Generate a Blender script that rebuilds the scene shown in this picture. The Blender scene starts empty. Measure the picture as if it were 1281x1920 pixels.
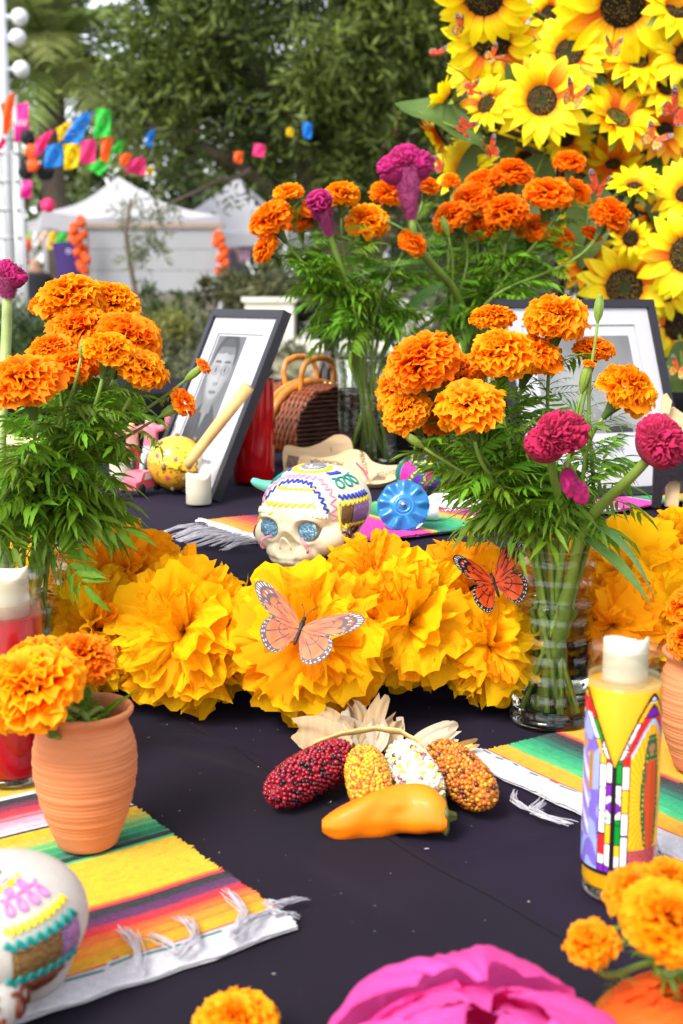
import bpy, bmesh, math, random
import numpy as np
from mathutils import Vector, Matrix, Quaternion, noise as mnoise
R = math.radians
PI = math.pi
scene = bpy.context.scene
COL = scene.collection

# ---------------------------------------------------------------- camera
cam_d = bpy.data.cameras.new('camera')
cam = bpy.data.objects.new('camera', cam_d)
COL.objects.link(cam)
cam.location = (0, 0, 1.23)
cam.rotation_euler = (R(90 - 9.5), 0, 0)
cam_d.sensor_fit = 'VERTICAL'
cam_d.sensor_height = 36
cam_d.lens = 45
cam_d.clip_start = 0.02
cam_d.clip_end = 600
cam_d.dof.use_dof = True
cam_d.dof.focus_distance = 1.46
cam_d.dof.aperture_fstop = 7.0
scene.camera = cam

# ---------------------------------------------------------------- sky, sun, exposure
SUN_DIR = Vector((-0.42, -0.52, 0.74)).normalized()      # towards the sun
w = bpy.data.worlds.new('World')
scene.world = w
w.use_nodes = True
nt = w.node_tree
bg = nt.nodes['Background']
sky = nt.nodes.new('ShaderNodeTexSky')
sky.sky_type = 'NISHITA'
sky.sun_disc = False
sky.sun_elevation = math.asin(SUN_DIR.z)
sky.sun_rotation = math.atan2(SUN_DIR.x, SUN_DIR.y)
sky.air_density = 1.0
sky.dust_density = 1.5
sky.ozone_density = 1.0
hs = nt.nodes.new('ShaderNodeHueSaturation')             # thin cloud takes the blue out of the sky
hs.inputs['Saturation'].default_value = 0.30
nt.links.new(sky.outputs[0], hs.inputs['Color'])
nt.links.new(hs.outputs[0], bg.inputs[0])
bg.inputs[1].default_value = 0.15
sl = bpy.data.lights.new('sun', 'SUN')
sl.energy = 1.5
sl.angle = R(22)
sl.color = (1.0, 0.96, 0.90)
so = bpy.data.objects.new('sun', sl)
COL.objects.link(so)
so.rotation_euler = (-SUN_DIR).to_track_quat('-Z', 'Y').to_euler()
so.location = (-3, -2, 8)
scene.view_settings.view_transform = 'Standard'
scene.view_settings.look = 'None'
scene.view_settings.exposure = 1.55
scene.view_settings.gamma = 1.0
scene.view_settings.use_curve_mapping = False
cy = scene.cycles
cy.use_denoising = True
cy.max_bounces = 10
cy.diffuse_bounces = 4
cy.glossy_bounces = 4
cy.transmission_bounces = 8
cy.transparent_max_bounces = 16
cy.caustics_refractive = True
cy.caustics_reflective = False
cy.sample_clamp_indirect = 6.0

# ---------------------------------------------------------------- helpers
def lin(r, g=None, b=None):
    """sRGB 0-255 to linear"""
    if g is None:
        r, g, b = (r >> 16) & 255, (r >> 8) & 255, r & 255
    return tuple(((c / 255) / 12.92 if c <= 10 else ((c / 255 + .055) / 1.055) ** 2.4) for c in (r, g, b))

MATS = {}
def mat(name, col=(.5, .5, .5), rough=.6, var=.10, scale=40., bump=0., bscale=300., trans=0., tcol=None,
        metal=0., attr=None, ramp=None, rnd=0., coat=0., spec=.35, sheen=0., stretch=None, sss=0., ior=1.45):
    """Principled surface with colour variation from noise, optional bump, attribute colour and translucency."""
    if name in MATS:
        return MATS[name]
    m = bpy.data.materials.new(name)
    m.use_nodes = True
    n, l = m.node_tree.nodes, m.node_tree.links
    b = n['Principled BSDF']
    out = n['Material Output']
    tc = n.new('ShaderNodeTexCoord')
    mp = n.new('ShaderNodeMapping')
    l.new(tc.outputs['Object'], mp.inputs[0])
    if stretch:
        mp.inputs['Scale'].default_value = stretch
    if attr:
        a = n.new('ShaderNodeAttribute')
        a.attribute_name = 'Col'
        src = a.outputs['Color']
        if ramp:
            cr = n.new('ShaderNodeValToRGB')
            e = cr.color_ramp.elements
            while len(e) < len(ramp):
                e.new(.5)
            for k, (p, c) in enumerate(ramp):
                e[k].position = p
                e[k].color = (*c, 1)
            sp = n.new('ShaderNodeSeparateColor')
            l.new(src, sp.inputs[0])
            l.new(sp.outputs[0], cr.inputs[0])
            src = cr.outputs[0]
    else:
        rg = n.new('ShaderNodeRGB')
        rg.outputs[0].default_value = (*col, 1)
        src = rg.outputs[0]
    if var or rnd:
        nz = n.new('ShaderNodeTexNoise')
        nz.inputs['Scale'].default_value = scale
        nz.inputs['Detail'].default_value = 4
        l.new(mp.outputs[0], nz.inputs[0])
        mr = n.new('ShaderNodeMapRange')
        mr.inputs[1].default_value = .3
        mr.inputs[2].default_value = .7
        mr.inputs[3].default_value = 1 - var
        mr.inputs[4].default_value = 1 + var
        l.new(nz.outputs[0], mr.inputs[0])
        hv = n.new('ShaderNodeHueSaturation')
        l.new(src, hv.inputs['Color'])
        val = mr.outputs[0]
        if rnd:
            oi = n.new('ShaderNodeObjectInfo')
            m2 = n.new('ShaderNodeMapRange')
            m2.inputs[3].default_value = 1 - rnd
            m2.inputs[4].default_value = 1 + rnd
            l.new(oi.outputs['Random'], m2.inputs[0])
            mu = n.new('ShaderNodeMath')
            mu.operation = 'MULTIPLY'
            l.new(val, mu.inputs[0])
            l.new(m2.outputs[0], mu.inputs[1])
            val = mu.outputs[0]
            m3 = n.new('ShaderNodeMapRange')
            m3.inputs[3].default_value = .5 - rnd * .06
            m3.inputs[4].default_value = .5 + rnd * .06
            l.new(oi.outputs['Random'], m3.inputs[0])
            l.new(m3.outputs[0], hv.inputs['Hue'])
        l.new(val, hv.inputs['Value'])
        src = hv.outputs[0]
    l.new(src, b.inputs['Base Color'])
    b.inputs['Roughness'].default_value = rough
    b.inputs['Metallic'].default_value = metal
    b.inputs['Specular IOR Level'].default_value = spec
    b.inputs['Coat Weight'].default_value = coat
    b.inputs['Sheen Weight'].default_value = sheen
    b.inputs['IOR'].default_value = ior
    if sss:
        b.inputs['Subsurface Weight'].default_value = sss
        b.inputs['Subsurface Radius'].default_value = (.012, .008, .004)
        b.inputs['Subsurface Scale'].default_value = .6
    if bump:
        nb = n.new('ShaderNodeTexNoise')
        nb.inputs['Scale'].default_value = bscale
        nb.inputs['Detail'].default_value = 3
        l.new(mp.outputs[0], nb.inputs[0])
        bp = n.new('ShaderNodeBump')
        bp.inputs['Strength'].default_value = bump
        bp.inputs['Distance'].default_value = .002
        l.new(nb.outputs[0], bp.inputs['Height'])
        l.new(bp.outputs[0], b.inputs['Normal'])
    if trans:
        tr = n.new('ShaderNodeBsdfTranslucent')
        if tcol:
            tr.inputs[0].default_value = (*tcol, 1)
        else:
            l.new(src, tr.inputs[0])
        mx = n.new('ShaderNodeMixShader')
        mx.inputs[0].default_value = trans
        l.new(b.outputs[0], mx.inputs[1])
        l.new(tr.outputs[0], mx.inputs[2])
        l.new(mx.outputs[0], out.inputs[0])
    MATS[name] = m
    return m

def thin_glass(name, tint=(.95, .97, .96), gloss=.12, rough=.02, bump=0., bscale=60., stretch=None):
    """Thin clear wall: sees through, with a fresnel reflection."""
    if name in MATS:
        return MATS[name]
    m = bpy.data.materials.new(name)
    m.use_nodes = True
    n, l = m.node_tree.nodes, m.node_tree.links
    n.remove(n['Principled BSDF'])
    t = n.new('ShaderNodeBsdfTransparent')
    t.inputs[0].default_value = (*tint, 1)
    g = n.new('ShaderNodeBsdfGlossy')
    g.inputs['Roughness'].default_value = rough
    fr = n.new('ShaderNodeLayerWeight')
    fr.inputs[0].default_value = .35
    mr = n.new('ShaderNodeMapRange')
    mr.inputs[3].default_value = gloss * .3
    mr.inputs[4].default_value = min(.5, gloss * 2.2)
    l.new(fr.outputs['Fresnel'], mr.inputs[0])
    mx = n.new('ShaderNodeMixShader')
    l.new(mr.outputs[0], mx.inputs[0])
    l.new(t.outputs[0], mx.inputs[1])
    l.new(g.outputs[0], mx.inputs[2])
    l.new(mx.outputs[0], n['Material Output'].inputs[0])
    if bump:
        tc = n.new('ShaderNodeTexCoord')
        mp = n.new('ShaderNodeMapping')
        if stretch:
            mp.inputs['Scale'].default_value = stretch
        nz = n.new('ShaderNodeTexNoise')
        nz.inputs['Scale'].default_value = bscale
        bp = n.new('ShaderNodeBump')
        bp.inputs['Strength'].default_value = bump
        bp.inputs['Distance'].default_value = .004
        l.new(tc.outputs['Object'], mp.inputs[0])
        l.new(mp.outputs[0], nz.inputs[0])
        l.new(nz.outputs[0], bp.inputs['Height'])
        l.new(bp.outputs[0], g.inputs['Normal'])
        l.new(bp.outputs[0], fr.inputs['Normal'])
    MATS[name] = m
    return m

def refract(name, col=(.9, .97, .9), ior=1.33, rough=0., bump=0., bscale=60., stretch=None):
    if name in MATS:
        return MATS[name]
    m = bpy.data.materials.new(name)
    m.use_nodes = True
    n, l = m.node_tree.nodes, m.node_tree.links
    b = n['Principled BSDF']
    b.inputs['Base Color'].default_value = (*col, 1)
    b.inputs['Transmission Weight'].default_value = 1
    b.inputs['Roughness'].default_value = rough
    b.inputs['IOR'].default_value = ior
    if bump:
        tc = n.new('ShaderNodeTexCoord')
        mp = n.new('ShaderNodeMapping')
        if stretch:
            mp.inputs['Scale'].default_value = stretch
        nz = n.new('ShaderNodeTexNoise')
        nz.inputs['Scale'].default_value = bscale
        bp = n.new('ShaderNodeBump')
        bp.inputs['Strength'].default_value = bump
        bp.inputs['Distance'].default_value = .003
        l.new(tc.outputs['Object'], mp.inputs[0])
        l.new(mp.outputs[0], nz.inputs[0])
        l.new(nz.outputs[0], bp.inputs['Height'])
        l.new(bp.outputs[0], b.inputs['Normal'])
    MATS[name] = m
    return m

class MB:
    """collects geometry for ONE mesh"""
    def __init__(self):
        self.v, self.f, self.c, self.vc = [], [], [], []
    def add(self, vs, fs, col=None, vcol=None):
        o = len(self.v)
        self.v.extend(tuple(p) for p in vs)
        self.f.extend(tuple(i + o for i in f) for f in fs)
        self.c.extend([col] * len(fs))
        self.vc.extend(vcol if vcol is not None else [None] * len(vs))
        return self
    def grid(self, fn, nu, nv, cu=False, col=None, fcol=None, vcol=None):
        vs, vcs = [], []
        for j in range(nv + 1):
            for i in range(nu + (0 if cu else 1)):
                vs.append(fn(i / nu, j / nv))
                vcs.append(vcol(i / nu, j / nv) if vcol else None)
        k = nu if cu else nu + 1
        fs, cs = [], []
        for j in range(nv):
            for i in range(nu):
                i2 = (i + 1) % k if cu else i + 1
                fs.append((j * k + i, j * k + i2, (j + 1) * k + i2, (j + 1) * k + i))
                cs.append(fcol((i + .5) / nu, (j + .5) / nv) if fcol else col)
        o = len(self.v)
        self.v.extend(tuple(p) for p in vs)
        self.f.extend(tuple(q + o for q in f) for f in fs)
        self.c.extend(cs)
        self.vc.extend(vcs)
        return self
    def tube(self, pts, r, n=8, cap=True, col=None, flat=1.):
        pts = [Vector(p) for p in pts]
        m = len(pts)
        rs = r if isinstance(r, (list, tuple)) else [r] * m
        o = len(self.v)
        up = None
        for i, p in enumerate(pts):
            t = (pts[min(i + 1, m - 1)] - pts[max(i - 1, 0)])
            t = t.normalized() if t.length > 1e-9 else Vector((0, 0, 1))
            if up is None:
                up = t.orthogonal().normalized()
            up = (up - t * up.dot(t))
            up = up.normalized() if up.length > 1e-6 else t.orthogonal().normalized()
            sd = t.cross(up)
            for k in range(n):
                a = 2 * PI * k / n
                self.v.append(tuple(p + (up * math.cos(a) * flat + sd * math.sin(a)) * rs[i]))
                self.vc.append(None)
        for i in range(m - 1):
            for k in range(n):
                k2 = (k + 1) % n
                self.f.append((o + i * n + k, o + i * n + k2, o + (i + 1) * n + k2, o + (i + 1) * n + k))
                self.c.append(col)
        if cap:
            self.f.append(tuple(o + k for k in reversed(range(n))))
            self.f.append(tuple(o + (m - 1) * n + k for k in range(n)))
            self.c += [col, col]
        return self
    def lathe(self, prof, n=40, c=(0, 0, 0), col=None, wob=None, colf=None):
        o = len(self.v)
        for j, (r, z) in enumerate(prof):
            for k in range(n):
                a = 2 * PI * k / n
                rr = max(r, 1e-5) * (wob(a, z) if wob else 1)
                self.v.append((c[0] + rr * math.cos(a), c[1] + rr * math.sin(a), c[2] + z))
                self.vc.append(None)
        for j in range(len(prof) - 1):
            for k in range(n):
                k2 = (k + 1) % n
                self.f.append((o + j * n + k, o + j * n + k2, o + (j + 1) * n + k2, o + (j + 1) * n + k))
                self.c.append(colf(prof[j][1], k / n) if colf else col)
        return self
    def box(self, c, s, rot=None, col=None):
        vs = []
        for z in (-.5, .5):
            for y in (-.5, .5):
                for x in (-.5, .5):
                    p = Vector((x * s[0], y * s[1], z * s[2]))
                    if rot is not None:
                        p = rot @ p
                    vs.append(p + Vector(c))
        return self.add(vs, [(0, 2, 3, 1), (4, 5, 7, 6), (0, 1, 5, 4), (2, 6, 7, 3), (0, 4, 6, 2), (1, 3, 7, 5)], col)
    def ball(self, c, r, nu=12, nv=8, col=None):
        r = r if isinstance(r, (list, tuple)) else (r, r, r)
        return self.lathe([(math.sin(PI * j / nv), -math.cos(PI * j / nv)) for j in range(nv + 1)], nu, (0, 0, 0), col)._xf_last((nv + 1) * nu, c, r)
    def _xf_last(self, k, c, r):
        for i in range(len(self.v) - k, len(self.v)):
            x, y, z = self.v[i]
            self.v[i] = (c[0] + x * r[0], c[1] + y * r[1], c[2] + z * r[2])
        return self
    def prism(self, poly, y0, y1, col=None):
        """poly of (x, z) extruded along y"""
        n = len(poly)
        vs = [(x, y0, z) for x, z in poly] + [(x, y1, z) for x, z in poly]
        fs = [tuple(range(n)), tuple(reversed(range(n, 2 * n)))]
        fs += [(i, i + n, (i + 1) % n + n, (i + 1) % n) for i in range(n)]
        return self.add(vs, fs, col)
    def xf(self, M, start=0):
        for i in range(start, len(self.v)):
            self.v[i] = tuple(M @ Vector(self.v[i]))
        return self
    def mesh(self, name, smooth=True):
        me = bpy.data.meshes.new(name)
        me.from_pydata(self.v, [], self.f)
        if any(c is not None for c in self.vc):
            at = me.color_attributes.new('Col', 'FLOAT_COLOR', 'POINT')
            a = np.ones((len(self.v), 4), np.float32)
            a[:, :3] = [c if c is not None else (.5, .5, .5) for c in self.vc]
            at.data.foreach_set('color', a.ravel())
        elif any(c is not None for c in self.c):
            at = me.color_attributes.new('Col', 'FLOAT_COLOR', 'CORNER')
            a = []
            for f, c in zip(self.f, self.c):
                a.extend([(*(c if c is not None else (.5, .5, .5)), 1)] * len(f))
            at.data.foreach_set('color', np.array(a, np.float32).ravel())
        if smooth:
            me.polygons.foreach_set('use_smooth', [True] * len(me.polygons))
        me.validate()
        me.update()
        return me
    def build(self, name, m, parent=None, smooth=True, loc=None, rot=None):
        return obj(name, self.mesh(name, smooth), m, parent, loc, rot)

def obj(name, me, m=None, parent=None, loc=None, rot=None, scale=None):
    o = bpy.data.objects.new(name, me)
    COL.objects.link(o)
    if m is not None:
        if len(me.materials) == 0:
            me.materials.append(m)
        elif me.materials[0] != m:
            o.material_slots[0].link = 'OBJECT'
            o.material_slots[0].material = m
    o.parent = parent
    if loc is not None:
        o.location = loc
    if rot is not None:
        if isinstance(rot, Quaternion):
            o.rotation_mode = 'QUATERNION'
            o.rotation_quaternion = rot
        elif isinstance(rot, Matrix):
            o.rotation_euler = rot.to_euler()
        else:
            o.rotation_euler = rot
    if scale is not None:
        o.scale = scale if isinstance(scale, (tuple, list, Vector)) else (scale,) * 3
    return o

def tag(o, label=None, cat=None, group=None, kind=None):
    if label:
        o['label'] = label
    if cat:
        o['category'] = cat
    if group:
        o['group'] = group
    if kind:
        o['kind'] = kind
    return o

def thing(name, label, cat, loc=(0, 0, 0), rot=None, group=None):
    o = bpy.data.objects.new(name, None)
    COL.objects.link(o)
    o.empty_display_size = .02
    o.location = loc
    if rot is not None:
        o.rotation_euler = rot.to_euler() if isinstance(rot, (Matrix, Quaternion)) else rot
    return tag(o, label, cat, group)

def basis(z, up=(0, 0, 1)):
    """rotation whose local Z points along z and local Y as near as possible to up"""
    z = Vector(z).normalized()
    y = Vector(up) - z * Vector(up).dot(z)
    y = y.normalized() if y.length > 1e-4 else z.orthogonal().normalized()
    x = y.cross(z)
    return Matrix(((x.x, y.x, z.x), (x.y, y.y, z.y), (x.z, y.z, z.z)))

def bez(p0, p1, p2, n):
    p0, p1, p2 = Vector(p0), Vector(p1), Vector(p2)
    return [p0 * (1 - t) ** 2 + p1 * 2 * t * (1 - t) + p2 * t * t for t in [i / n for i in range(n + 1)]]

def lerp(a, b, t):
    return a + (b - a) * t

def text_mesh(s, size, thick=.0004):
    cu = bpy.data.curves.new('lettering', 'FONT')
    cu.body = s
    cu.size = size
    cu.extrude = thick
    cu.align_x = 'CENTER'
    cu.align_y = 'CENTER'
    cu.resolution_u = 3
    o = bpy.data.objects.new('lettering', cu)
    COL.objects.link(o)
    dg = bpy.context.evaluated_depsgraph_get()
    me = bpy.data.meshes.new_from_object(o.evaluated_get(dg))
    bpy.data.objects.remove(o)
    return me

def skin_mesh(verts, edges, radii, root, sub=2):
    """continuous body grown over a skeleton"""
    me = bpy.data.meshes.new('body')
    me.from_pydata(verts, edges, [])
    o = bpy.data.objects.new('body', me)
    COL.objects.link(o)
    o.modifiers.new('skin', 'SKIN')
    for i, r in enumerate(radii):
        me.skin_vertices[0].data[i].radius = r if isinstance(r, tuple) else (r, r)
        me.skin_vertices[0].data[i].use_root = (i == root)
    s = o.modifiers.new('sub', 'SUBSURF')
    s.levels = sub
    s.render_levels = sub
    dg = bpy.context.evaluated_depsgraph_get()
    out = bpy.data.meshes.new_from_object(o.evaluated_get(dg))
    bpy.data.objects.remove(o)
    out.polygons.foreach_set('use_smooth', [True] * len(out.polygons))
    return out

Z0, Z1, Z2 = 0.75, 0.90, 1.026      # lower tier, upper tier, back tier
STEP = 1.50                          # front face of the upper tier


# ================================================================ ground and far setting
random.seed(11)
m_ground = mat('paving grey', (.30, .29, .27), .9, var=.18, scale=1.5, bump=.3, bscale=40)
g = MB()
g.grid(lambda u, v: (-300 + 600 * u, -60 + 460 * v, 0), 8, 8)
tag(g.build('ground', m_ground), kind='structure')
m_bed = mat('planting bed earth', (.10, .085, .05), .95, var=.35, scale=4, bump=.6, bscale=30)
g = MB()
g.grid(lambda u, v: (-7 + 12 * u, 6.2 + 7.5 * v, .03 + .12 * math.sin(PI * u) * math.sin(PI * v)), 20, 12)
tag(g.build('planting_bed', m_bed), kind='structure')

def leaf_cloud(rng, centres, spread, n_each, length, width, droop=.3, cols=((.05, .08, .03), (.10, .14, .05)), squash=1.):
    """many small leaf-shaped faces in loose clumps; returns a mesh builder"""
    V, F, C = [], [], []
    for (cx, cy_, cz) in centres:
        cl = rng.random()
        base = np.array([lerp(cols[0][i], cols[1][i], cl) for i in range(3)])
        ns = max(3, n_each // 14)
        for t in range(ns):
            d = np.array([rng.gauss(0, 1), rng.gauss(0, 1), rng.gauss(0, 1) * squash])
            d /= max(np.linalg.norm(d), 1e-6)
            L = spread * rng.uniform(.6, 1.25)
            for k in range(14):
                s = (k + rng.random()) / 14
                p = np.array([cx, cy_, cz]) + d * L * s + np.array([0, 0, -droop * L * s * s])
                ld = d * .6 + np.array([rng.gauss(0, .7), rng.gauss(0, .7), rng.gauss(0, .7) - droop * .5])
                ld /= max(np.linalg.norm(ld), 1e-6)
                sd = np.cross(ld, [rng.gauss(0, 1), rng.gauss(0, 1), rng.gauss(0, 1)])
                sd /= max(np.linalg.norm(sd), 1e-6)
                l_ = length * rng.uniform(.7, 1.3)
                w_ = width * rng.uniform(.7, 1.3)
                o = len(V)
                V += [p, p + ld * l_ * .5 + sd * w_ * .5, p + ld * l_, p + ld * l_ * .5 - sd * w_ * .5]
                F.append((o, o + 1, o + 2, o + 3))
                C.append(tuple(base * rng.uniform(.7, 1.35)))
    b = MB()
    b.add(V, F)
    b.c = C
    return b

m_leaf_olive = mat('olive foliage', attr=True, rough=.55, var=0, trans=.30)
m_leaf_tree = mat('tree foliage', attr=True, rough=.55, var=0, trans=.25)
m_bark = mat('grey brown bark', (.10, .075, .055), .9, var=.3, scale=12, bump=.8, bscale=30, stretch=(1, 1, .25))

def tree(name, label, base, limbs, blobs, n_clump, spread, n_each, llen, lwid, cols, seed, group, trunk_r=.16, droop=.35, leafm=None):
    """trunk with limbs, and a crown of leaf clumps held in blobs (centre, radii)"""
    rng = random.Random(seed)
    t = thing(name, label, 'tree', base, group=group)
    b = MB()
    for pts, r0, r1 in limbs:
        P = [Vector(p) for p in pts]
        q = []
        for i in range(len(P) - 1):
            for k in range(4):
                s = k / 4
                q.append(P[i].lerp(P[i + 1], s) + Vector((rng.gauss(0, .03), rng.gauss(0, .03), 0)))
        q.append(P[-1])
        b.tube([p - Vector(base) for p in q], [lerp(r0, r1, i / (len(q) - 1)) for i in range(len(q))], 9)
    b.build('trunk', m_bark, t)
    cs = []
    for (c, r, wgt) in blobs:
        for _ in range(int(n_clump * wgt)):
            while True:
                d = Vector((rng.uniform(-1, 1), rng.uniform(-1, 1), rng.uniform(-1, 1)))
                if d.length < 1:
                    break
            d = d * (.55 + .45 * rng.random()) / max(d.length, .3) if d.length < .5 else d
            cs.append(tuple(Vector((c[0] + d.x * r[0], c[1] + d.y * r[1], c[2] + d.z * r[2])) - Vector(base)))
    leaf_cloud(rng, cs, spread, n_each, llen, lwid, droop, cols).build('crown', leafm or m_leaf_olive, t, smooth=False)
    return t

OLIVE = ((.014, .030, .003), (.125, .165, .024))
tree('olive_tree', 'large grey-green olive tree with wide drooping crown behind the altar', (0.4, 9.2, 0),
     [([(.4, 9.2, 0), (.25, 9.2, .9), (-.05, 9.2, 1.7), (-.35, 9.1, 2.4), (-.9, 9.0, 3.1)], .16, .05),
      ([(-.05, 9.2, 1.7), (-.75, 9.0, 2.15), (-1.3, 8.9, 2.4)], .07, .03),
      ([(.15, 9.2, 1.3), (.4, 9.3, 2.2), (.5, 9.3, 3.2)], .10, .04),
      ([(-.6, 8.9, 2.1), (-.9, 8.7, 1.95), (-1.15, 8.6, 1.82)], .02, .008)],
     [((-.38, 9.2, 3.0), (1.15, 1.2, .95), .55), ((.35, 9.2, 2.6), (.75, 1.0, .75), .28), ((-1.05, 9.0, 2.75), (.5, .7, .45), .14),
      ((.05, 9.0, 3.9), (1.3, 1.2, .6), .30), ((.5, 9.3, 3.4), (.75, .9, .7), .2)],
     330, .42, 112, .085, .021, OLIVE, 3, 'trees behind the altar')
tree('olive_tree', 'small thin olive sapling hanging in front of the white screen', (-1.05, 7.0, 0),
     [([(-1.05, 7.0, 0), (-1.1, 7.0, 1.0), (-1.12, 7.0, 1.75)], .03, .008)],
     [((-1.10, 7.0, 1.56), (.12, .12, .15), 1.), ((-1.0, 7.0, 1.72), (.10, .10, .08), .4)],
     13, .11, 42, .05, .009, ((.08, .10, .05), (.22, .24, .13)), 5, 'trees behind the altar')
tree('shade_tree', 'dark green tree with upright trunk at the right, behind the sunflowers', (1.1, 13.5, 0),
     [([(1.1, 13.5, 0), (1.15, 13.5, 2), (1.0, 13.5, 3.4), (1.2, 13.5, 5)], .17, .08), ([(1.05, 13.5, 2.6), (.5, 13.4, 3.4)], .07, .03)],
     [((1.0, 13.6, 3.2), (1.5, 1.0, 1.5), 1.), ((1.6, 13.6, 2.4), (.8, .7, .7), .3), ((.4, 13.6, 4.4), (1.4, 1.0, .8), .4)],
     120, .55, 84, .13, .05, ((.03, .05, .018), (.12, .17, .055)), 7, 'trees behind the altar', leafm=m_leaf_tree)
tree('shade_tree', 'broad leafy tree far behind the white tents', (-3.2, 27, 0),
     [([(-3.2, 27, 0), (-3.2, 27, 3), (-3.0, 27, 5)], .3, .12)],
     [((-4.2, 27, 3.3), (3.2, 1.5, 1.9), 1.), ((.0, 27.5, 3.4), (3.0, 1.5, 2.2), 1.), ((-1.5, 27, 5.6), (3.2, 1.4, 1.2), .6)],
     110, 1.0, 84, .24, .11, ((.03, .05, .016), (.16, .20, .06)), 9, 'trees behind the altar', leafm=m_leaf_tree)
tree('shade_tree', 'tall leafy tree far right, mostly hidden by the sunflowers', (5.5, 25, 0),
     [([(5.5, 25, 0), (5.4, 25, 3), (5.2, 25, 6)], .3, .12)],
     [((5.2, 25, 4.0), (3.4, 1.5, 2.6), 1.)],
     130, 1.0, 84, .24, .11, ((.03, .05, .016), (.14, .18, .055)), 10, 'trees behind the altar', leafm=m_leaf_tree)

for k, (x, y, lab) in enumerate(((-8.5, 21, 'round leafy tree far left of the lamp post'), (-14, 30, 'far leafy tree well left of the tents'),
                                 (8.5, 17, 'round leafy tree right of the sunflowers'), (14, 28, 'far leafy tree well right of the altar'))):
    tree('shade_tree', lab, (x, y, 0), [([(x, y, 0), (x, y, 2.2), (x + .3, y, 4.5)], .25, .1)],
         [((x, y, 3.6), (2.8, 1.6, 2.0), 1.), ((x + 1.0, y, 2.2), (2.2, 1.2, 1.2), .5)], 60, .9, 56, .26, .12, ((.03, .05, .016), (.14, .18, .055)), 60 + k, 'trees behind the altar', leafm=m_leaf_tree)

# palm on the left
m_frond = mat('palm frond', (.15, .19, .045), .5, var=.35, scale=3, trans=.25, rnd=.3)
pb = (-4.8079, 22.0000, 5.2360)
palm = thing('palm_tree', 'palm tree with arching fronds behind the lamp post', 'tree', (pb[0], pb[1], 0), group='trees behind the altar')
b = MB()
b.tube([(0, 0, 0), (.05, 0, 1.5), (0, 0, 3), (0, 0, pb[2])], [.26, .20, .19, .26], 12)
b.build('trunk', m_bark, palm)
rng = random.Random(21)
for k in range(40):
    az = 2.399 * k
    el = R(lerp(80, -35, (k + .5) / 40))
    L = rng.uniform(2.0, 2.7)
    d = Vector((math.cos(az) * math.cos(el), math.sin(az) * math.cos(el), math.sin(el)))
    p0 = Vector((0, 0, pb[2]))
    mid = p0 + d * L * .55 + Vector((0, 0, .18))
    end = p0 + d * L * .9 + Vector((0, 0, -.75 * math.cos(el) - .25))
    pts = bez(p0, mid, end, 16)
    b = MB()
    b.tube(pts, [.022 - .001 * i for i in range(17)], 5)
    for i in range(2, 17):
        tdir = (pts[i] - pts[i - 1]).normalized()
        sd = tdir.cross(Vector((0, 0, 1)))
        sd = sd.normalized() if sd.length > .05 else Vector((1, 0, 0))
        ll = .62 * math.sin(PI * (.12 + .85 * i / 17)) + .1
        for s in (-1, 1):
            for h in (0, .5):
                a = pts[i - 1].lerp(pts[i], h)
                e = a + (sd * s * .8 + tdir * .55 + Vector((0, 0, -.25 + rng.gauss(0, .08)))) * ll
                m_ = a.lerp(e, .5) + Vector((0, 0, .03))
                wv = tdir * .028
                b.add([a - wv, a + wv, m_ + wv, e, m_ - wv], [(0, 1, 2, 3, 4)])
    b.build('frond', m_frond, palm, smooth=False)

# distant building wall seen between the trees
m_stucco = mat('pale stucco', (.55, .52, .48), .9, var=.08, scale=2)
m_dark_glass = mat('dark window glass', (.03, .04, .05), .15, var=.1)
bb = (2.9667, 34.0000, 7.8735)
bd = thing('building', 'pale stucco building far behind the trees, glimpsed beside the sunflowers', 'building', (bb[0] + 1.5, 36, 0))
b = MB(); b.box((0, 0, 5), (7, 4, 10)); b.build('wall', m_stucco, bd, False)
b = MB(); b.box((0, -.1, 10.15), (7.4, 4.4, .3)); b.build('roof', m_stucco, bd, False)
for i in range(4):
    for j in range(3):
        b = MB(); b.box((-2.6 + i * 1.75, -2.02, 2.2 + j * 2.9), (1.0, .06, 1.5))
        wn = b.build('window', m_dark_glass, bd, False)
        b = MB()
        for (cx, cz, sx, sz) in ((0, .8, 1.16, .08), (0, -.8, 1.2, .1), (-.54, 0, .08, 1.5), (.54, 0, .08, 1.5)):
            b.box((-2.6 + i * 1.75 + cx, -2.05, 2.2 + j * 2.9 + cz), (sx, .1, sz))
        b.build('frame', m_stucco, wn, False)

# ---------------------------------------------------------------- tents
m_blackcord = mat('dark cord', (.02, .02, .018), .7)
m_tent = mat('white tent canvas', (.42, .41, .43), .7, var=.04, scale=3, trans=.15, bump=.3, bscale=6)
m_pole = mat('grey metal pole', (.45, .45, .46), .4, var=.1, metal=.5)

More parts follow.
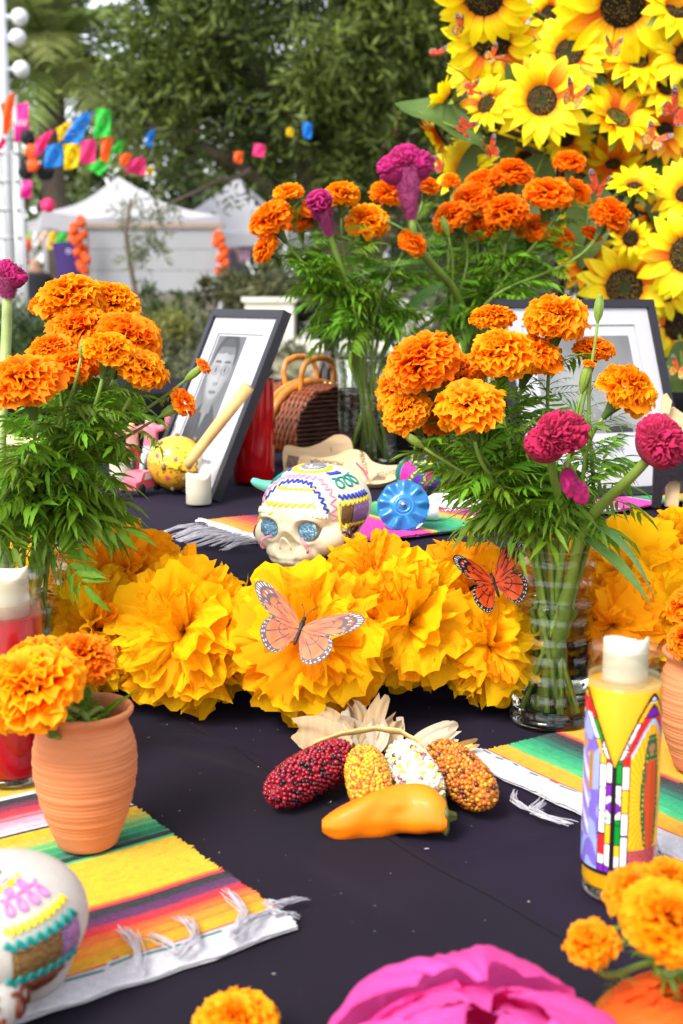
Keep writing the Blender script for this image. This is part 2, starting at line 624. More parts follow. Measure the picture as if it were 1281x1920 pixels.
def tent(label, c, w_, rot, eave, peak, val):
    t = thing('canopy_tent', label, 'tent', (c[0], c[1], 0), (0, 0, rot), group='white tents behind the altar')
    h = w_ / 2
    b = MB()
    cn = [(-h, -h), (h, -h), (h, h), (-h, h)]
    for i in range(4):
        a, e = cn[i], cn[(i + 1) % 4]
        def fn(u, v, a=a, e=e):
            x = lerp(lerp(a[0], e[0], u), 0, v)
            y = lerp(lerp(a[1], e[1], u), 0, v)
            sag = -.10 * math.sin(PI * u) * (1 - v) * 1.0 - .12 * math.sin(PI * v)
            return (x, y, lerp(eave, peak, v) + sag)
        b.grid(fn, 12, 12)
    b.build('canopy', m_tent, t)
    b = MB()
    for i in range(4):
        a, e = cn[i], cn[(i + 1) % 4]
        b.grid(lambda u, v, a=a, e=e: (lerp(a[0], e[0], u) * 1.003, lerp(a[1], e[1], u) * 1.003,
               eave - .10 * math.sin(PI * u) - val * v + .01 * math.sin(40 * u)), 16, 2)
    b.build('valance', m_tent, t)
    for (x, y) in cn:
        b = MB(); b.box((x * .97, y * .97, eave / 2), (.06, .06, eave)); b.build('leg', m_pole, t, False)
    for i in range(4):
        a, e = cn[i], cn[(i + 1) % 4]
        b = MB(); b.tube([(a[0] * .97, a[1] * .97, eave - .06), (e[0] * .97, e[1] * .97, eave - .06)], .02, 6)
        b.build('roof_bar', m_pole, t)
    return t

tc_ = (-3.3906, 20.0000, 2.9350)
tent('white peaked canopy tent with flags under its eave, left of the pale screen', tc_, 2.55, R(18), 2.42, 3.05, .22)
t2 = (-1.9789, 25.0000, 3.4302)
tent('white canopy tent with pink banner, right of the pale screen', t2, 2.6, R(-12), 2.45, 3.5, .22)
t3 = (-3.7772, 30.0000, 3.6101)
tent('far white tent peak between the two nearer tents', t3, 2.8, R(10), 2.6, 3.55, .22)

# white screen between the tents with a timber base
m_screen = mat('white screen panel', (.29, .295, .305), .6, var=.05, scale=2)
m_timber = mat('weathered timber', (.13, .115, .085), .85, var=.25, scale=4, stretch=(1, 1, 8))
s0, s1, s2 = (-2.9115, 15.0000, 2.0157), (-1.4390, 15.0000, 2.0157), (-1.4505, 15.0000, 1.3052)
sc = thing('screen_wall', 'large plain pale grey screen standing below the left tent', 'screen', ((s0[0] + s1[0]) / 2, 15, 0))
wd = s1[0] - s0[0]
for k in range(3):
    ph = (s0[2] - s2[2]) / 3
    b = MB(); b.box((0, 0, s2[2] + ph * (k + .5)), (wd, .05, ph - .006)); b.build('panel', m_screen, sc, False)
b = MB(); b.box((0, .0, s2[2] / 2 - .02), (wd * .96, .06, s2[2] - .04)); b.build('timber_base', m_timber, sc, False)
for s in (-1, 1):
    b = MB(); b.box((s * (wd / 2 + .04), 0, s0[2] / 2), (.07, .09, s0[2])); b.build('post', m_pole, sc, False)
b = MB(); b.box((0, 0, s0[2] + .03), (wd + .2, .12, .05)); b.build('cap_rail', mat('cap rail', (.30, .22, .17), .7), sc, False)

# marigold garlands wound down the tent posts
m_gar = mat('garland orange', (.80, .11, .02), .6, var=.2, scale=12, trans=.2)
def garland(label, p0, p1, n, r, seed):
    rng = random.Random(seed)
    t = thing('post_garland', label, 'garland', (p0[0], p0[1], 0), group='orange garlands on the tent posts')
    for k in range(n):
        s = k / (n - 1)
        b = MB()
        b.ball((0, 0, 0), r, 14, 9)
        b.v = [tuple(Vector(q) * (1 + .22 * math.sin(31 * q[0] / r + 2 * k) * math.sin(29 * q[2] / r + k))) for q in b.v]
        b.build('blossom', m_gar, t, True, loc=(lerp(0, p1[0] - p0[0], s) + .045 * math.sin(k * 1.9) + rng.gauss(0, .02), rng.gauss(0, .03), lerp(p0[2], p1[2], s)))
    return t
garland('orange flower garland down the post at the left edge of the screen', (-2.9579, 14.7000, 2.0936), (-2.9229, 14.7000, 1.5291), 15, .05, 1)
garland('orange flower garland on the far left tent leg beside the metal truss', (-4.4304, 18.2000, 1.9873), (-4.4470, 18.2000, 1.2180), 13, .065, 2)
garland('orange and red garland hanging at the right edge of the screen', (-1.3933, 14.7000, 1.9297), (-1.2584, 14.7000, 1.3096), 15, .05, 3)

# flags under the eave of the left tent
FLAGC = {'orange': (.95, .16, .03), 'pink': (.85, .05, .22), 'magenta': (.75, .015, .28), 'blue': (.01, .22, .72), 'yellow': (.92, .62, .0),
         'green': (.03, .55, .05), 'white': (.8, .8, .8), 'peach': (.9, .6, .42), 'lime': (.35, .62, .08)}
def flagmat(c):
    return mat('flag ' + c, FLAGC[c], .45, var=.08, scale=6, trans=.35)
def flag_mesh(corners, holes, seed):
    """cut-paper flag: a bowed sheet with a scalloped hem and punched openings"""
    rng = random.Random(seed)
    a, e, f, h = [Vector(c) for c in corners]
    n = (e - a).cross(h - a).normalized()
    bow = rng.uniform(-.06, .06)
    b = MB()
    N = 12
    def fn(u, v):
        p = a.lerp(e, u).lerp(h.lerp(f, u), v)
        if v > .99:
            p = p + (p - a.lerp(e, u)) * .05 * math.sin(u * PI * 5) ** 2
        return p + n * (bow * math.sin(PI * u) * v + .02 * math.sin(7 * u + 5 * v))
    b.grid(fn, N, N)
    if holes:
        keep = []
        for k, fc in enumerate(b.f):
            i, j = k % N, k // N
            ci, cj = abs(i - 5.5), abs(j - 5.5)
            if 2 < ci + cj < 4.2 and (i + j) % 2 == 0 or (ci + cj > 7 and i % 3 == 1 and j % 3 == 1):
                continue
            keep.append(fc)
        b.f = keep
        b.c = [None] * len(keep)
    return b
ft = thing('flag_string', 'row of pastel paper flags hanging under the eave of the left tent', 'bunting', (-4.4277, 18.4000, 2.1498), group='strings of cut-paper flags')
o_ = Vector(ft.location)
EAVE = [((-4.4277, 18.4000, 2.1498), (-4.3527, 18.4000, 2.1498), (-4.3604, 18.4000, 1.9588), (-4.4355, 18.4000, 1.9588), 'lime'),
        ((-4.3452, 18.4000, 2.1498), (-4.2553, 18.4000, 2.1498), (-4.2708, 18.4000, 1.9441), (-4.3610, 18.4000, 1.9441), 'white'),
        ((-4.2403, 18.4000, 2.1498), (-4.1128, 18.4000, 2.1498), (-4.1275, 18.4000, 1.9588), (-4.2552, 18.4000, 1.9588), 'peach'),
        ((-4.1050, 18.4000, 2.1572), (-4.0001, 18.4000, 2.1572), (-4.0540, 18.4000, 1.9146), (-4.1442, 18.4000, 1.9146), 'yellow'),
        ((-3.9859, 18.4000, 2.1352), (-3.8584, 18.4000, 2.1352), (-3.8898, 18.4000, 1.8852), (-4.0379, 18.4000, 1.9441), 'green'),
        ((-3.8429, 18.4000, 2.1498), (-3.7079, 18.4000, 2.1498), (-3.7164, 18.4000, 1.8999), (-3.8587, 18.4000, 1.9146), 'orange')]
for k, (a, e, f, h, c) in enumerate(EAVE):
    flag_mesh([Vector(q) - o_ for q in (a, e, f, h)], True, k).build('flag', flagmat(c), ft)
b = MB(); b.tube([Vector(EAVE[0][0]) - o_, Vector(EAVE[-1][1]) - o_], .006, 5); b.build('cord', m_pole, ft)

# strings of bright flags in front of the olive tree
S1 = [((-1.6955, 6.6000, 2.1761), (-1.6215, 6.6000, 2.2372), (-1.6421, 6.6000, 2.0637), (-1.6808, 6.6000, 2.0278), 'orange'),
      ((-1.6969, 6.6000, 2.0252), (-1.6764, 6.6000, 2.0072), (-1.6837, 6.6000, 1.9609), (-1.7266, 6.6000, 1.9557), 'pink'),
      ((-1.6199, 7.0000, 2.0598), (-1.5194, 7.0000, 2.1088), (-1.5595, 7.0000, 2.0161), (-1.6235, 7.0000, 1.9669), 'pink'),
      ((-1.5970, 7.4000, 2.1647), (-1.4973, 7.4000, 2.2078), (-1.5517, 7.4000, 2.1014), (-1.5762, 7.4000, 2.0841), 'yellow'),
      ((-1.5375, 7.6000, 2.2431), (-1.4232, 7.6000, 2.2843), (-1.4964, 7.6000, 2.1013), (-1.6061, 7.6000, 2.1191), 'blue'),
      ((-1.4782, 8.0000, 2.3583), (-1.3919, 8.0000, 2.3459), (-1.3933, 8.0000, 2.1908), (-1.4934, 8.0000, 2.1845), 'green'),
      ((-1.4578, 8.0000, 2.1908), (-1.3804, 8.0000, 2.1908), (-1.4105, 8.0000, 2.0471), (-1.4556, 8.0000, 2.0534), 'orange')]
S2 = [((-1.8847, 8.4000, 2.1799), (-1.7756, 8.4000, 2.1995), (-1.7738, 8.4000, 2.0616), (-1.8897, 8.4000, 2.0485), 'blue'),
      ((-1.7691, 8.4000, 2.1930), (-1.6605, 8.4000, 2.1995), (-1.6722, 8.4000, 2.0550), (-1.7611, 8.4000, 2.0353), 'yellow'),
      ((-1.6533, 8.4000, 2.2126), (-1.5581, 8.4000, 2.2257), (-1.5627, 8.4000, 2.0814), (-1.6647, 8.4000, 2.0748), 'pink'),
      ((-1.6120, 8.3000, 2.0452), (-1.4282, 8.3000, 2.1362), (-1.4997, 8.3000, 1.9866), (-1.5596, 8.3000, 2.0061), 'green'),
      ((-1.4824, 8.5000, 2.1846), (-1.3988, 8.5000, 2.2310), (-1.4150, 8.5000, 2.1447), (-1.4698, 8.5000, 2.1447), 'green'),
      ((-1.4424, 8.5000, 2.1447), (-1.3463, 8.5000, 2.1447), (-1.3756, 8.5000, 2.0782), (-1.4174, 8.5000, 2.0582), 'orange'),
      ((-1.3610, 8.5000, 2.1115), (-1.2645, 8.5000, 2.1248), (-1.2605, 8.5000, 2.0115), (-1.3975, 8.5000, 2.0315), 'pink'),
      ((-1.2672, 8.6000, 2.0679), (-1.2253, 8.6000, 2.0747), (-1.2266, 8.6000, 2.0207), (-1.2720, 8.6000, 2.0139), 'yellow')]
S3 = [((-1.2041, 10.6000, 2.5936), (-1.1446, 10.6000, 2.5854), (-1.1627, 10.6000, 2.5278), (-1.2138, 10.6000, 2.5360), 'pink'),
      ((-1.0795, 10.6000, 2.4038), (-1.0111, 10.6000, 2.4038), (-1.0127, 10.6000, 2.3044), (-1.0726, 10.6000, 2.3127), 'green'),
      ((-0.6454, 7.9000, 2.0925), (-0.5880, 7.9000, 2.0925), (-0.5953, 7.9000, 2.0245), (-0.6399, 7.9000, 2.0307), 'orange'),
      ((-0.5237, 7.9000, 2.1418), (-0.4538, 7.9000, 2.1295), (-0.4609, 7.9000, 2.0554), (-0.5310, 7.9000, 2.0678), 'pink'),
      ((-0.3321, 7.9000, 2.2279), (-0.2876, 7.9000, 2.2279), (-0.2879, 7.9000, 2.1788), (-0.3261, 7.9000, 2.1788), 'yellow'),
      ((-0.2366, 7.9000, 2.2647), (-0.1731, 7.9000, 2.2524), (-0.1798, 7.9000, 2.1665), (-0.2243, 7.9000, 2.1665), 'blue'),
      ((-1.1802, 8.0000, 2.2094), (-1.1281, 8.0000, 2.2343), (-1.1370, 8.0000, 2.1347), (-1.1820, 8.0000, 2.1409), 'blue')]
for S, lab in ((S1, 'upper string of bright cut-paper flags running up from the truss tower'),
               (S2, 'lower string of cut-paper flags above the left tent peak'),
               (S3, 'string of small scattered flags tangled in the olive branches')):
    t = thing('flag_string', lab, 'bunting', S[0][0], group='strings of cut-paper flags')
    o_ = Vector(t.location)
    for k, (a, e, f, h, c) in enumerate(S):
        flag_mesh([Vector(q) - o_ for q in (a, e, f, h)], c in ('blue', 'green', 'yellow'), k + 40).build('flag', flagmat(c), t)
    pts = []
    for (a, e, f, h, c) in S:
        pts += [Vector(a) - o_, Vector(e) - o_]
    b = MB(); b.tube(pts, .0015, 5); b.build('cord', m_blackcord, t)

# pink vertical banners
def banner(label, c, y, thick=.02, mark=True, poleto=True):
    a, e, f, h = [Vector(q) for q in c]
    t = thing('banner', label, 'banner', (a.x, a.y, 0), group='pink banners')
    o_ = Vector(t.location)
    b = MB()
    b.grid(lambda u, v: a.lerp(e, u).lerp(h.lerp(f, u), v) - o_ + Vector((0, .012 * math.sin(6 * v + 3 * u), 0)), 8, 12)
    b.grid(lambda u, v: a.lerp(e, u).lerp(h.lerp(f, u), v) - o_ + Vector((0, thick * .5 + .012 * math.sin(6 * v + 3 * u), 0)), 8, 12)
    cl = b.build('banner_cloth', flagmat('magenta'), t)
    if mark:
        me = text_mesh('LU', (e.x - a.x) * .62, .001)
        obj('lettering', me, mat('banner print', (.85, .75, .8), .6), cl, loc=a.lerp(f, .52) - o_ + Vector((0, -.02, 0)), rot=(R(90), 0, 0))
    b = MB(); b.tube([(0, .03, a.z + .1), (0, .03, 0)], .03, 8); b.build('pole', m_pole, t)
    return t
banner('magenta banner with pale lettering on the lamp post', ((-3.4450, 14.0000, 3.2370), (-3.2981, 14.0000, 3.2586), (-3.3022, 14.0000, 2.8786), (-3.4615, 14.0000, 2.8459)), 14)
banner('small magenta banner low beside the truss tower', ((-3.3178, 13.6000, 2.4269), (-3.1966, 13.6000, 2.4269), (-3.2145, 13.6000, 2.2553), (-3.3253, 13.6000, 2.2445)), 13.6, mark=False)
banner('narrow magenta banner in the trees left of the sunflowers', ((0.4322, 12.4000, 3.5021), (0.5606, 12.4000, 3.5021), (0.5569, 12.4000, 3.3412), (0.4332, 12.4000, 3.3317)), 12.4, mark=False)
banner('pink and blue banner lower in the trees left of the sunflowers', ((0.3499, 12.2000, 2.9789), (0.5458, 12.2000, 2.9601), (0.5485, 12.2000, 2.6001), (0.3321, 12.2000, 2.6001)), 12.2, mark=False)
pbn = [Vector(q) for q in ((-2.1183, 24.0000, 2.3724), (-1.6682, 24.0000, 2.3724), (-1.6735, 24.0000, 1.9210), (-2.1250, 24.0000, 1.9210))]
t = thing('banner', 'pale pink banner with dark lettering under the right tent', 'banner', (pbn[0].x, 24, 0), group='pink banners')
b = MB(); b.grid(lambda u, v: pbn[0].lerp(pbn[1], u).lerp(pbn[3].lerp(pbn[2], u), v) - Vector(t.location) + Vector((0, .02 * math.sin(9 * u), 0)), 8, 6)
b.build('banner_cloth', mat('pale pink cloth', (.62, .36, .52), .8), t)
obj('lettering', text_mesh('ALA', .2, .002), mat('dark print', (.05, .03, .06), .7), t, loc=(pbn[0] + pbn[2]) / 2 - Vector(t.location) + Vector((.06, -.06, .03)), rot=(R(90), 0, 0))

# lamp post with globes
lp = (-3.0557, 12.0000, 2.4651)
m_white_metal = mat('pale painted metal', (.60, .61, .64), .45, var=.05)
t = thing('street_lamp', 'pale lamp post with white globe lamps on short arms at the left edge', 'street lamp', (lp[0], lp[1], 0))
b = MB(); b.tube([(0, 0, 0), (0, 0, 5.5)], [.075, .055], 12); b.build('post', m_white_metal, t)
m_globe = mat('white globe glass', (.62, .62, .64), .25, var=.04)
for (p, q) in (((-2.8735, 12.0000, 3.7019), 1), ((-2.8998, 12.0000, 3.5292), 1), ((-2.8777, 12.0000, 3.2547), 1), ((-3.1370, 12.0000, 3.6656), -1), ((-3.1748, 12.0000, 3.2547), -1)):
    rel = Vector(p) - Vector((lp[0], lp[1], 0))
    b = MB(); b.ball((0, 0, 0), .076, 20, 14); gl = b.build('globe', m_globe, t, loc=rel)
    b = MB(); b.tube([(-rel.x, 0, 0), (-.06 * q, 0, 0)], .018, 8); b.build('arm', m_white_metal, gl)

# metal truss tower
tr = thing('truss_tower', 'grey metal lattice truss tower at the left edge', 'truss', ((-2.5351, 10.0000, 1.8651)[0], 10, 0))
hz = (-2.5155, 10.0000, 2.3218)[2]
wt = .115
for sx in (-1, 1):
    for sy in (-1, 1):
        b = MB(); b.tube([(sx * wt * .58, sy * wt * .6, 0), (sx * wt * .58, sy * wt * .6, hz)], .012, 8); b.build('upright', m_pole, tr)
for k in range(12):
    z = hz - .01 - k * .21
    if z < .05:
        break
    for (a, e) in (((-1, -1), (1, -1)), ((1, -1), (1, 1)), ((1, 1), (-1, 1)), ((-1, 1), (-1, -1))):
        b = MB(); b.tube([(a[0] * wt * .58, a[1] * wt * .6, z), (e[0] * wt * .58, e[1] * wt * .6, z)], .009, 6); b.build('crossbar', m_pole, tr)

# dark pom-pom cluster hung on the truss
pm = (-2.2415, 9.6000, 2.2556)
m_blackpaper = mat('black tissue', (.012, .012, .014), .7, var=.2)
rng = random.Random(5)
for k, (p, r, m_, lab) in enumerate((((-2.2754, 9.6000, 2.3754), .052, 'b', 'black tissue pom-pom at the top of the cluster by the truss'),
                      ((-2.3006, 9.6000, 2.1352), .052, 'b', 'black tissue pom-pom low left in the cluster by the truss'),
                      ((-2.1531, 9.6000, 2.1352), .060, 'b', 'black tissue pom-pom low right in the cluster under the pink flag'),
                      ((-2.2249, 9.5000, 2.2672), .050, 'o', 'orange tissue pom-pom in the middle of the cluster by the truss'),
                      ((-2.2211, 9.5000, 2.1705), .045, 'o', 'orange and green tissue pom-pom below the middle of the cluster'),
                      ((-2.1242, 9.5000, 1.8898), .05, 'p', 'pale pink tissue pom-pom just above the left tent'))):
    b = MB(); b.ball((0, 0, 0), r, 22, 14)
    b.v = [tuple(Vector(q) * (1 + .3 * mnoise.noise(Vector(q) * 60 + Vector((k, 0, 0))))) for q in b.v]
    t = b.build('tissue_pompom', {'b': m_blackpaper, 'o': flagmat('orange'), 'p': flagmat('pink')}[m_], smooth=False, loc=p)
    tag(t, lab, 'pompom', 'tissue pom-poms by the truss')

# people and a shirt stall under the tents
def person(label, base, h, col, skin, hair, face=0, seed=0):
    s = h / 1.72
    J = [(0, 0, .98), (0, -.01, 1.22), (0, 0, 1.44), (0, -.01, 1.55), (0, -.02, 1.66),
         (.10, 0, .93), (.11, -.02, .50), (.11, .01, .08), (.12, -.12, .04),
         (-.10, 0, .93), (-.11, -.02, .50), (-.11, .01, .08), (-.12, -.12, .04),
         (.19, 0, 1.40), (.25, .01, 1.12), (.22, -.14, .92), (.21, -.2, .84),
         (-.19, 0, 1.40), (-.25, .01, 1.12), (-.22, -.14, .92), (-.21, -.2, .84)]
    E_ = [(0, 1), (1, 2), (2, 3), (3, 4), (0, 5), (5, 6), (6, 7), (7, 8), (0, 9), (9, 10), (10, 11), (11, 12), (2, 13), (13, 14), (14, 15), (15, 16), (2, 17), (17, 18), (18, 19), (19, 20)]
    rad = [(.15, .11), (.16, .11), (.13, .10), .055, (.085, .10), .09, .065, .045, .04, .09, .065, .045, .04, .06, .045, .036, .035, .06, .045, .036, .035]
    me = skin_mesh([(x * s, y * s, z * s) for x, y, z in J], E_, [tuple(q * s for q in r) if isinstance(r, tuple) else r * s for r in rad], 0, 1)
    at = me.color_attributes.new('Col', 'FLOAT_COLOR', 'POINT')
    a = np.ones((len(me.vertices), 4), np.float32)
    for v in me.vertices:
        z = v.co.z / s
        c = col
        if z > 1.5:
            c = skin if (v.co.y < .02 * s and z < 1.68) else hair
        elif z < .93 and abs(v.co.x) > .17 * s and v.co.y < -.1 * s:
            c = skin
        elif z < .95 and abs(v.co.x) < .2 * s:
            c = tuple(q * .7 for q in col)
        a[v.index, :3] = c
    at.data.foreach_set('color', a.ravel())
    o = obj('person', me, mat('person colours', attr=True, rough=.8, var=.05), None, base, (0, 0, face))
    return tag(o, label, 'person', 'people under the tents')
p1 = (-3.9923, 17.0000, 1.7672)
person('person in black clothes standing under the left tent', (p1[0], 17, .02), 1.78, (.01, .01, .014), (.30, .17, .11), (.01, .008, .006), .4)
p1 = (-1.3633, 16.5000, 1.9363)
person('person in black at the right edge of the screen', (p1[0], 16.5, .06), 1.85, (.012, .012, .02), (.30, .17, .11), (.012, .01, .02), 2.6)
p1 = (-1.5906, 17.5000, 1.8531)
person('person in dark clothes partly hidden behind the hanging garland', (p1[0], 17.5, .04), 1.75, (.015, .012, .012), (.33, .2, .13), (.02, .012, .01), .2)
p1 = (-1.0352, 18.0000, 1.6542)
person('person in white shirt half hidden behind the rear marigolds', (p1[0], 18, .02), 1.6, (.75, .74, .76), (.3, .18, .12), (.02, .015, .01), 3.0)
p1 = (-3.6703, 17.6000, 1.8567)
t = thing('hanging_shirt', 'dark purple shirt with pale chest print hanging under the left tent', 'shirt', p1)
b = MB()
for yy in (-.04, .04):
    b.grid(lambda u, v, yy=yy: ((u - .5) * (.36 + .14 * (1 - v) ** 3), yy * math.sin(PI * u), .12 - .50 * v - .04 * abs(u - .5)), 10, 10)
b.build('shirt_cloth', mat('purple shirt', (.035, .015, .10), .8), t)
obj('lettering', text_mesh('o', .14, .001), mat('shirt print', (.5, .45, .6), .7), t, loc=(.0, -.06, 0), rot=(R(90), 0, 0))

# shrubs, planters
def shrub(label, c, r, n, cols, seed, ll=.07, lw=.02):
    rng = random.Random(seed)
    t = thing('shrub', label, 'shrub', (c[0], c[1], 0), group='shrubs in the planting beds')
    cs = []
    for _ in range(n):
        d = Vector((rng.gauss(0, .45), rng.gauss(0, .45), abs(rng.gauss(0, .5)) - .25))
        cs.append((d.x * r[0], d.y * r[1], c[2] + d.z * r[2]))
    leaf_cloud(rng, cs, min(r) * .5, 70, ll, lw, .1, cols).build('foliage', m_leaf_tree, t, smooth=False)
    b = MB()
    for k in range(7):
        a = 2.4 * k
        b.tube([(.03 * math.cos(a), .03 * math.sin(a), 0), (.3 * r[0] * math.cos(a), .3 * r[1] * math.sin(a), c[2])], [.015, .006], 5)
    b.build('stems', m_bark, t)
    return t
shrub('low olive-green shrub in a white planter beside the right tent', (-0.5468, 8.4000, 1.2653), (.28, .3, .16), 40, ((.05, .06, .025), (.13, .13, .055)), 1)
shrub('dark leafy shrub in front of the timber base', (-1.3722, 9.5000, 1.0693), (.5, .3, .15), 46, ((.03, .04, .014), (.11, .15, .05)), 2)
shrub('yellow-green shrub between the left marigolds and the picture frame', (-1.0100, 8.0000, 0.9639), (.5, .3, .18), 60, ((.07, .085, .02), (.26, .26, .06)), 3, .06, .016)
shrub('grey-green ground shrub low behind the left picture frame', (-0.8673, 7.2000, 0.8424), (.6, .3, .2), 60, ((.08, .09, .045), (.20, .21, .11)), 4, .06, .016)
shrub('leafy shrub at the far left behind the pink cockscomb', (-1.6803, 7.0000, 0.9684), (.5, .3, .2), 60, ((.03, .05, .02), (.11, .16, .05)), 5)
shrub('bushy shrub behind the wicker basket and rear vases', (-0.1502, 9.0000, 1.0777), (.7, .3, .25), 50, ((.025, .035, .018), (.09, .11, .05)), 6)
shrub('green shrub behind the right picture frame', (1.0548, 8.0000, 1.0293), (1.0, .3, .4), 60, ((.02, .03, .012), (.07, .1, .035)), 7)
m_conc = mat('pale concrete', (.60, .57, .48), .85, var=.10, scale=5, bump=.3, bscale=30)
pa = (-0.4906, 8.2000, 1.2047)
t = thing('planter_box', 'white rectangular planter under the low olive-green shrub', 'planter', (pa[0], 8.3, 0))
b = MB(); b.box((.04, 0, pa[2] / 2), (.30, .5, pa[2])); b.build('box', m_conc, t, False)
b = MB(); b.box((.04, 0, pa[2] + .015), (.34, .54, .03)); b.build('rim', m_conc, t, False)
pa = (-0.1586, 7.6000, 0.9772)
t = thing('low_wall', 'long pale concrete planter wall behind the wicker basket', 'wall', (pa[0], 7.7, 0))
b = MB(); b.box((.5, 0, (pa[2] - .06) / 2), (1.75, .3, pa[2] - .06)); b.build('wall_body', mat('sand concrete', (.42, .38, .27), .85, var=.1, scale=5), t, False)
b = MB(); b.box((.5, 0, pa[2] - .03), (1.85, .38, .058)); b.build('coping', m_conc, t, False)


# ================================================================ altar table, tiers and cloths
m_wood_table = mat('table board', (.25, .17, .10), .7, var=.15, scale=6, stretch=(1, 8, 8))
t = thing('altar_table', 'long folding table under the black cloths', 'table', (0, 1.75, 0))
b = MB(); b.box((0, 0, Z0 - .04), (2.6, 2.9, .04)); b.build('tabletop', m_wood_table, t, False)
for sx in (-1, 1):
    for yy in (-1.3, 0, 1.3):
        b = MB(); b.tube([(sx * 1.2, yy, 0), (sx * 1.2, yy, Z0 - .06)], .02, 8); b.build('leg', m_pole, t)
t = thing('riser_box', 'wide wooden riser that lifts the upper tier', 'riser', (0, 2.36, Z0))
b = MB(); b.box((0, 0, .066), (2.5, 1.66, .128)); b.build('box', m_wood_table, t, False)

def cloth_material(name, col, purple):
    m = mat(name, col, .85, var=.16, scale=7, sheen=.03, spec=.12)
    n, l = m.node_tree.nodes, m.node_tree.links
    tcn = n.new('ShaderNodeTexCoord')
    bs = n['Principled BSDF']
    bs.inputs['Sheen Tint'].default_value = (*purple, 1)
    bs.inputs['Sheen Roughness'].default_value = .5
    w1 = n.new('ShaderNodeTexWave'); w1.inputs['Scale'].default_value = 700; w1.bands_direction = 'DIAGONAL'
    nz = n.new('ShaderNodeTexNoise'); nz.inputs['Scale'].default_value = 900
    l.new(tcn.outputs['Object'], w1.inputs[0]); l.new(tcn.outputs['Object'], nz.inputs[0])
    ad = n.new('ShaderNodeMath'); ad.operation = 'ADD'
    l.new(w1.outputs['Fac'], ad.inputs[0]); l.new(nz.outputs[0], ad.inputs[1])
    bp = n.new('ShaderNodeBump'); bp.inputs['Strength'].default_value = .35; bp.inputs['Distance'].default_value = .0006
    l.new(ad.outputs[0], bp.inputs['Height']); l.new(bp.outputs[0], bs.inputs['Normal'])
    return m
m_cloth = cloth_material('black purple tablecloth', (.0105, .0072, .0168), (.5, .4, .65))
m_cloth2 = cloth_material('charcoal overlay cloth', (.0088, .0066, .0128), (.6, .55, .65))
m_cloth3 = cloth_material('black riser cloth', (.005, .0045, .006), (.3, .3, .35))

def wr(x, y, a=1.):
    return a * (.0034 * mnoise.noise(Vector((x * 4, y * 4, 1))) + .0019 * mnoise.noise(Vector((x * 11, y * 9, 4))))
def crease(x, y, p, q, w_=.006, h=.0035):
    px, py = q[0] - p[0], q[1] - p[1]
    L2 = px * px + py * py
    s = max(0, min(1, ((x - p[0]) * px + (y - p[1]) * py) / L2))
    d = math.hypot(x - p[0] - s * px, y - p[1] - s * py)
    return h * math.exp(-(d / w_) ** 2) * math.sin(PI * min(1, .15 + s * .85)) if d < 4 * w_ else 0
CREASES = [((0.0956, 1.0300, 0.7500)[:2], (0.2716, 1.1448, 0.7500)[:2]), ((-0.1813, 1.3403, 0.7500)[:2], (-0.0783, 1.2753, 0.7500)[:2]), ((-0.0003, 1.4544, 0.7500)[:2], (0.2097, 1.5165, 0.7500)[:2]), ((-0.1923, 1.2941, 0.7500)[:2], (-0.0416, 1.1774, 0.7500)[:2]), ((-0.0362, 1.0146, 0.7500)[:2], (0.0709, 0.8812, 0.7500)[:2])]
def low_z(x, y):
    z = Z0 + .004 + wr(x, y)
    for k, (p, q) in enumerate(CREASES):
        z += crease(x, y, p, q, (.004, .007, .01, .012, .015)[k], (.0035, .007, .006, .004, .003)[k])
    if y > STEP - .03:                                        # the cloth climbs the riser foot
        z += .02 * ((y - STEP + .03) / .03) ** 2
    return z
b = MB()
b.grid(lambda u, v: ((lambda x, y: (x, y, low_z(x, y)))(-1.25 + 2.5 * u, .3 + (STEP - .004 - .3) * v)), 250, 150)
tag(b.build('tablecloth', m_cloth), 'purple-black cloth covering the lower tier, with fold creases', 'tablecloth')

# overlay cloth: its hem runs from the left foot of the riser to the right front
h0, h1 = Vector((-0.1445, 1.3523, 0.7500)), Vector((0.1777, 0.8923, 0.7500))
hd = (h1 - h0).normalized()
hn = Vector((hd.y, -hd.x, 0))                                  # towards the camera-left side is -hn
if hn.x > 0:
    hn = -hn
def ov(u, v):
    p = h0 + hd * lerp(-.10, 1.3, u) + hn * lerp(0, 1.3, v ** 1.5)
    z = low_z(p.x, min(p.y, STEP - .035)) + .0022 + .0012 * mnoise.noise(Vector((p.x * 9, p.y * 9, 8)))
    if v < .12:
        z += .0016 * (1 - v / .12)
    return (p.x, p.y, z)
b = MB()
b.grid(ov, 160, 90)
b.v.extend([])
ovo = tag(b.build('overlay_cloth', m_cloth2), 'charcoal cloth laid over the lower tier, its stitched hem running diagonally', 'tablecloth')
b = MB()
for q in range(1):
    pts = [Vector(ov(i / 90, .0)) + hn * (.010 + .006 * q) + Vector((0, 0, .0002)) for i in range(91)]
    b.tube(pts, .00022, 5)
b.build('hem_stitch', m_cloth3, ovo)

# upper tier cloth: top sheet and front fall
def up(u, v):
    x = -1.28 + 2.56 * u
    s = v * 1.50
    fall = Z1 - Z0 - .002
    if s < fall:
        fold = .010 * math.sin(x * 26 + 1.3 * math.sin(x * 9)) * (1 - s / fall) + .008 * mnoise.noise(Vector((x * 14, s * 6, 0)))
        return (x, STEP - .012 + fold, Z0 + .006 + s)
    y = STEP - .006 + (s - fall)
    return (x, y, Z1 + wr(x, y, .8) - .002)
b = MB()
b.grid(up, 220, 150)
tag(b.build('riser_cloth', m_cloth), 'dark cloth over the upper tier, falling as a skirt behind the paper flowers', 'tablecloth')
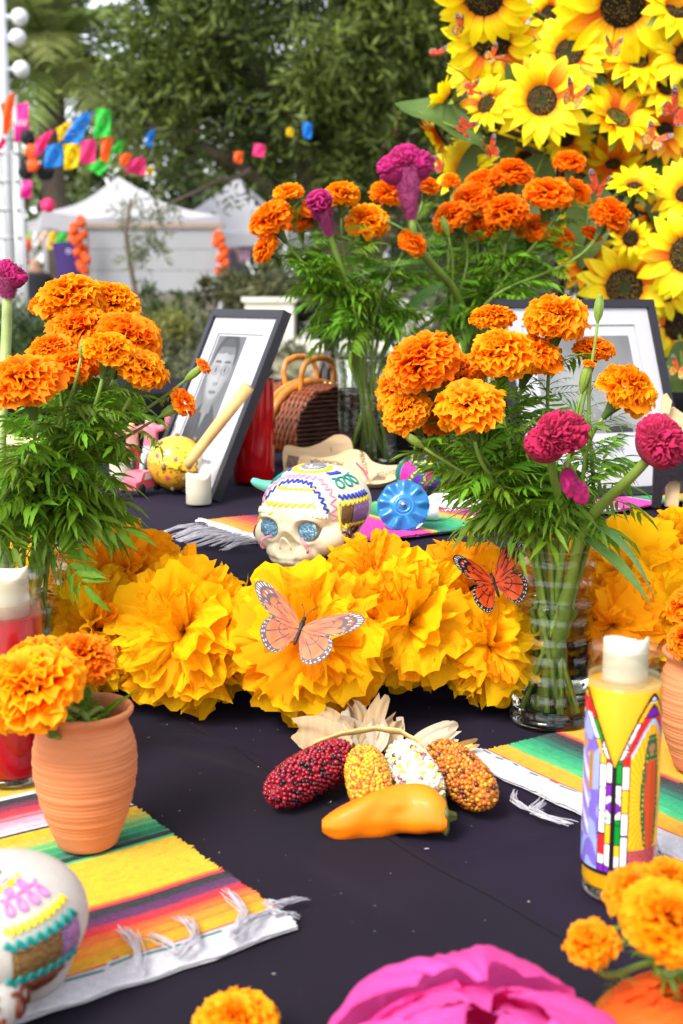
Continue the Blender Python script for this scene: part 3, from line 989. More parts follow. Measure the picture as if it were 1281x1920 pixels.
# back tier
t = thing('riser_box', 'black-draped back riser along the rear of the altar', 'riser', (0, 3.0, Z1))
b = MB(); b.box((0, 0, .06), (2.6, .44, .118)); b.build('box', m_wood_table, t, False)
b = MB()
def bk(u, v):
    x = -1.32 + 2.64 * u
    s = v * .60
    hgt = Z2 - Z1
    if s < hgt:
        return (x, -.235 + .004 * math.sin(x * 31), s + .004)
    return (x, -.23 + (s - hgt), hgt + .002 + wr(x, s, .6))
b.grid(bk, 120, 40)
b.build('drape', m_cloth3, t)

# lint and clippings scattered on the cloth
rng = random.Random(77)
b = MB()
for k in range(170):
    u = rng.random()
    x, y = rng.uniform(-.45, .45), rng.uniform(.75, 1.44)
    z = low_z(x, y) + .0065
    a = rng.uniform(0, 6.3)
    L = rng.choice([.0004, .0005, .0007, .0022]) * rng.uniform(.6, 1.2) * (1 if y > 1.0 else .6)
    wv = .0003 if L > .001 else L * .5
    d = Vector((math.cos(a), math.sin(a), 0)) * L
    s_ = Vector((-math.sin(a), math.cos(a), 0)) * wv
    p = Vector((x, y, z))
    c = rng.choice([(.5, .5, .5), (.4, .42, .35), (.16, .22, .06), (.45, .4, .3)])
    b.add([p - d - s_, p + d - s_, p + d + s_, p - d + s_, p + Vector((0, 0, .0006))], [(0, 1, 4), (1, 2, 4), (2, 3, 4), (3, 0, 4)], c)
tag(b.build('lint', mat('lint', attr=True, rough=.9, var=0), None, False), 'specks of lint and clippings scattered over the dark cloth', 'lint', kind='stuff')


# ================================================================ plant pieces (shared meshes)
def marigold_head(seed, n=130, rows=5, cols=6, flat=.86, loose=1.):
    """double marigold: many fan petals with ruffled rims; diameter 1, origin at the top of the calyx, face along +Z"""
    rng = random.Random(seed)
    b = MB()
    for k in range(n):
        f = (k + .5) / n
        th = R(112) * f ** .62 + rng.gauss(0, .05)
        ph = 2.39996 * k + rng.gauss(0, .15)
        d = Vector((math.sin(th) * math.cos(ph), math.sin(th) * math.sin(ph), math.cos(th)))
        t = Vector((-math.sin(ph), math.cos(ph), 0))
        tw = rng.gauss(0, .5)
        n_ = Vector((math.cos(th) * math.cos(ph), math.cos(th) * math.sin(ph), -math.sin(th)))
        t, n_ = t * math.cos(tw) + n_ * math.sin(tw), n_ * math.cos(tw) - t * math.sin(tw)
        rad = .5 * rng.uniform(1 - .10 * loose ** 1.5, 1 + .06 * loose ** 2) * (flat + (1 - flat) * math.sin(th) ** 2)
        if th > R(95):
            rad *= .93
        wid = rng.uniform(.10, .155) * (1 + .25 * f) * loose
        amp = rng.uniform(.022, .045) * loose ** 1.5
        fr = rng.uniform(2.2, 3.6)
        p1, p2 = rng.uniform(0, 6), rng.uniform(0, 6)
        curl = rng.uniform(.02, .13)
        c0 = Vector((0, 0, .13))
        s0 = .30
        def fn(u, v, d=d, t=t, n_=n_, rad=rad, wid=wid, amp=amp, fr=fr, p1=p1, p2=p2, curl=curl):
            x = u * 2 - 1
            s = v
            L = rad * (s0 + (1 - s0) * s)
            edge = 1 - .16 * x * x * s - .035 * s * (1 + math.sin(fr * 3 * x + p2))
            w_ = wid * (.22 + .78 * min(1, s * 1.25) ** .9)
            ruf = amp * s * s * (math.sin(fr * PI * x + p1) + .6 * math.sin(2.3 * fr * PI * x + p2))
            cup = .05 * (x * x - .3) * s
            return c0 + d * (L * edge) + t * (x * w_) + n_ * (ruf - cup * .4 + curl * max(0, s - .45) ** 2 * 2.6)
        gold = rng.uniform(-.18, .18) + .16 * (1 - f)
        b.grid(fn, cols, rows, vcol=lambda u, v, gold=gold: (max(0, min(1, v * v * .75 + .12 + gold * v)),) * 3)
    return b.mesh('flower_head')

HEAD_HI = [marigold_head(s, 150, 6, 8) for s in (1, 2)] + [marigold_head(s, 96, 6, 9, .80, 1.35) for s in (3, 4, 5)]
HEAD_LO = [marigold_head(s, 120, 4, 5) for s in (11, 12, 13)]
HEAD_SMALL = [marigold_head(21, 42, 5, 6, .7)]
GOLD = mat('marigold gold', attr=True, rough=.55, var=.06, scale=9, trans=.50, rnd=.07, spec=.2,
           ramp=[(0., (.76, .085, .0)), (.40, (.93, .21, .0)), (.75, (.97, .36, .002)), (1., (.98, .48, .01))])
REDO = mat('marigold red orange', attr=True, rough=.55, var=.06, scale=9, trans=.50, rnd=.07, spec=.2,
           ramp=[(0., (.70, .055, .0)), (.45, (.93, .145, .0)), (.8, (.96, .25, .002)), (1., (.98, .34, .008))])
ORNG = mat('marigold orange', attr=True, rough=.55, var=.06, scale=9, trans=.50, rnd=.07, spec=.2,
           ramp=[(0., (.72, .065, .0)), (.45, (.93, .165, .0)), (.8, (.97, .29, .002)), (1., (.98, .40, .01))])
m_stem = mat('green stem', (.16, .24, .035), .5, var=.18, scale=30, bump=.15, bscale=200, stretch=(1, 1, .2), rnd=.12)
m_leaf = mat('marigold leaf', attr=True, rough=.52, var=.16, scale=22, trans=.40, rnd=.32, spec=.3,
             ramp=[(0., (.050, .125, .007)), (1., (.15, .30, .016))])
m_leaf_big = mat('cockscomb leaf', attr=True, rough=.45, var=.12, scale=18, trans=.3, rnd=.15,
                 ramp=[(0., (.07, .17, .03)), (1., (.14, .27, .06))])
m_calyx = mat('calyx green', (.055, .10, .018), .45, var=.25, scale=20, stretch=(1, 1, .2))
m_bud = mat('bud green', (.17, .26, .035), .45, var=.2, scale=30, stretch=(1, 1, .2))

def calyx_mesh(ribs=8):
    b = MB()
    prof = [(.045, -.42), (.06, -.34), (.10, -.20), (.145, -.05), (.165, .05), (.15, .10)]
    b.lathe(prof, 24, wob=lambda a, z: 1 + .06 * math.cos(ribs * a))
    return b.mesh('calyx')
CALYX = calyx_mesh()

def bud_mesh():
    b = MB()
    b.lathe([(.06, -.5), (.10, -.42), (.22, -.25), (.27, 0), (.24, .22), (.15, .38), (.17, .43), (.05, .44)], 28, wob=lambda a, z: 1 + .07 * math.cos(8 * a))
    return b.mesh('bud')
BUD = bud_mesh()

def leaflet(b, p, d, nrm, L, W, rng, segs=5, droop=.25, teeth=0.):
    """lance-shaped blade with a folded midrib"""
    d = Vector(d).normalized()
    nrm = Vector(nrm)
    nrm = (nrm - d * nrm.dot(d)).normalized()
    sd = d.cross(nrm)
    vs, cs = [], []
    for i in range(segs + 1):
        s = i / segs
        w_ = W * (math.sin(PI * min(1, s * 1.02) ** .75) ** .9 if 0 < s < 1 else 0.02)
        c = Vector(p) + d * L * s + nrm * (-droop * L * s * s)
        tz = teeth * W * (1 if i % 2 else -1) if 0 < i < segs else 0
        vs += [c + sd * (w_ + tz) + nrm * w_ * .30, c, c - sd * (w_ + tz) + nrm * w_ * .30]
        cs += [(.55 + .3 * s,) * 3, (.95,) * 3, (.55 + .3 * s,) * 3]
    fs = []
    for i in range(segs):
        o = i * 3
        fs += [(o, o + 1, o + 4, o + 3), (o + 1, o + 2, o + 5, o + 4)]
    b.add(vs, fs, vcol=cs)

def pinnate(seed, pairs=6, droop=.30, wid=.037, ll=.36):
    """marigold leaf: length 1 along +Y, upper face +Z"""
    rng = random.Random(seed)
    b = MB()
    pts = [Vector((.03 * math.sin(3 * s + seed), s * .72, -droop * s * s)) for s in [i / 10 for i in range(11)]]
    o = len(b.v)
    b.tube(pts, [.011 - .0007 * i for i in range(11)], 4)
    for i in range(len(b.vc)):
        b.vc[i] = (.9, .9, .9)
    for k in range(pairs):
        s = .22 + .72 * k / (pairs - 1)
        p = pts[0].lerp(pts[-1], s)
        i = min(9, int(s * 10))
        p = pts[i].lerp(pts[i + 1], s * 10 - i)
        td = (pts[i + 1] - pts[i]).normalized()
        for sg in (-1, 1):
            L = ll * (1 - .35 * abs(s - .6)) * rng.uniform(.8, 1.15)
            d = Vector((sg * rng.uniform(.7, .95), 0, 0)) + td * rng.uniform(.5, .85) + Vector((0, 0, rng.uniform(-.35, .1)))
            leaflet(b, p, d, Vector((rng.gauss(0, .2), rng.gauss(0, .2), 1)), L, wid * rng.uniform(.8, 1.2), rng, 5, rng.uniform(.15, .5), .10)
    td = (pts[-1] - pts[-3]).normalized()
    leaflet(b, pts[-1], td, Vector((0, 0, 1)), ll * 1.0, wid * 1.15, rng, 6, .3, .10)
    return b.mesh('leaf')
LEAVES = [pinnate(1), pinnate(2, 7, .3), pinnate(3, 6, .05), pinnate(4, 7, .45, .026, .36), pinnate(5, 5, .2, .042, .40)]
FEATHER = [pinnate(8, 7, .2, .012, .26), pinnate(9, 7, .5, .011, .24)]

def big_leaf(seed, droop, W=.09):
    b = MB()
    leaflet(b, (0, 0, 0), (0, 1, 0), (0, 0, 1), 1., W, random.Random(seed), 14, droop, .02)
    return b.mesh('leaf')
BIGLEAF = [big_leaf(1, .35), big_leaf(2, .8), big_leaf(3, .15, .075)]

def put_leaf(parent, p, d, size, rng, meshes=LEAVES, m=None, roll=.4):
    d = Vector(d).normalized()
    up = Vector((rng.gauss(0, roll), rng.gauss(0, roll), 1))
    z = (up - d * up.dot(d))
    z = z.normalized() if z.length > .05 else d.orthogonal().normalized()
    x = d.cross(z)
    M_ = Matrix(((x.x, d.x, z.x), (x.y, d.y, z.y), (x.z, d.z, z.z)))
    return obj('leaf', rng.choice(meshes), m or m_leaf, parent, p, M_, size)

def cubic(p0, p1, p2, p3, n):
    return [p0 * (1 - t) ** 3 + p1 * 3 * t * (1 - t) ** 2 + p2 * 3 * t * t * (1 - t) + p3 * t ** 3 for t in [i / n for i in range(n + 1)]]

def flower(label, foot, rim, pos, axis, diam, rng, kind='gold', n_leaf=9, hi=True, group=None, leaf=(.06, .10), zmin=None, small=False, lowdroop=True, stem_r=.0022):
    """one cut marigold: stem rising from foot through rim to its head at pos"""
    foot, rim, pos = Vector(foot), Vector(rim), Vector(pos)
    axis = Vector((axis[0], axis[1] * .55, axis[2] + .28)).normalized()
    t = thing('marigold', label, 'marigold', foot, group=group)
    org = pos - axis * diam * .20
    cb = org - axis * diam * .40
    L = (cb - rim).length
    pts = [foot, foot.lerp(rim, .5)] + cubic(rim, rim + (rim - foot).normalized() * L * .35, cb - axis * L * .35, cb, 12)
    b = MB()
    b.tube([p - foot for p in pts], [stem_r * 1.25] * 2 + [stem_r * lerp(1.2, .9, i / 12) for i in range(13)], 8)
    b.build('stem', m_stem, t)
    rot = basis(axis, (rng.gauss(0, 1), rng.gauss(0, 1), rng.gauss(0, 1)))
    heads = HEAD_SMALL if small else (HEAD_HI if hi else HEAD_LO)
    m_ = {'gold': GOLD, 'red': REDO, 'orange': ORNG}[kind]
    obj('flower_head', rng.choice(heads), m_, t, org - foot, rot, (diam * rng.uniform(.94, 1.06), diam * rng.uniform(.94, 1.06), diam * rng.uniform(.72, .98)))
    obj('calyx', CALYX, m_calyx, t, org - foot, rot, (diam * (1.5 if small else 1), diam * (1.5 if small else 1), diam))
    for k in range(n_leaf):
        s = (k + rng.random()) / n_leaf * .92
        i = 2 + min(11, int(s * 12))
        p = pts[i].lerp(pts[i + 1], s * 12 - (i - 2))
        if zmin is not None and p.z < zmin:
            continue
        td = (pts[i + 1] - pts[i]).normalized()
        az = rng.uniform(0, 2 * PI)
        out = Vector((math.cos(az), math.sin(az), 0))
        upw = lerp(.25, .85, s) + rng.gauss(0, .3)
        size = rng.uniform(*leaf) * (1 - .45 * s)
        put_leaf(t, p - foot, out + Vector((0, 0, upw)), size, rng, FEATHER if rng.random() < (.6 if s > .72 else .25) else LEAVES)
    return t

def budflower(label, foot, rim, pos, axis, diam, rng, tip=None, group=None, n_leaf=5):
    foot, rim, pos = Vector(foot), Vector(rim), Vector(pos)
    axis = Vector(axis).normalized()
    t = thing('marigold_bud', label, 'flower bud', foot, group=group)
    cb = pos - axis * diam * .85
    L = (cb - rim).length
    pts = [foot] + cubic(rim, rim + (rim - foot).normalized() * L * .35, cb - axis * L * .3, cb, 12)
    b = MB(); b.tube([p - foot for p in pts], [.0024] + [lerp(.0024, .0016, i / 12) for i in range(13)], 7); b.build('stem', m_stem, t)
    rot = basis(axis, (.3, .2, 1))
    obj('bud', BUD, m_bud, t, pos - foot, rot, (diam, diam, diam * 1.7))
    if tip:
        obj('petals', HEAD_SMALL[0], ORNG, t, pos - foot + axis * diam * .62, rot, (diam * tip, diam * tip, diam * tip * .8))
    for k in range(n_leaf):
        s = (k + rng.random()) / n_leaf * .9
        i = 1 + min(11, int(s * 12))
        p = pts[i].lerp(pts[i + 1], s * 12 - (i - 1))
        az = rng.uniform(0, 2 * PI)
        put_leaf(t, p - foot, (math.cos(az), math.sin(az), rng.uniform(-.2, .7)), rng.uniform(.04, .075), rng)
    return t

# ---------------------------------------------------------------- cockscomb
def comb_mesh(seed, lobes, res=5, fold=26., amp=.34):
    """crested head: lobes (centre, radii) merged by star-shaped hull, folded like a brain coral"""
    bm = bmesh.new()
    bmesh.ops.create_icosphere(bm, subdivisions=res, radius=1.)
    off = Vector((seed * 7.1, seed * 3.3, 0))
    cols = {}
    for v in bm.verts:
        d = v.co.normalized()
        r = 0.
        for (c, rr) in lobes:
            c = Vector(c)
            q = Vector((d.x / rr[0], d.y / rr[1], d.z / rr[2]))
            k = Vector((c.x / rr[0], c.y / rr[1], c.z / rr[2]))
            A, B, C_ = q.dot(q), q.dot(k), k.dot(k) - 1
            disc = B * B - A * C_
            if disc > 0:
                r = max(r, (B + math.sqrt(disc)) / A)
        r = max(r, .08)
        p = d * r
        wrp = Vector((mnoise.noise(p * fold * .12 + off), mnoise.noise(p * fold * .12 + off + Vector((5, 0, 0))), mnoise.noise(p * fold * .12 + off + Vector((0, 9, 0))))) * .35
        nv = mnoise.noise((p + wrp * .5) * fold * .13 + off)
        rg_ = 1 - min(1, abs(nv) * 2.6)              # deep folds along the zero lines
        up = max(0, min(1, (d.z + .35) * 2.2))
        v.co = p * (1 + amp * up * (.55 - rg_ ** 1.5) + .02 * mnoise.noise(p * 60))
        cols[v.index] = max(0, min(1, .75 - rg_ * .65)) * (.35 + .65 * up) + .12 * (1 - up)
    me = bpy.data.meshes.new('crest')
    bm.to_mesh(me)
    bm.free()
    at = me.color_attributes.new('Col', 'FLOAT_COLOR', 'POINT')
    a = np.ones((len(me.vertices), 4), np.float32)
    for i, c in cols.items():
        a[i, :3] = c
    at.data.foreach_set('color', a.ravel())
    me.polygons.foreach_set('use_smooth', [True] * len(me.polygons))
    return me
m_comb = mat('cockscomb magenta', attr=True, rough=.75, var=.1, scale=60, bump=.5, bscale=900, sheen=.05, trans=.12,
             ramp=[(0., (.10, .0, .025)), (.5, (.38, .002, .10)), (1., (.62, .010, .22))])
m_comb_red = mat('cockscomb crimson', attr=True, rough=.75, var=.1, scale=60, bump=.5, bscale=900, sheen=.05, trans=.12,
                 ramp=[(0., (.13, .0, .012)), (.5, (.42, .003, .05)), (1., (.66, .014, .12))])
m_fuzz = mat('cockscomb fuzz', (.42, .07, .20), .8, var=.3, scale=60)

def cockscomb(label, foot, rim, pos, axis, scale, lobes, rng, m, seed, neck=None, stem_r=.005, leaves=(), fold=26., m_st=None, group='cockscomb flowers', amp=.34):
    foot, rim, pos = Vector(foot), Vector(rim), Vector(pos)
    axis = Vector(axis).normalized()
    t = thing('cockscomb_flower', label, 'cockscomb', foot, group=group)
    end = pos - axis * scale * (neck[0] if neck else .25)
    L = (end - rim).length
    pts = [foot] + cubic(rim, rim + (rim - foot).normalized() * L * .3, end - axis * L * .35, end, 14)
    b = MB(); b.tube([p - foot for p in pts], [stem_r] + [lerp(stem_r, stem_r * .8, i / 14) for i in range(15)], 12); b.build('stem', m_st or m_stem, t)
    rot = basis(axis, (0, -.5, 1))
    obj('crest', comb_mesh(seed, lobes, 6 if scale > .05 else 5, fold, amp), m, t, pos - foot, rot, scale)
    if neck:                       # fuzzy seed neck that fans from the stem up into the crest
        nl, r0, r1, fl = neck
        b = MB()
        rr = random.Random(seed)
        b.lathe([(lerp(r0, r1, s ** 1.3), lerp(-nl, .05, s)) for s in [i / 10 for i in range(11)]], 24)
        for k in range(2600):
            s = rr.random()
            a = rr.uniform(0, 2 * PI)
            r_ = lerp(r0, r1, s ** 1.3)
            p = Vector((r_ * math.cos(a), r_ * math.sin(a), lerp(-nl, .05, s)))
            d = Vector((math.cos(a), math.sin(a), rr.uniform(-.2, .9))) * rr.uniform(.06, .17)
            sd = Vector((-math.sin(a), math.cos(a), 0)) * .008
            b.add([p - sd, p + sd, p + d], [(0, 1, 2)])
        b.v = [(x, y * fl, z) for x, y, z in b.v]
        b.build('seed_neck', m_fuzz, t, loc=pos - foot, rot=rot).scale = (scale,) * 3
    for (s, d, size, k) in leaves:
        i = int(s * 14)
        p = pts[1 + i]
        d = Vector(d).normalized()
        z = Vector((0, -.4, 1))
        z = (z - d * z.dot(d)).normalized()
        x = d.cross(z)
        obj('leaf', BIGLEAF[k], m_leaf_big, t, p - foot, Matrix(((x.x, d.x, z.x), (x.y, d.y, z.y), (x.z, d.z, z.z))), size)
    return t
LOBE_FAN = [((-.28, 0, .02), (.30, .22, .30)), ((.0, 0, .12), (.36, .24, .34)), ((.28, 0, .0), (.30, .22, .30))]
LOBE_BALL = [((0, 0, 0), (.5, .42, .40)), ((.25, 0, .05), (.3, .3, .3)), ((-.25, .0, -.05), (.3, .3, .28))]
LOBE_TWO = [((.14, 0, .22), (.42, .36, .30)), ((-.12, -.05, -.18), (.38, .34, .32))]

# ---------------------------------------------------------------- glass vases
m_glass = thin_glass('clear ribbed glass', (.96, .98, .95), .10, .03, .4, 22, (1, 1, 6))
m_water = refract('vase water', (.94, .98, .90), 1.33, 0., .28, 26, (1, 1, 3.5))

def vase(label, base, r0, r1, h, water, ribs=9, seed=0, flare=.0, dark=False):
    t = thing('glass_vase', label, 'vase', base)
    b = MB()
    n = 60
    def rad(s):
        return lerp(r0, r1, s) - (.10 * r0) * math.sin(PI * s) * .6 + flare * max(0, s - .85) + .0010 * math.sin(s * ribs * 2 * PI)
    out = [(.0, .0), (r0 * .85, .0), (r0 * .97, .003)] + [(rad(i / n), .004 + (h - .004) * i / n) for i in range(n + 1)]
    b.lathe(out, 56)
    b.lathe([(rad(1.) , h), (rad(1.) + .0012, h + .0015), (rad(1.) + .0002, h + .003), (rad(1.) - .002, h + .0025), (rad(1.) - .003, h - .002)], 56)
    b.build('glass_wall', m_glass, t)
    b = MB()
    b.lathe([(0, 0.0015), (r0 * .95, .0025), (r0 * .96, .010), (r0 * .7, .0135), (0, .014)], 48)
    b.build('glass_base', refract('thick glass base', (.90, .97, .90), 1.45), t)
    b = MB()
    k = 40
    b.lathe([(0, .0145)] + [(rad(s) - .0022, .0145 + (water - .0145) * s_) for s_, s in [(i / k, (.0145 + (water - .0145) * i / k) / h) for i in range(k + 1)]] + [(0, water)], 56)
    b.build('water', m_water, t)
    return t

VR = Vector((0.2377, 1.3933, 0.7500)); VR.z = Z0 + .007
vase('clear ribbed glass vase on the lower tier holding the right-hand marigolds', VR, .0475, .0465, .200, .140)
VL = Vector((-0.3548, 1.4119, 0.7500)); VL.z = Z0 + .007
vase('clear ribbed glass vase behind the red candle, holding the left-hand marigolds', VL, .050, .050, .215, .135)
VB = Vector((0.0515, 2.4763, 0.9000)); VB.z = Z1 + .003
vase('tall wide glass vase packed with stems behind the wooden cut-outs', VB, .058, .069, .268, .215, 3)
VC = Vector((0.2458, 2.5744, 0.9000)); VC.z = Z1 + .003
vase('tall glass vase of red-orange marigolds, mostly hidden behind the right-hand bunch', VC, .055, .062, .275, .20, 3)

def in_vase(V, r, h, rng, toward=None, cross=.7):
    """a stem's foot on the vase floor and its point at the rim, leaning toward a head"""
    a = rng.uniform(0, 2 * PI)
    if toward is not None:
        d = Vector(toward) - V
        a = math.atan2(d.y, d.x) + rng.gauss(0, .5)
    k = rng.uniform(.35, .8)
    rim = V + Vector((math.cos(a) * r * k, math.sin(a) * r * k, h))
    a2 = a + PI + rng.gauss(0, .9)
    k2 = rng.uniform(.3, .95)
    foot = V + Vector((math.cos(a2) * r * k2 * cross, math.sin(a2) * r * k2 * cross, .018))
    return foot, rim

# right-hand bunch: (position, diameter, face axis, colour, label)
rng = random.Random(31)
RIGHT = [
    ((0.0831, 1.3600, 1.1669), .090, (-.55, -.45, .75), 'orange', 'large orange marigold at the upper left of the right-hand bunch'),
    ((0.0658, 1.4200, 1.1348), .074, (-.8, -.2, .4), 'orange', 'orange marigold peeping out at the far left edge of the right-hand bunch'),
    ((0.0677, 1.3600, 1.1145), .062, (-.5, -.6, .55), 'gold', 'golden ruffled marigold low on the left of the right-hand bunch'),
    ((0.1034, 1.4200, 1.0993), .050, (.1, -.4, .5), 'red', 'small deep-orange marigold tucked between two larger ones, low left of right bunch'),
    ((0.1274, 1.4000, 1.1535), .062, (-.25, -.5, .8), 'orange', 'orange marigold left of centre behind the golden front bloom, right bunch'),
    ((0.1307, 1.3000, 1.1266), .074, (-.15, -.75, .6), 'gold', 'wide golden marigold at the front centre of the right-hand bunch'),
    ((0.1713, 1.3600, 1.1764), .070, (.0, -.55, .8), 'gold', 'golden marigold in the middle of the right-hand bunch'),
    ((0.2112, 1.4200, 1.1740), .072, (.25, -.4, .7), 'orange', 'orange marigold behind the middle of the right-hand bunch'),
    ((0.1699, 1.4500, 1.2126), .050, (-.05, -.15, 1), 'gold', 'small flat golden marigold standing highest left in the right-hand bunch'),
    ((0.2354, 1.4200, 1.2106), .074, (.1, -.35, .9), 'gold', 'round golden marigold at the top of the right-hand bunch before the frame'),
    ((0.2786, 1.4200, 1.1781), .046, (.1, -.3, .9), 'orange', 'small orange marigold in front of the right picture mat'),
    ((0.2983, 1.3300, 1.1386), .066, (.65, -.45, .6), 'gold', 'leaning golden marigold at the right edge, over the portrait mat'),
]
for (p, d, ax, kd, lab) in RIGHT:
    foot, rim = in_vase(VR, .045, .2, rng, p)
    flower(lab, foot, rim, p, ax, d * 1.02, rng, kd, 27, True, 'marigolds in the right-hand vase', (.065, .108), Z0 + .228)
for (p, ax, d, tip, lab) in (((0.2740, 1.3800, 1.2190), (.05, -.05, 1), .019, None, 'tall closed green bud rising before the right picture frame'),
                             ((0.2583, 1.3600, 1.1467), (.2, -.1, 1), .021, .8, 'green bud with an orange tip beside the right picture mat'),
                             ((0.0760, 1.3400, 1.0820), (-.75, -.2, .55), .017, .6, 'green bud leaning out left below the golden marigolds')):
    foot, rim = in_vase(VR, .045, .2, rng, p)
    budflower(lab, foot, rim, p, ax, d, rng, tip, 'marigold buds in the right-hand vase')

# left-hand bunch
LEFT = [
    ((-0.3213, 1.3000, 1.1525), .076, (-.1, -.65, .7), 'orange', 'large orange marigold at the front left of the left-hand bunch'),
    ((-0.3029, 1.4500, 1.2337), .076, (-.1, -.4, .85), 'gold', 'topmost orange marigold of the left-hand bunch'),
    ((-0.2607, 1.4800, 1.2272), .066, (.35, -.35, .8), 'gold', 'orange marigold right of the topmost one in the left-hand bunch'),
    ((-0.3378, 1.4600, 1.2231), .032, (-.2, -.3, .9), 'orange', 'small orange marigold left of the topmost one in the left-hand bunch'),
    ((-0.2298, 1.4000, 1.1903), .082, (.4, -.5, .65), 'orange', 'broad orange marigold at the right shoulder of the left-hand bunch'),
    ((-0.2395, 1.3300, 1.1814), .055, (.3, -.35, .85), 'gold', 'golden marigold showing its dark calyx, centre right of the left-hand bunch'),
    ((-0.2047, 1.3400, 1.1612), .060, (.5, -.45, .7), 'gold', 'golden marigold lowest on the right of the left-hand bunch'),
    ((-0.2873, 1.4200, 1.1973), .070, (0, -.5, .8), 'orange', 'orange marigold in the heart of the left-hand bunch'),
    ((-0.3085, 1.3800, 1.1756), .060, (-.1, -.5, .85), 'orange', 'orange marigold between the large front one and the heart of the left bunch'),
    ((-0.2849, 1.3600, 1.1624), .055, (.1, -.4, .8), 'red', 'deep-orange marigold low in the middle of the left-hand bunch'),
]
for (p, d, ax, kd, lab) in LEFT:
    foot, rim = in_vase(VL, .048, .215, rng, p)
    flower(lab, foot, rim, p, ax, d * 1.04, rng, kd, 27, True, 'marigolds in the left-hand vase', (.072, .118), Z0 + .225)
for (p, ax, d, tip, lab) in (((-0.1806, 1.3600, 1.1128), (.75, -.25, .45), .020, 1.9, 'half-open orange marigold bud stretching right, before the portrait frame'),
                             ((-0.1583, 1.3800, 1.1500), (.75, -.05, .6), .017, 1.3, 'small bud with orange tip overlapping the left portrait'),
                             ((-0.2670, 1.3300, 1.1803), (.2, -.1, 1), .014, .5, 'slim green bud among the left-hand blooms')):
    foot, rim = in_vase(VL, .048, .215, rng, p)
    budflower(lab, foot, rim, p, ax, d, rng, tip, 'marigold buds in the left-hand vase', 7)

# rear bunch, left vase
KB = [((-0.0986, 2.4200, 1.4258), .058, (-.2, -.1, .9), 'gold', 'highest golden marigold at the left of the rear bunch'),
      ((-0.1312, 2.3800, 1.3736), .082, (-.6, -.4, .6), 'orange', 'large orange marigold at the left edge of the rear bunch'),
      ((-0.1414, 2.3800, 1.3224), .060, (-.8, -.4, .3), 'orange', 'orange marigold drooping lowest at the left of the rear bunch'),
      ((-0.0806, 2.4600, 1.3745), .060, (-.2, -.4, .8), 'red', 'deep-orange marigold behind the left blooms of the rear bunch'),
      ((-0.0481, 2.4400, 1.3966), .060, (.0, -.3, .9), 'orange', 'orange marigold left of the small pink cockscomb'),
      ((0.0015, 2.4000, 1.4195), .067, (.05, -.15, 1), 'gold', 'round flat-bottomed marigold at the top of the rear bunch'),
      ((0.0491, 2.4400, 1.3733), .086, (.1, -.5, .7), 'gold', 'wide golden marigold below the tall pink cockscomb'),
      ((0.0880, 2.4800, 1.4287), .072, (.2, -.3, .8), 'orange', 'orange marigold half behind the tall pink cockscomb'),
      ((0.1649, 2.5200, 1.4448), .050, (.3, -.3, .8), 'orange', 'small orange marigold just right of the tall pink cockscomb'),
      ((0.1317, 2.4000, 1.3327), .060, (.5, -.5, .4), 'red', 'deep-orange marigold low between the two rear bunches')]
for (p, d, ax, kd, lab) in KB:
    foot, rim = in_vase(VB, .062, .268, rng, p)
    flower(lab, foot, rim, p, ax, d * 1.08, rng, kd, 20, False, 'marigolds in the rear left vase', (.08, .13), Z1 + .26, stem_r=.0026)
# rear bunch, right vase
MC = [((0.3385, 2.6200, 1.4812), .088, (.0, -.4, .8), 'red', 'ruffled red-orange marigold at the top centre of the rear right bunch'),
      ((0.2848, 2.6600, 1.4672), .080, (-.2, -.4, .8), 'red', 'red-orange marigold left of the top centre in the rear right bunch'),
      ((0.2129, 2.5600, 1.3906), .078, (-.5, -.5, .5), 'red', 'red-orange marigold at the left end of the rear right bunch'),
      ((0.2632, 2.6200, 1.4254), .090, (-.2, -.5, .7), 'red', 'broad red-orange marigold left of centre in the rear right bunch'),
      ((0.3215, 2.5400, 1.3994), .088, (.0, -.5, .8), 'red', 'flat-topped red-orange marigold at the front centre, rear right bunch'),
      ((0.4042, 2.5600, 1.4382), .095, (.1, -.55, .7), 'red', 'large red-orange marigold right of centre in the rear right bunch'),
      ((0.4455, 2.5800, 1.4955), .062, (.1, -.1, 1), 'red', 'small red-orange marigold on a tall stem, highest right of the rear bunch'),
      ((0.4684, 2.6600, 1.4494), .080, (.4, -.4, .7), 'red', 'red-orange marigold behind the tall small one, rear right bunch'),
      ((0.2821, 2.6200, 1.3756), .070, (-.2, -.5, .5), 'red', 'shaded red-orange marigold low left of centre, rear right bunch'),
      ((0.3805, 2.6000, 1.3745), .080, (.1, -.6, .5), 'red', 'shaded red-orange marigold low in the middle, rear right bunch'),
      ((0.4394, 2.6000, 1.3517), .060, (.3, -.6, .4), 'red', 'deep red-orange marigold lowest right among the rear leaves'),
      ((0.5273, 2.5600, 1.3906), .082, (.6, -.2, .7), 'red', 'red-orange marigold leaning out right before the sunflowers'),
      ((0.5035, 2.6200, 1.3589), .044, (.5, -.3, .5), 'red', 'small red marigold beside the leaning one at the right'),
      ((0.2136, 2.5800, 1.4571), .040, (-.1, -.1, 1), 'orange', 'small flat orange marigold with green calyx, top left of the rear right bunch')]
for (p, d, ax, kd, lab) in MC:
    foot, rim = in_vase(VC, .058, .275, rng, p)
    flower(lab, foot, rim, p, ax, d * 1.12, rng, kd, 18, False, 'marigolds in the rear right vase', (.08, .13), Z1 + .26, stem_r=.0026)
foot, rim = in_vase(VC, .058, .275, rng, (0.1978, 2.5000, 1.3808))
budflower('closed green bud standing before the rear right blooms', foot, rim, (0.1964, 2.4800, 1.3639), (-.3, -.1, .9), .026, rng, None, 'marigold buds in the rear vases', 6)

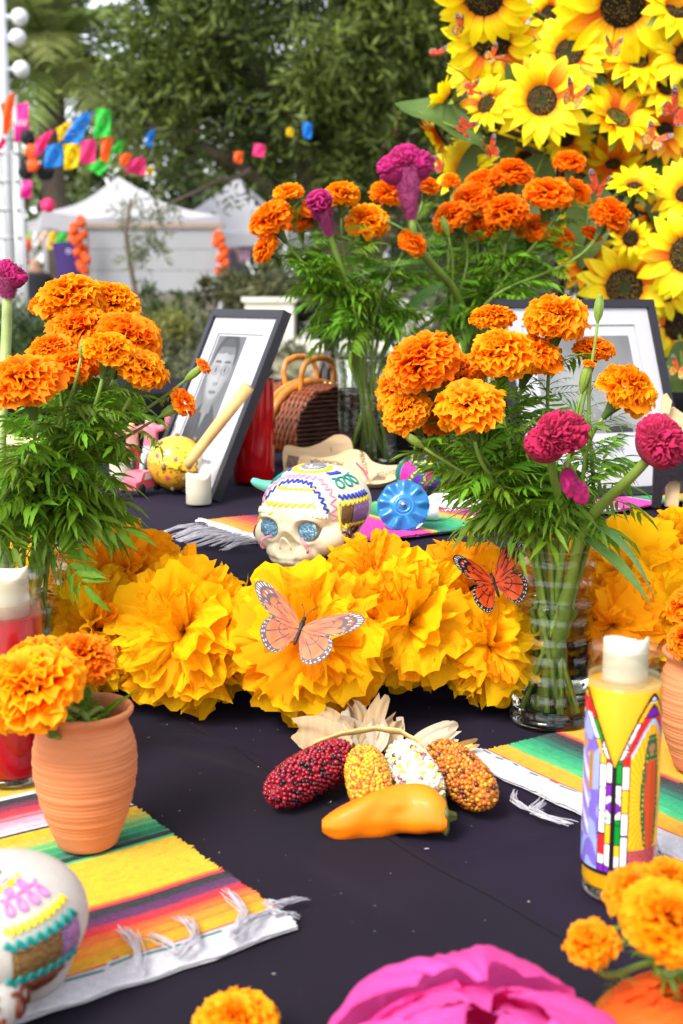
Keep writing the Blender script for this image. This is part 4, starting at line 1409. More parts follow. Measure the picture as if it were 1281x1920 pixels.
# cockscombs
rng = random.Random(8)
foot, rim = in_vase(VC, .058, .275, rng, (0.1161, 2.4000, 1.4488)); rim = Vector((0.2389, 2.5500, 1.1972)); foot = Vector((VC.x + .02, VC.y, VC.z + .02))
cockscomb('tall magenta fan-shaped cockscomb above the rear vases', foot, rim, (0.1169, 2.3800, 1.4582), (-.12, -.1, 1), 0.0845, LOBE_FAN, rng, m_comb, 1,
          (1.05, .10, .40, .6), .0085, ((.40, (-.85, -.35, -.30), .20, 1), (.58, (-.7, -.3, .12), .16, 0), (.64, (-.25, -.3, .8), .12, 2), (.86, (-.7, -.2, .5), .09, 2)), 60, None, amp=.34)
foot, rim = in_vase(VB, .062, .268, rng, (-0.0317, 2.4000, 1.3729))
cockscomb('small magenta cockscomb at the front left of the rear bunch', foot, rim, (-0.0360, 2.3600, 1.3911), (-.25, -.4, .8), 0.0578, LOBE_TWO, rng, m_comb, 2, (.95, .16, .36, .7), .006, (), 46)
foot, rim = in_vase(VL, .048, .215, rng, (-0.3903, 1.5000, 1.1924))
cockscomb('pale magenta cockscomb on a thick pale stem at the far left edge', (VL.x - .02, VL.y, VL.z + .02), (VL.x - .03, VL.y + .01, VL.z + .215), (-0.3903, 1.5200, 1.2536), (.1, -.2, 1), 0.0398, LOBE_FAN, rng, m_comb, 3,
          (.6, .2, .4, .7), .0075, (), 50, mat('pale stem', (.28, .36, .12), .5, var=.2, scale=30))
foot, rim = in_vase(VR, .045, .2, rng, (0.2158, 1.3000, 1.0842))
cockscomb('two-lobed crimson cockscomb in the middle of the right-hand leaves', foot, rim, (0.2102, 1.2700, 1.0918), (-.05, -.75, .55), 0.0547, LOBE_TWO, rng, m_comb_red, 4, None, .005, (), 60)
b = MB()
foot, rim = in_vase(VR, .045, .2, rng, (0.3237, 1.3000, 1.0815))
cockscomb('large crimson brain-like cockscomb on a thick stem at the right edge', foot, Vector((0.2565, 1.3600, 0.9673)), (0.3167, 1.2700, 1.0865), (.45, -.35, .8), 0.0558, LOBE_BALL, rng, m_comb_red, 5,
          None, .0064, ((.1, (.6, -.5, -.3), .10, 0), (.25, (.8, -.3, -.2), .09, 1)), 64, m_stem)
cockscomb('hanging magenta seed plume under the two-lobed cockscomb', foot, rim, (0.2303, 1.2800, 1.0458), (.15, -.35, -.8), 0.0324, [((0, 0, 0), (.3, .28, .5)), ((.25, 0, .35), (.28, .25, .4))], rng, m_comb, 6, None, .003, (), 30, amp=.08)


# ================================================================ striped blankets
m_serape = mat('woven striped wool', attr=True, rough=.9, var=.10, scale=400, bump=.5, bscale=900, sheen=.15, spec=.1)
m_fringe = mat('white cotton fringe', (.50, .48, .52), .9, var=.06, scale=200, bump=.4, bscale=600)
SC = dict(white=(.52, .50, .52), teal=(.0, .20, .13), red=(.70, .015, .02), gold=(.80, .38, .005), yellow=(.80, .47, .0), orange=(.92, .20, .01), lgreen=(.04, .52, .17),
          green=(.0, .33, .14), dgreen=(.0, .10, .07), black=(.01, .01, .015), maroon=(.22, .005, .05), purple=(.10, .01, .09), pink=(.78, .02, .36),
          lpink=(.66, .36, .48), blue=(.02, .25, .70), navy=(.01, .02, .09), amber=(.84, .40, .0))
SC = {k: tuple(q * (1. if k == 'white' else .78) for q in c) for k, c in SC.items()}
def stripes(keys):
    def f(bv, row):
        for i in range(len(keys) - 1):
            if bv < keys[i + 1][0]:
                (a, ca, *g), (e, ce, *_) = keys[i], keys[i + 1]
                c0, c1 = SC[ca], SC[ce]
                if g:                      # shaded band: threads step from one colour to the next
                    t = (bv - a) / (e - a)
                    t = min(1, max(0, round(t * 6) / 6 + (.24 if row % 3 == 0 else -.10)))
                    return tuple(lerp(p, q, t) for p, q in zip(c0, c1))
                return c0
        return SC[keys[-1][1]]
    return f
def serape(label, org, ax_a, ax_b, width, length, keys, z, seed, hem=.022, tassels=(), drape=None, b0=-.02):
    rng = random.Random(seed)
    org = Vector((org[0], org[1], 0))
    A, B = Vector((*ax_a, 0)).normalized(), Vector((*ax_b, 0)).normalized()
    t = thing('striped_blanket', label, 'blanket', (org.x, org.y, z))
    f = stripes(keys)
    nb, na = int((length - b0) / .0021), int(width / .006)
    ed = [rng.gauss(0, .0012) for _ in range(nb + 2)]
    zf = drape or (lambda x, y: 0)
    def P(u, v):
        bv = lerp(b0, length, v)
        row = int(round(v * nb))
        a = u * width
        if row == 0:
            bv += .006 * mnoise.noise(Vector((a * 22, seed, 0))) + .002 * mnoise.noise(Vector((a * 160, seed, 0)))
        if u == 0 or u == 1:
            a += ed[row]
        q = A * a + B * bv
        x, y = org.x + q.x, org.y + q.y
        h = .0035 + (.0010 if row % 2 else 0) + .0018 * mnoise.noise(Vector((x * 12, y * 12, seed)))
        if bv < hem * .8:
            h += .004 * math.sin(PI * max(0, min(1, (bv - b0) / (hem * .8 - b0)))) * (1 + .6 * mnoise.noise(Vector((a * 30, 0, seed))))
        q.z = h + zf(x, y)
        return q
    b = MB()
    def fc(u, v):
        bv = lerp(b0, length, v)
        c = f(bv + .0016 * mnoise.noise(Vector((u * 14, 0, seed))), int(v * nb))
        k = 1 + rng.gauss(0, .05)
        return tuple(min(1, q * k) for q in c)
    b.grid(P, na, nb, fcol=fc)
    # underside and edge thickness
    b.grid(lambda u, v: P(u, v) - Vector((0, 0, .0022)), max(8, na // 4), max(20, nb // 8), fcol=lambda u, v: f(lerp(b0, length, v), 0))
    b.build('woven_body', m_serape, t)
    for (pts, n) in tassels:              # loose fringe strands
        for k in range(n * 2):
            off = Vector((rng.gauss(0, .0016), rng.gauss(0, .0016), 0))
            pp = [Vector(p) - Vector((org.x, org.y, z)) for p in pts]
            q = []
            for i, p in enumerate(pp):
                s = i / (len(pp) - 1)
                q.append(p + off * (.6 + 1.6 * s) + Vector((rng.gauss(0, .001), rng.gauss(0, .001), .001 + .0007 * k * (1 - s))))
            fine = []
            for i in range(len(q) - 1):
                for s in (0, .33, .66):
                    fine.append(q[i].lerp(q[i + 1], s) + Vector((rng.gauss(0, .0004), rng.gauss(0, .0004), abs(rng.gauss(0, .0004)))))
            fine.append(q[-1])
            b = MB(); b.tube(fine, .00042, 4); b.build('fringe_strand', m_fringe, t)
    return t
KL = [(-.05, 'white'), (.004, 'teal'), (.008, 'white'), (.012, 'red'), (.016, 'yellow', 1), (.045, 'orange', 1), (.06, 'red', 1), (.075, 'purple', 1), (.088, 'black'), (.096, 'red'), (.099, 'orange'), (.102, 'yellow'),
      (.182, 'lgreen'), (.187, 'black'), (.195, 'dgreen', 1), (.222, 'lgreen', 1), (.248, 'yellow'), (.262, 'black'), (.266, 'white', 1), (.29, 'lpink', 1), (.308, 'red', 1), (.325, 'maroon', 1), (.338, 'black'),
      (.348, 'white'), (.354, 'yellow'), (.430, 'red'), (.435, 'blue')]
serape('striped woven blanket under the left clay pot, with a white fringed end', (-.043, .918), (-.81, -.59), (-.569, .822), .42, .52, KL, Z0 + .008, 3, .022, [
    (((-0.0602, 0.9291, 0.7640), (-0.0496, 0.9234, 0.7660), (-0.0399, 0.9380, 0.7640), (-0.0338, 0.9438, 0.7620)), 4),
    (((-0.0575, 0.9186, 0.7640), (-0.0480, 0.9079, 0.7660), (-0.0410, 0.9154, 0.7630), (-0.0346, 0.9179, 0.7600)), 4),
    (((-0.0783, 0.8725, 0.7640), (-0.0726, 0.9017, 0.7700), (-0.0828, 0.9282, 0.7680), (-0.0898, 0.9507, 0.7640)), 6),
    (((-0.1139, 0.8444, 0.7660), (-0.1048, 0.8594, 0.7710), (-0.1102, 0.8857, 0.7680), (-0.1200, 0.9101, 0.7640)), 6),
    (((-0.1180, 0.8473, 0.7660), (-0.1218, 0.8536, 0.7700), (-0.1323, 0.8681, 0.7680), (-0.1430, 0.8820, 0.7640)), 4),
    (((-0.1400, 0.8226, 0.7660), (-0.1431, 0.8382, 0.7710), (-0.1528, 0.8697, 0.7680), (-0.1623, 0.8934, 0.7640)), 6),
    (((-0.0817, 0.8673, 0.7680), (-0.0738, 0.8758, 0.7740), (-0.0643, 0.8984, 0.7700), (-0.0553, 0.9147, 0.7660)), 6)], b0=-.018)
KR = [(-.05, 'white'), (.008, 'teal'), (.011, 'white'), (.016, 'red'), (.021, 'gold', 1), (.045, 'amber', 1), (.052, 'lgreen', 1), (.075, 'green', 1), (.095, 'dgreen', 1), (.108, 'black'), (.120, 'red'), (.124, 'orange'), (.128, 'amber'),
      (.215, 'lgreen'), (.222, 'green', 1), (.25, 'black')]
serape('striped woven blanket under the right clay pot, its white hem beside the corn', (.136, 1.282), (.55, -.835), (.835, .55), .34, .34, KR, Z0 + .005, 4, .026, [
    (((0.1649, 1.1584, 0.7620), (0.1603, 1.1353, 0.7640), (0.1703, 1.1249, 0.7620), (0.1831, 1.1272, 0.7600)), 5),
    (((0.1888, 1.1325, 0.7620), (0.1740, 1.1125, 0.7620), (0.1895, 1.1051, 0.7600), (0.2057, 1.0978, 0.7590)), 6),
    (((0.2688, 1.0409, 0.7620), (0.2668, 1.0195, 0.7640), (0.2711, 1.0219, 0.7600)), 5)], b0=-.015)
KU = [(-.05, 'white'), (.004, 'teal'), (.009, 'white'), (.014, 'gold', 1), (.04, 'orange', 1), (.065, 'red', 1), (.085, 'maroon', 1), (.10, 'black'), (.105, 'red'), (.115, 'pink'), (.226, 'orange'), (.231, 'yellow'), (.236, 'lgreen'),
      (.240, 'dgreen', 1), (.275, 'green', 1), (.31, 'lgreen', 1), (.335, 'gold'), (.345, 'red'), (.36, 'pink', 1), (.40, 'maroon', 1), (.43, 'black'), (.44, 'lgreen'), (.46, 'green', 1), (.50, 'white'), (.505, 'pink'), (.552, 'amber'), (.558, 'lpink'), (.566, 'blue', 1), (.590, 'white', 1), (.60, 'pink'),
      (.685, 'white'), (.69, 'dgreen', 1), (.73, 'lgreen', 1), (.76, 'gold')]
tl = []
rr = random.Random(9)
for k in range(13):
    s = k / 12
    a = Vector((-0.2022, 1.7782, 0.9080)).lerp(Vector((-0.1121, 1.6671, 0.9080)), s)
    e = a + Vector((-.045 + rr.gauss(0, .008), -.022 + rr.gauss(0, .010), -.004))
    tl.append(((tuple(a), tuple(a.lerp(e, .5) + Vector((0, rr.gauss(0, .003), .003))), tuple(e)), 6))
serape('striped blanket with bright pink band on the upper tier behind the sugar skull', (-.21, 1.855), (.56, -.83), (.83, .56), .27, .95, KU, Z1 + .003, 5, .012, tl, b0=-.006)

# ================================================================ clay pots and candles
m_clay = mat('terracotta', (.52, .18, .070), .75, var=.10, scale=14, bump=.25, bscale=160, stretch=(1, 1, 6))
POT = [(0, 0), (.0235, 0), (.0262, .002), (.0275, .006), (.031, .016), (.037, .032), (.0415, .050), (.0442, .068), (.0442, .082), (.0425, .094), (.039, .104), (.0372, .109), (.0378, .1125), (.0405, .116), (.0422, .1185), (.0425, .121), (.0412, .1228),
       (.039, .1225), (.0368, .119), (.0345, .111), (.036, .10), (.039, .08), (.035, .04), (.02, .008), (0, .008)]
def pot(label, base):
    pr = []
    for i in range(len(POT) - 1):
        (r0, z0), (r1, z1) = POT[i], POT[i + 1]
        n = max(1, int(abs(z1 - z0) / .0009)) if .004 < z0 < .106 and r0 > .03 and i < 12 else 1
        for k in range(n):
            s = k / n
            z = lerp(z0, z1, s)
            r = lerp(r0, r1, s)
            if .004 < z < .108 and i < 12:
                r += .00030 * math.sin(z * 1350 + 2 * math.sin(z * 300)) + .00028 * math.sin(z * 520)
            pr.append((r, z))
    pr.append(POT[-1])
    t = thing('clay_pot', label, 'clay pot', base)
    b = MB(); b.lathe(pr, 72); b.build('pot_body', m_clay, t)
    b = MB(); b.lathe([(0, .103), (.0362, .103)], 32); b.build('soil', mat('dark water and soil', (.02, .018, .012), .2), t)
    return t
PL = Vector((-0.2196, 1.0458, 0.7500)); PL.z = Z0 + .0145
pot('ridged terracotta pot on the left striped blanket, holding two marigolds', PL)
PR_ = Vector((0.3617, 1.2302, 0.7500)); PR_.z = Z0 + .0125
pot('ridged terracotta pot cut off by the right edge, on the right blanket', PR_)

rng = random.Random(14)
def potflower(lab, P, pos, ax, d, kd):
    a = rng.uniform(0, 6.3)
    foot = P + Vector((.012 * math.cos(a), .012 * math.sin(a), .02))
    rim = P + Vector((.018 * math.cos(a), .018 * math.sin(a), .112))
    flower(lab, foot, rim, pos, ax, d, rng, kd, 0, True, 'marigolds in the clay pots', (.035, .05), P.z + .11, lowdroop=False, stem_r=.0026)
potflower('very large golden marigold hanging over the left rim of the clay pot', PL, (-0.2504, 0.9850, 0.9280), (-.25, -.65, .65), .092, 'gold')
potflower('orange marigold behind the very large one, above the left clay pot', PL, (-0.2215, 1.0600, 0.9296), (.25, -.4, .85), .066, 'orange')
potflower('golden marigold at the upper left of the clay pot, behind the large one', PL, (-0.2603, 1.0600, 0.9300), (-.2, -.35, .85), .062, 'gold')
potflower('orange marigold cut off by the right edge above the right clay pot', PR_, (0.3475, 1.2400, 0.9322), (-.4, -.3, .8), .056, 'orange')
potflower('small orange marigold low at the right edge, touching the right pot rim', PR_, (0.3327, 1.2000, 0.9059), (-.5, -.5, .4), .044, 'orange')
t = thing('leaf_sprig', 'short sprig of green leaves inside the left clay pot rim', 'leaves', PL + Vector((0, 0, .08)))
for k in range(16):
    a = 2 * PI * k / 16 + rng.gauss(0, .2)
    r = rng.uniform(.008, .026)
    p = Vector((r * math.cos(a), r * math.sin(a), .030))
    if k in (0, 1, 15):
        put_leaf(t, p, (math.cos(a) * .8, math.sin(a) * .5, .95), .044, rng, [BIGLEAF[2], BIGLEAF[0]], m_leaf, .2)
    else:
        put_leaf(t, p, (math.cos(a) * .6, math.sin(a) * .6, rng.uniform(.9, 1.4)), rng.uniform(.024, .034), rng, LEAVES + FEATHER)

m_jar = thin_glass('candle glass', (.97, .97, .95), .08, .05)
m_led = mat('ivory candle wax', (.52, .485, .37), .5, var=.03, scale=40, sss=.3)
def led(parent, r, z0, z1, name='candle', loc=(0, 0, 0), phase=0.):
    """ivory pillar with a wavy melted rim and a dished top"""
    b = MB()
    n = 40
    def wv(a):
        return .0035 * math.sin(2 * a + phase) + .0018 * math.sin(3 * a + 1 + phase)
    vs = []
    rings = [(r * .96, z0, 0), (r, z0 + .001, 0), (r, lerp(z0, z1, .5), 0), (r, z1 - .006, .6), (r * .995, z1 - .0015, 1), (r * .94, z1, 1), (r * .85, z1 - .002, 1), (r * .6, z1 - .009, .2), (0, z1 - .010, 0)]
    b.grid(lambda u, v: ((lambda q, a: (q[0] * math.cos(a), q[0] * math.sin(a), q[1] + q[2] * wv(a)))(rings[int(round(v * 8))], 2 * PI * u)), n, 8, cu=True)
    b.add([(r * .96 * math.cos(2 * PI * k / n), r * .96 * math.sin(2 * PI * k / n), z0) for k in range(n)], [tuple(range(n))])
    return b.build(name, m_led, parent, loc=loc)
def film_mat(name, col, k):
    m = thin_glass(name)
    n, l = m.node_tree.nodes, m.node_tree.links
    d = n.new('ShaderNodeBsdfTranslucent'); d.inputs[0].default_value = (*col, 1)
    e = n.new('ShaderNodeBsdfDiffuse'); e.inputs[0].default_value = (*col, 1)
    ad = n.new('ShaderNodeMixShader'); l.new(d.outputs[0], ad.inputs[1]); l.new(e.outputs[0], ad.inputs[2])
    mx = n.new('ShaderNodeMixShader'); mx.inputs[0].default_value = k
    src = n['Material Output'].inputs[0].links[0].from_socket
    l.new(src, mx.inputs[1]); l.new(ad.outputs[0], mx.inputs[2]); l.new(mx.outputs[0], n['Material Output'].inputs[0])
    return m
def jar(label, base, r, h, wax_h, wax_mat, led_r, led_top, ph, film):
    t = thing('jar_candle', label, 'candle', base)
    b = MB()
    b.lathe([(0, 0), (r * .9, 0), (r, .003), (r * 1.005, .02), (r, h - .035), (r, h - .02), (r * .93, h - .014), (r * .92, h - .011), (r * .97, h - .007), (r * .98, h - .002), (r * .95, h), (r * .89, h - .001), (r * .86, h - .013), (r * .93, h - .022)], 56)
    b.build('glass_jar', m_jar, t)
    b = MB()
    b.lathe([(0, .008), (r * .90, .008), (r * .962, .012), (r * .965, wax_h - .002), (r * .93, wax_h), (r * .5, wax_h - .003), (0, wax_h - .003)], 48)
    b.build('wax', wax_mat, t)
    b = MB(); b.lathe([(0, .001), (r * .93, .002), (r * .94, .007), (0, .0075)], 40); b.build('glass_base', refract('thick candle glass', (.95, .9, .7), 1.45), t)
    led(t, led_r, wax_h - .002, led_top, 'candle', phase=ph)
    b = MB(); b.lathe([(r * .955, wax_h - .004), (r * .955, wax_h + .006), (r * .94, h - .026)], 40); b.build('wax_film', film, t)
    return t
m_redwax = mat('deep red wax', (.34, .0015, .004), .3, var=.25, scale=50, coat=.3, sss=.15)
m_yelwax = mat('yellow wax', (.82, .40, .006), .38, var=.10, scale=30, sss=.2)
jar('tall red glass candle with an ivory pillar inside, at the left edge', Vector((-0.3220, 1.1991, 0.7500)) + Vector((0, 0, .0145)), .0335, .205, .166, m_redwax, .0215, .208, 1.0, film_mat('pinkish wax film', (.6, .35, .3), .25))
YC = Vector((0.2225, 0.9699, 0.7500)) + Vector((0, 0, .009))
yj = jar('tall yellow glass candle with stained-glass printed label and ivory pillar', YC, .0295, .203, .174, m_yelwax, .0175, .207, 2.2, film_mat('yellowish wax film', (.70, .58, .28), .45))

# printed label: pointed-arch windows framed in stained glass
def label_col(k, t, z):
    """colour of window k at t (-1..1 across) and height z; None outside the print"""
    top = .112 + .060 * (1 - abs(t) ** 1.45)
    if z > top or z < .024:
        return None
    if abs(t) > .945 or z > top - .0034 or z < .0262:
        return (.012, .010, .014)
    din = min((1 - abs(t)) * .032, (top - z) * .62)      # distance in from the frame
    W_, Rd, Gr, Pu, Go, Sk = (.74, .70, .68), (.80, .02, .02), (.0, .24, .02), (.17, .015, .34), (.86, .42, .015), (.35, .52, .72)
    seg = [W_, Pu, Gr, Gr, Gr, Go, W_, Rd, Gr, Gr, W_, Rd, Go, W_]
    seg2 = [Rd, W_, Go, W_, Pu, W_, Rd, W_, Go, Pu, W_, Rd]
    if din < .0125:
        if abs(din - .0062) < .00065 or din > .0116:
            return (.012, .010, .014)
        if z < .040:
            q = math.hypot((abs(t) - .75) * .03, z - .026)
            return Pu if q < .0065 else ((.012, .01, .014) if q < .0072 else (Go if .02 < abs(t) < .25 and z < .036 else W_))
        for zc in (.080, .128):
            q = math.hypot((1 - abs(t)) * .032 - .001, z - zc)
            if din < .0061 or zc > .1:
                if q < .0045:
                    return Pu
                if q < .0050 or abs(q - .0098) < .0004:
                    return (.012, .01, .014)
                if q < .0098:
                    return W_ if abs(z - zc) > .0005 else (.012, .01, .014)
        L_ = seg if din < .0062 else seg2
        h = .0165 if din < .0062 else .0190
        i = int((z + (0 if din > .0062 else .12 * din * (1 if int(z / h) % 2 else -1))) / h)
        if (z / h) % 1 < .06:
            return (.012, .010, .014)
        return L_[(i * 5 + (2 if din < .0062 else 0) + k) % len(L_)]
    # inner picture: a plain robed figure in a glow
    x = t * .032
    if k == 0:
        c = (.90, .33, .01)
        c = (.93, .46, .02) if math.sin(math.atan2(z - .085, x * 1.6) * 46) > .3 else c
        if top - z < .024:
            c = Sk
        fz = (z - .044) / .095
        if 0 < fz < 1:
            wv = .0105 * math.sin(PI * min(1, fz * .8 + .12)) ** .7
            if abs(x) < wv:
                c = (.03, .11, .03)
                if math.hypot((x * 900) % 3 - 1.5, (z * 900) % 4 - 2) < .6:
                    c = (.80, .62, .10)
            if abs(x) < wv * .62 and fz < .78:
                c = (.66, .09, .02) if math.sin(x * 2600) > -.2 else (.50, .05, .02)
            if math.hypot(x, z - .127) < .0045:
                c = (.42, .17, .07)
            if math.hypot(x, z - .1285) > .0040 and math.hypot(x, z - .1285) < .0062 and z > .124:
                c = (.03, .12, .06)
        if z < .046:
            c = (.72, .03, .12) if math.sin(x * 900) * math.sin(z * 800) > 0 else (.20, .12, .03)
        return c
    c = (.16, .11, .44) if mnoise.noise(Vector((x * 90, z * 60, k))) > 0 else (.26, .30, .60)
    if abs(x) < .0085 and .05 < z < .12:
        c = (.55, .55, .68) if math.sin(z * 300 + x * 400) > .3 else (.22, .16, .46)
    if math.hypot(x, z - .126) < .0048:
        c = (.42, .2, .1)
    if .09 < z < .122 and .008 < abs(x) < .0125:
        c = (.35, .18, .02)
    return c
b = MB()
rL = .0295 * 1.012
for k in range(3):
    a0 = R(-53 + 120 * k)
    NU, NV = 66, 170
    for j in range(NV):
        for i in range(NU):
            t_, z = (i + .5) / NU * 2 - 1, .022 + .155 * (j + .5) / NV
            c = label_col(k, t_, z)
            if c is None:
                continue
            q = []
            for (di, dj) in ((0, 0), (1, 0), (1, 1), (0, 1)):
                a = a0 + R(60) * ((i + di) / NU * 2 - 1)
                q.append((rL * math.cos(a), rL * math.sin(a), .022 + .155 * (j + dj) / NV))
            b.add(q, [(0, 1, 2, 3)], c)
b.build('printed_label', mat('glossy label print', attr=True, rough=.28, var=.05, scale=80, coat=.3), yj)

# ================================================================ corn and pepper
m_kern = mat('corn kernels', attr=True, rough=.22, var=.10, scale=200, coat=.25, sss=.12)
def cob(label, p0, p1, r, pal, seed, kr=.0025):
    rng = random.Random(seed)
    p0, p1 = Vector(p0), Vector(p1)
    ax = (p1 - p0)
    L = ax.length
    ax.normalize()
    t = thing('corn_cob', label, 'corn cob', p0, group='ears of dried corn')
    rot = basis(ax, (0, 0, 1))
    def prof(s):
        return r * (1 - (2 * abs(s - .47)) ** 3.2 * .5) * (1.0 if .02 < s < .97 else .8)
    b = MB()
    b.lathe([(0, -.003)] + [(prof(s) * .93, s * L) for s in [i / 14 for i in range(15)]] + [(0, L + .002)], 20)
    b.build('core', mat('corn core ' + label[:9], pal[0][1], .6, var=.2), t, rot=rot)
    bm = bmesh.new()
    bmesh.ops.create_icosphere(bm, subdivisions=1, radius=1)
    iv = [v.co.copy() for v in bm.verts]
    if_ = [tuple(v.index for v in f.verts) for f in bm.faces]
    bm.free()
    b = MB()
    rows = int(L / (kr * 1.65))
    for j in range(rows + 2):
        s = min(1, j / (rows + .5))
        rr = prof(s)
        if j == rows + 1:
            rr *= .55
        n = max(5, int(2 * PI * rr / (kr * 1.75)))
        for k in range(n):
            a = 2 * PI * (k + .5 * (j % 2)) / n + rng.gauss(0, .05)
            c = Vector((rr * math.cos(a), rr * math.sin(a), s * L + rng.gauss(0, kr * .25)))
            x = rng.random()
            col = pal[-1][1]
            for (w_, cc) in pal:
                if x < w_:
                    col = cc
                    break
                x -= w_
            col = tuple(q * rng.uniform(.75, 1.2) for q in col)
            kk = kr * rng.uniform(.82, 1.12)
            out = Vector((math.cos(a), math.sin(a), 0))
            b.add([c + (v * kk) + out * (v.dot(out) * kk * .25) for v in iv], if_, col)
    o = b.build('kernels', m_kern, t, rot=rot)
    o['kind'] = 'stuff'
    return t
ZC = Z0 + .034
cob('dark crimson ear of corn with black kernels, leftmost of the four', (0.0040, 1.2144, 0.7840), (-0.0650, 1.1188, 0.7780), .0205,
    [(.60, (.26, .006, .018)), (.22, (.42, .02, .04)), (.18, (.012, .008, .012))], 1)
cob('short yellow ear of corn with orange kernels, second from the left', (0.0218, 1.2025, 0.7840), (0.0287, 1.0987, 0.7780), .0195,
    [(.55, (.62, .30, .02)), (.25, (.78, .45, .02)), (.20, (.60, .13, .02))], 2)
cob('cream white ear of corn with a few purple kernels, third from the left', (0.0591, 1.2144, 0.7840), (0.0812, 1.1037, 0.7780), .0205,
    [(.82, (.78, .72, .52)), (.08, (.80, .58, .04)), (.06, (.30, .12, .13)), (.04, (.05, .03, .02))], 3, .0029)
cob('amber brown ear of corn with dark kernels, rightmost of the four', (0.0961, 1.2144, 0.7840), (0.1331, 1.1087, 0.7780), .0210,
    [(.62, (.46, .13, .012)), (.24, (.62, .25, .015)), (.14, (.10, .02, .01))], 4)

m_husk = mat('dry corn husk', (.56, .40, .22), .7, var=.18, scale=26, trans=.35, stretch=(6, 1, 1), bump=.4, bscale=200)
m_husk2 = mat('pale corn husk', (.62, .52, .38), .7, var=.12, scale=26, trans=.35, bump=.4, bscale=200)
m_raffia = mat('golden raffia', (.78, .50, .17), .6, var=.2, scale=60, bump=.6, bscale=250, stretch=(1, 8, 8))
t = thing('corn_husks', 'fan of pale dry husks tied behind the corn ears', 'husks', (0.0340, 1.3102, 0.7560))
o_ = Vector(t.location)
rng = random.Random(40)
HUSK = [(((0.0052, 1.2500, 0.7721), (-0.0235, 1.2700, 0.7867), (-0.0483, 1.2700, 0.7867)), .020, 1), (((0.0108, 1.2700, 0.7705), (-0.0115, 1.2900, 0.7897), (-0.0229, 1.3000, 0.7922)), .016, 1), (((0.0228, 1.2600, 0.7713), (0.0177, 1.2900, 0.7838), (0.0111, 1.3100, 0.7977)), .018, 2),
        (((0.0274, 1.2700, 0.7705), (0.0333, 1.2900, 0.7926), (0.0462, 1.3100, 0.8107)), .012, 1), (((0.0274, 1.2700, 0.7648), (0.0220, 1.2800, 0.7797), (-0.0086, 1.2800, 0.7902)), .014, 2), (((0.0551, 1.2700, 0.7648), (0.0531, 1.2900, 0.7751), (0.0566, 1.3100, 0.7846)), .014, 2),
        (((0.0717, 1.2700, 0.7636), (0.0896, 1.2900, 0.7704), (0.1212, 1.3000, 0.7822)), .014, 2), (((0.0745, 1.2700, 0.7619), (0.1029, 1.2800, 0.7698), (0.1176, 1.2900, 0.7780)), .012, 2), (((0.0440, 1.2700, 0.7705), (0.0454, 1.2800, 0.7815), (0.0585, 1.2900, 0.7926)), .012, 1),
        (((0.1078, 1.2700, 0.7619), (0.1259, 1.2700, 0.7694), (0.1391, 1.2700, 0.7740)), .006, 3), (((0.0107, 1.2600, 0.7730), (0.0279, 1.3000, 0.7922), (0.0111, 1.3100, 0.8048)), .010, 1), (((0.0338, 1.2600, 0.7696), (0.0395, 1.2700, 0.7821), (0.0364, 1.2800, 0.7948)), .012, 2)]
for (pp, wd_, k) in HUSK:
    p = [Vector(q) - o_ for q in pp]
    pts = bez(p[0], p[1], p[2], 10)
    ca, ph = rng.uniform(-.5, .5), rng.uniform(0, 6)
    b = MB()
    def hf(u, v, pts=pts, wd_=wd_, ca=ca, ph=ph):
        i = min(9, int(v * 10))
        q = pts[i].lerp(pts[i + 1], v * 10 - i)
        td = (pts[i + 1] - pts[i]).normalized()
        sd = td.cross(Vector((ca, -.8, .5))).normalized()
        nn = sd.cross(td)
        x = u * 2 - 1
        wv = wd_ * (.35 + .65 * math.sin(PI * min(1, .1 + v * .75)) ** .8)
        tip = (.004 * math.sin(9 * u + ph) if v > .95 else 0)
        return q + sd * x * wv + nn * (.004 * math.sin(5 * x + ph) * v + .003 * x * x + .0012 * math.sin(17 * x + ph)) + td * tip
    b.grid(hf, 8, 10)
    b.build('husk', (m_husk, m_husk2, m_raffia)[k - 1], t)
b = MB()
pp = [Vector(q) - o_ for q in ((-0.0278, 1.2150, 0.7927), (-0.0003, 1.2250, 0.8002), (0.0346, 1.2350, 0.8023), (0.0599, 1.2350, 0.7989), (0.0771, 1.2250, 0.7913), (0.0845, 1.2150, 0.7838))]
pts = []
for i in range(len(pp) - 1):
    for s in (0, .25, .5, .75):
        pts.append(pp[i].lerp(pp[i + 1], s))
pts.append(pp[-1])
b.tube(pts, [.0050 + .0008 * math.sin(i * 1.3) for i in range(len(pts))], 10, flat=.35)
b.build('raffia_band', m_raffia, t)

m_pep = mat('glossy orange pepper', (.90, .19, .002), .5, var=.08, scale=20, coat=.06, bump=.12, bscale=30, sss=.1)
pa, pb_ = Vector((-0.0173, 1.0792, 0.7700)), Vector((0.0928, 1.0792, 0.7740))
t = thing('pepper', 'waxy orange chilli pepper lying in front of the corn', 'pepper', pa)
b = MB()
ax = pb_ - pa
Lp = ax.length
def pepf(u, v):
    a = 2 * PI * u
    s = v
    r = .0225 * (math.sin(PI * .5 * min(1, (s + .03) * 2.6)) ** .6) * (.86 + .18 * s)
    if s > .80:
        r *= math.sqrt(max(.02, 1 - ((s - .80) / .205) ** 2 * .72))
    r *= 1 + .09 * math.sin(3 * a + 4 * s) + .14 * mnoise.noise(Vector((math.cos(a) * 1.5, math.sin(a) * 1.5, s * 5)))
    c = ax * s + Vector((0, .012 * math.sin(PI * s) - .004 * math.sin(2 * PI * s), -.004 * math.cos(PI * s * 1.5)))
    return c + Vector((.1, math.cos(a), 0)).normalized() * math.cos(a) ** 1 * r * (1 if math.cos(a) > 0 else 1) * 0 + Vector((0, r * math.cos(a), r * math.sin(a) * .93))
b.grid(pepf, 36, 44, cu=True)
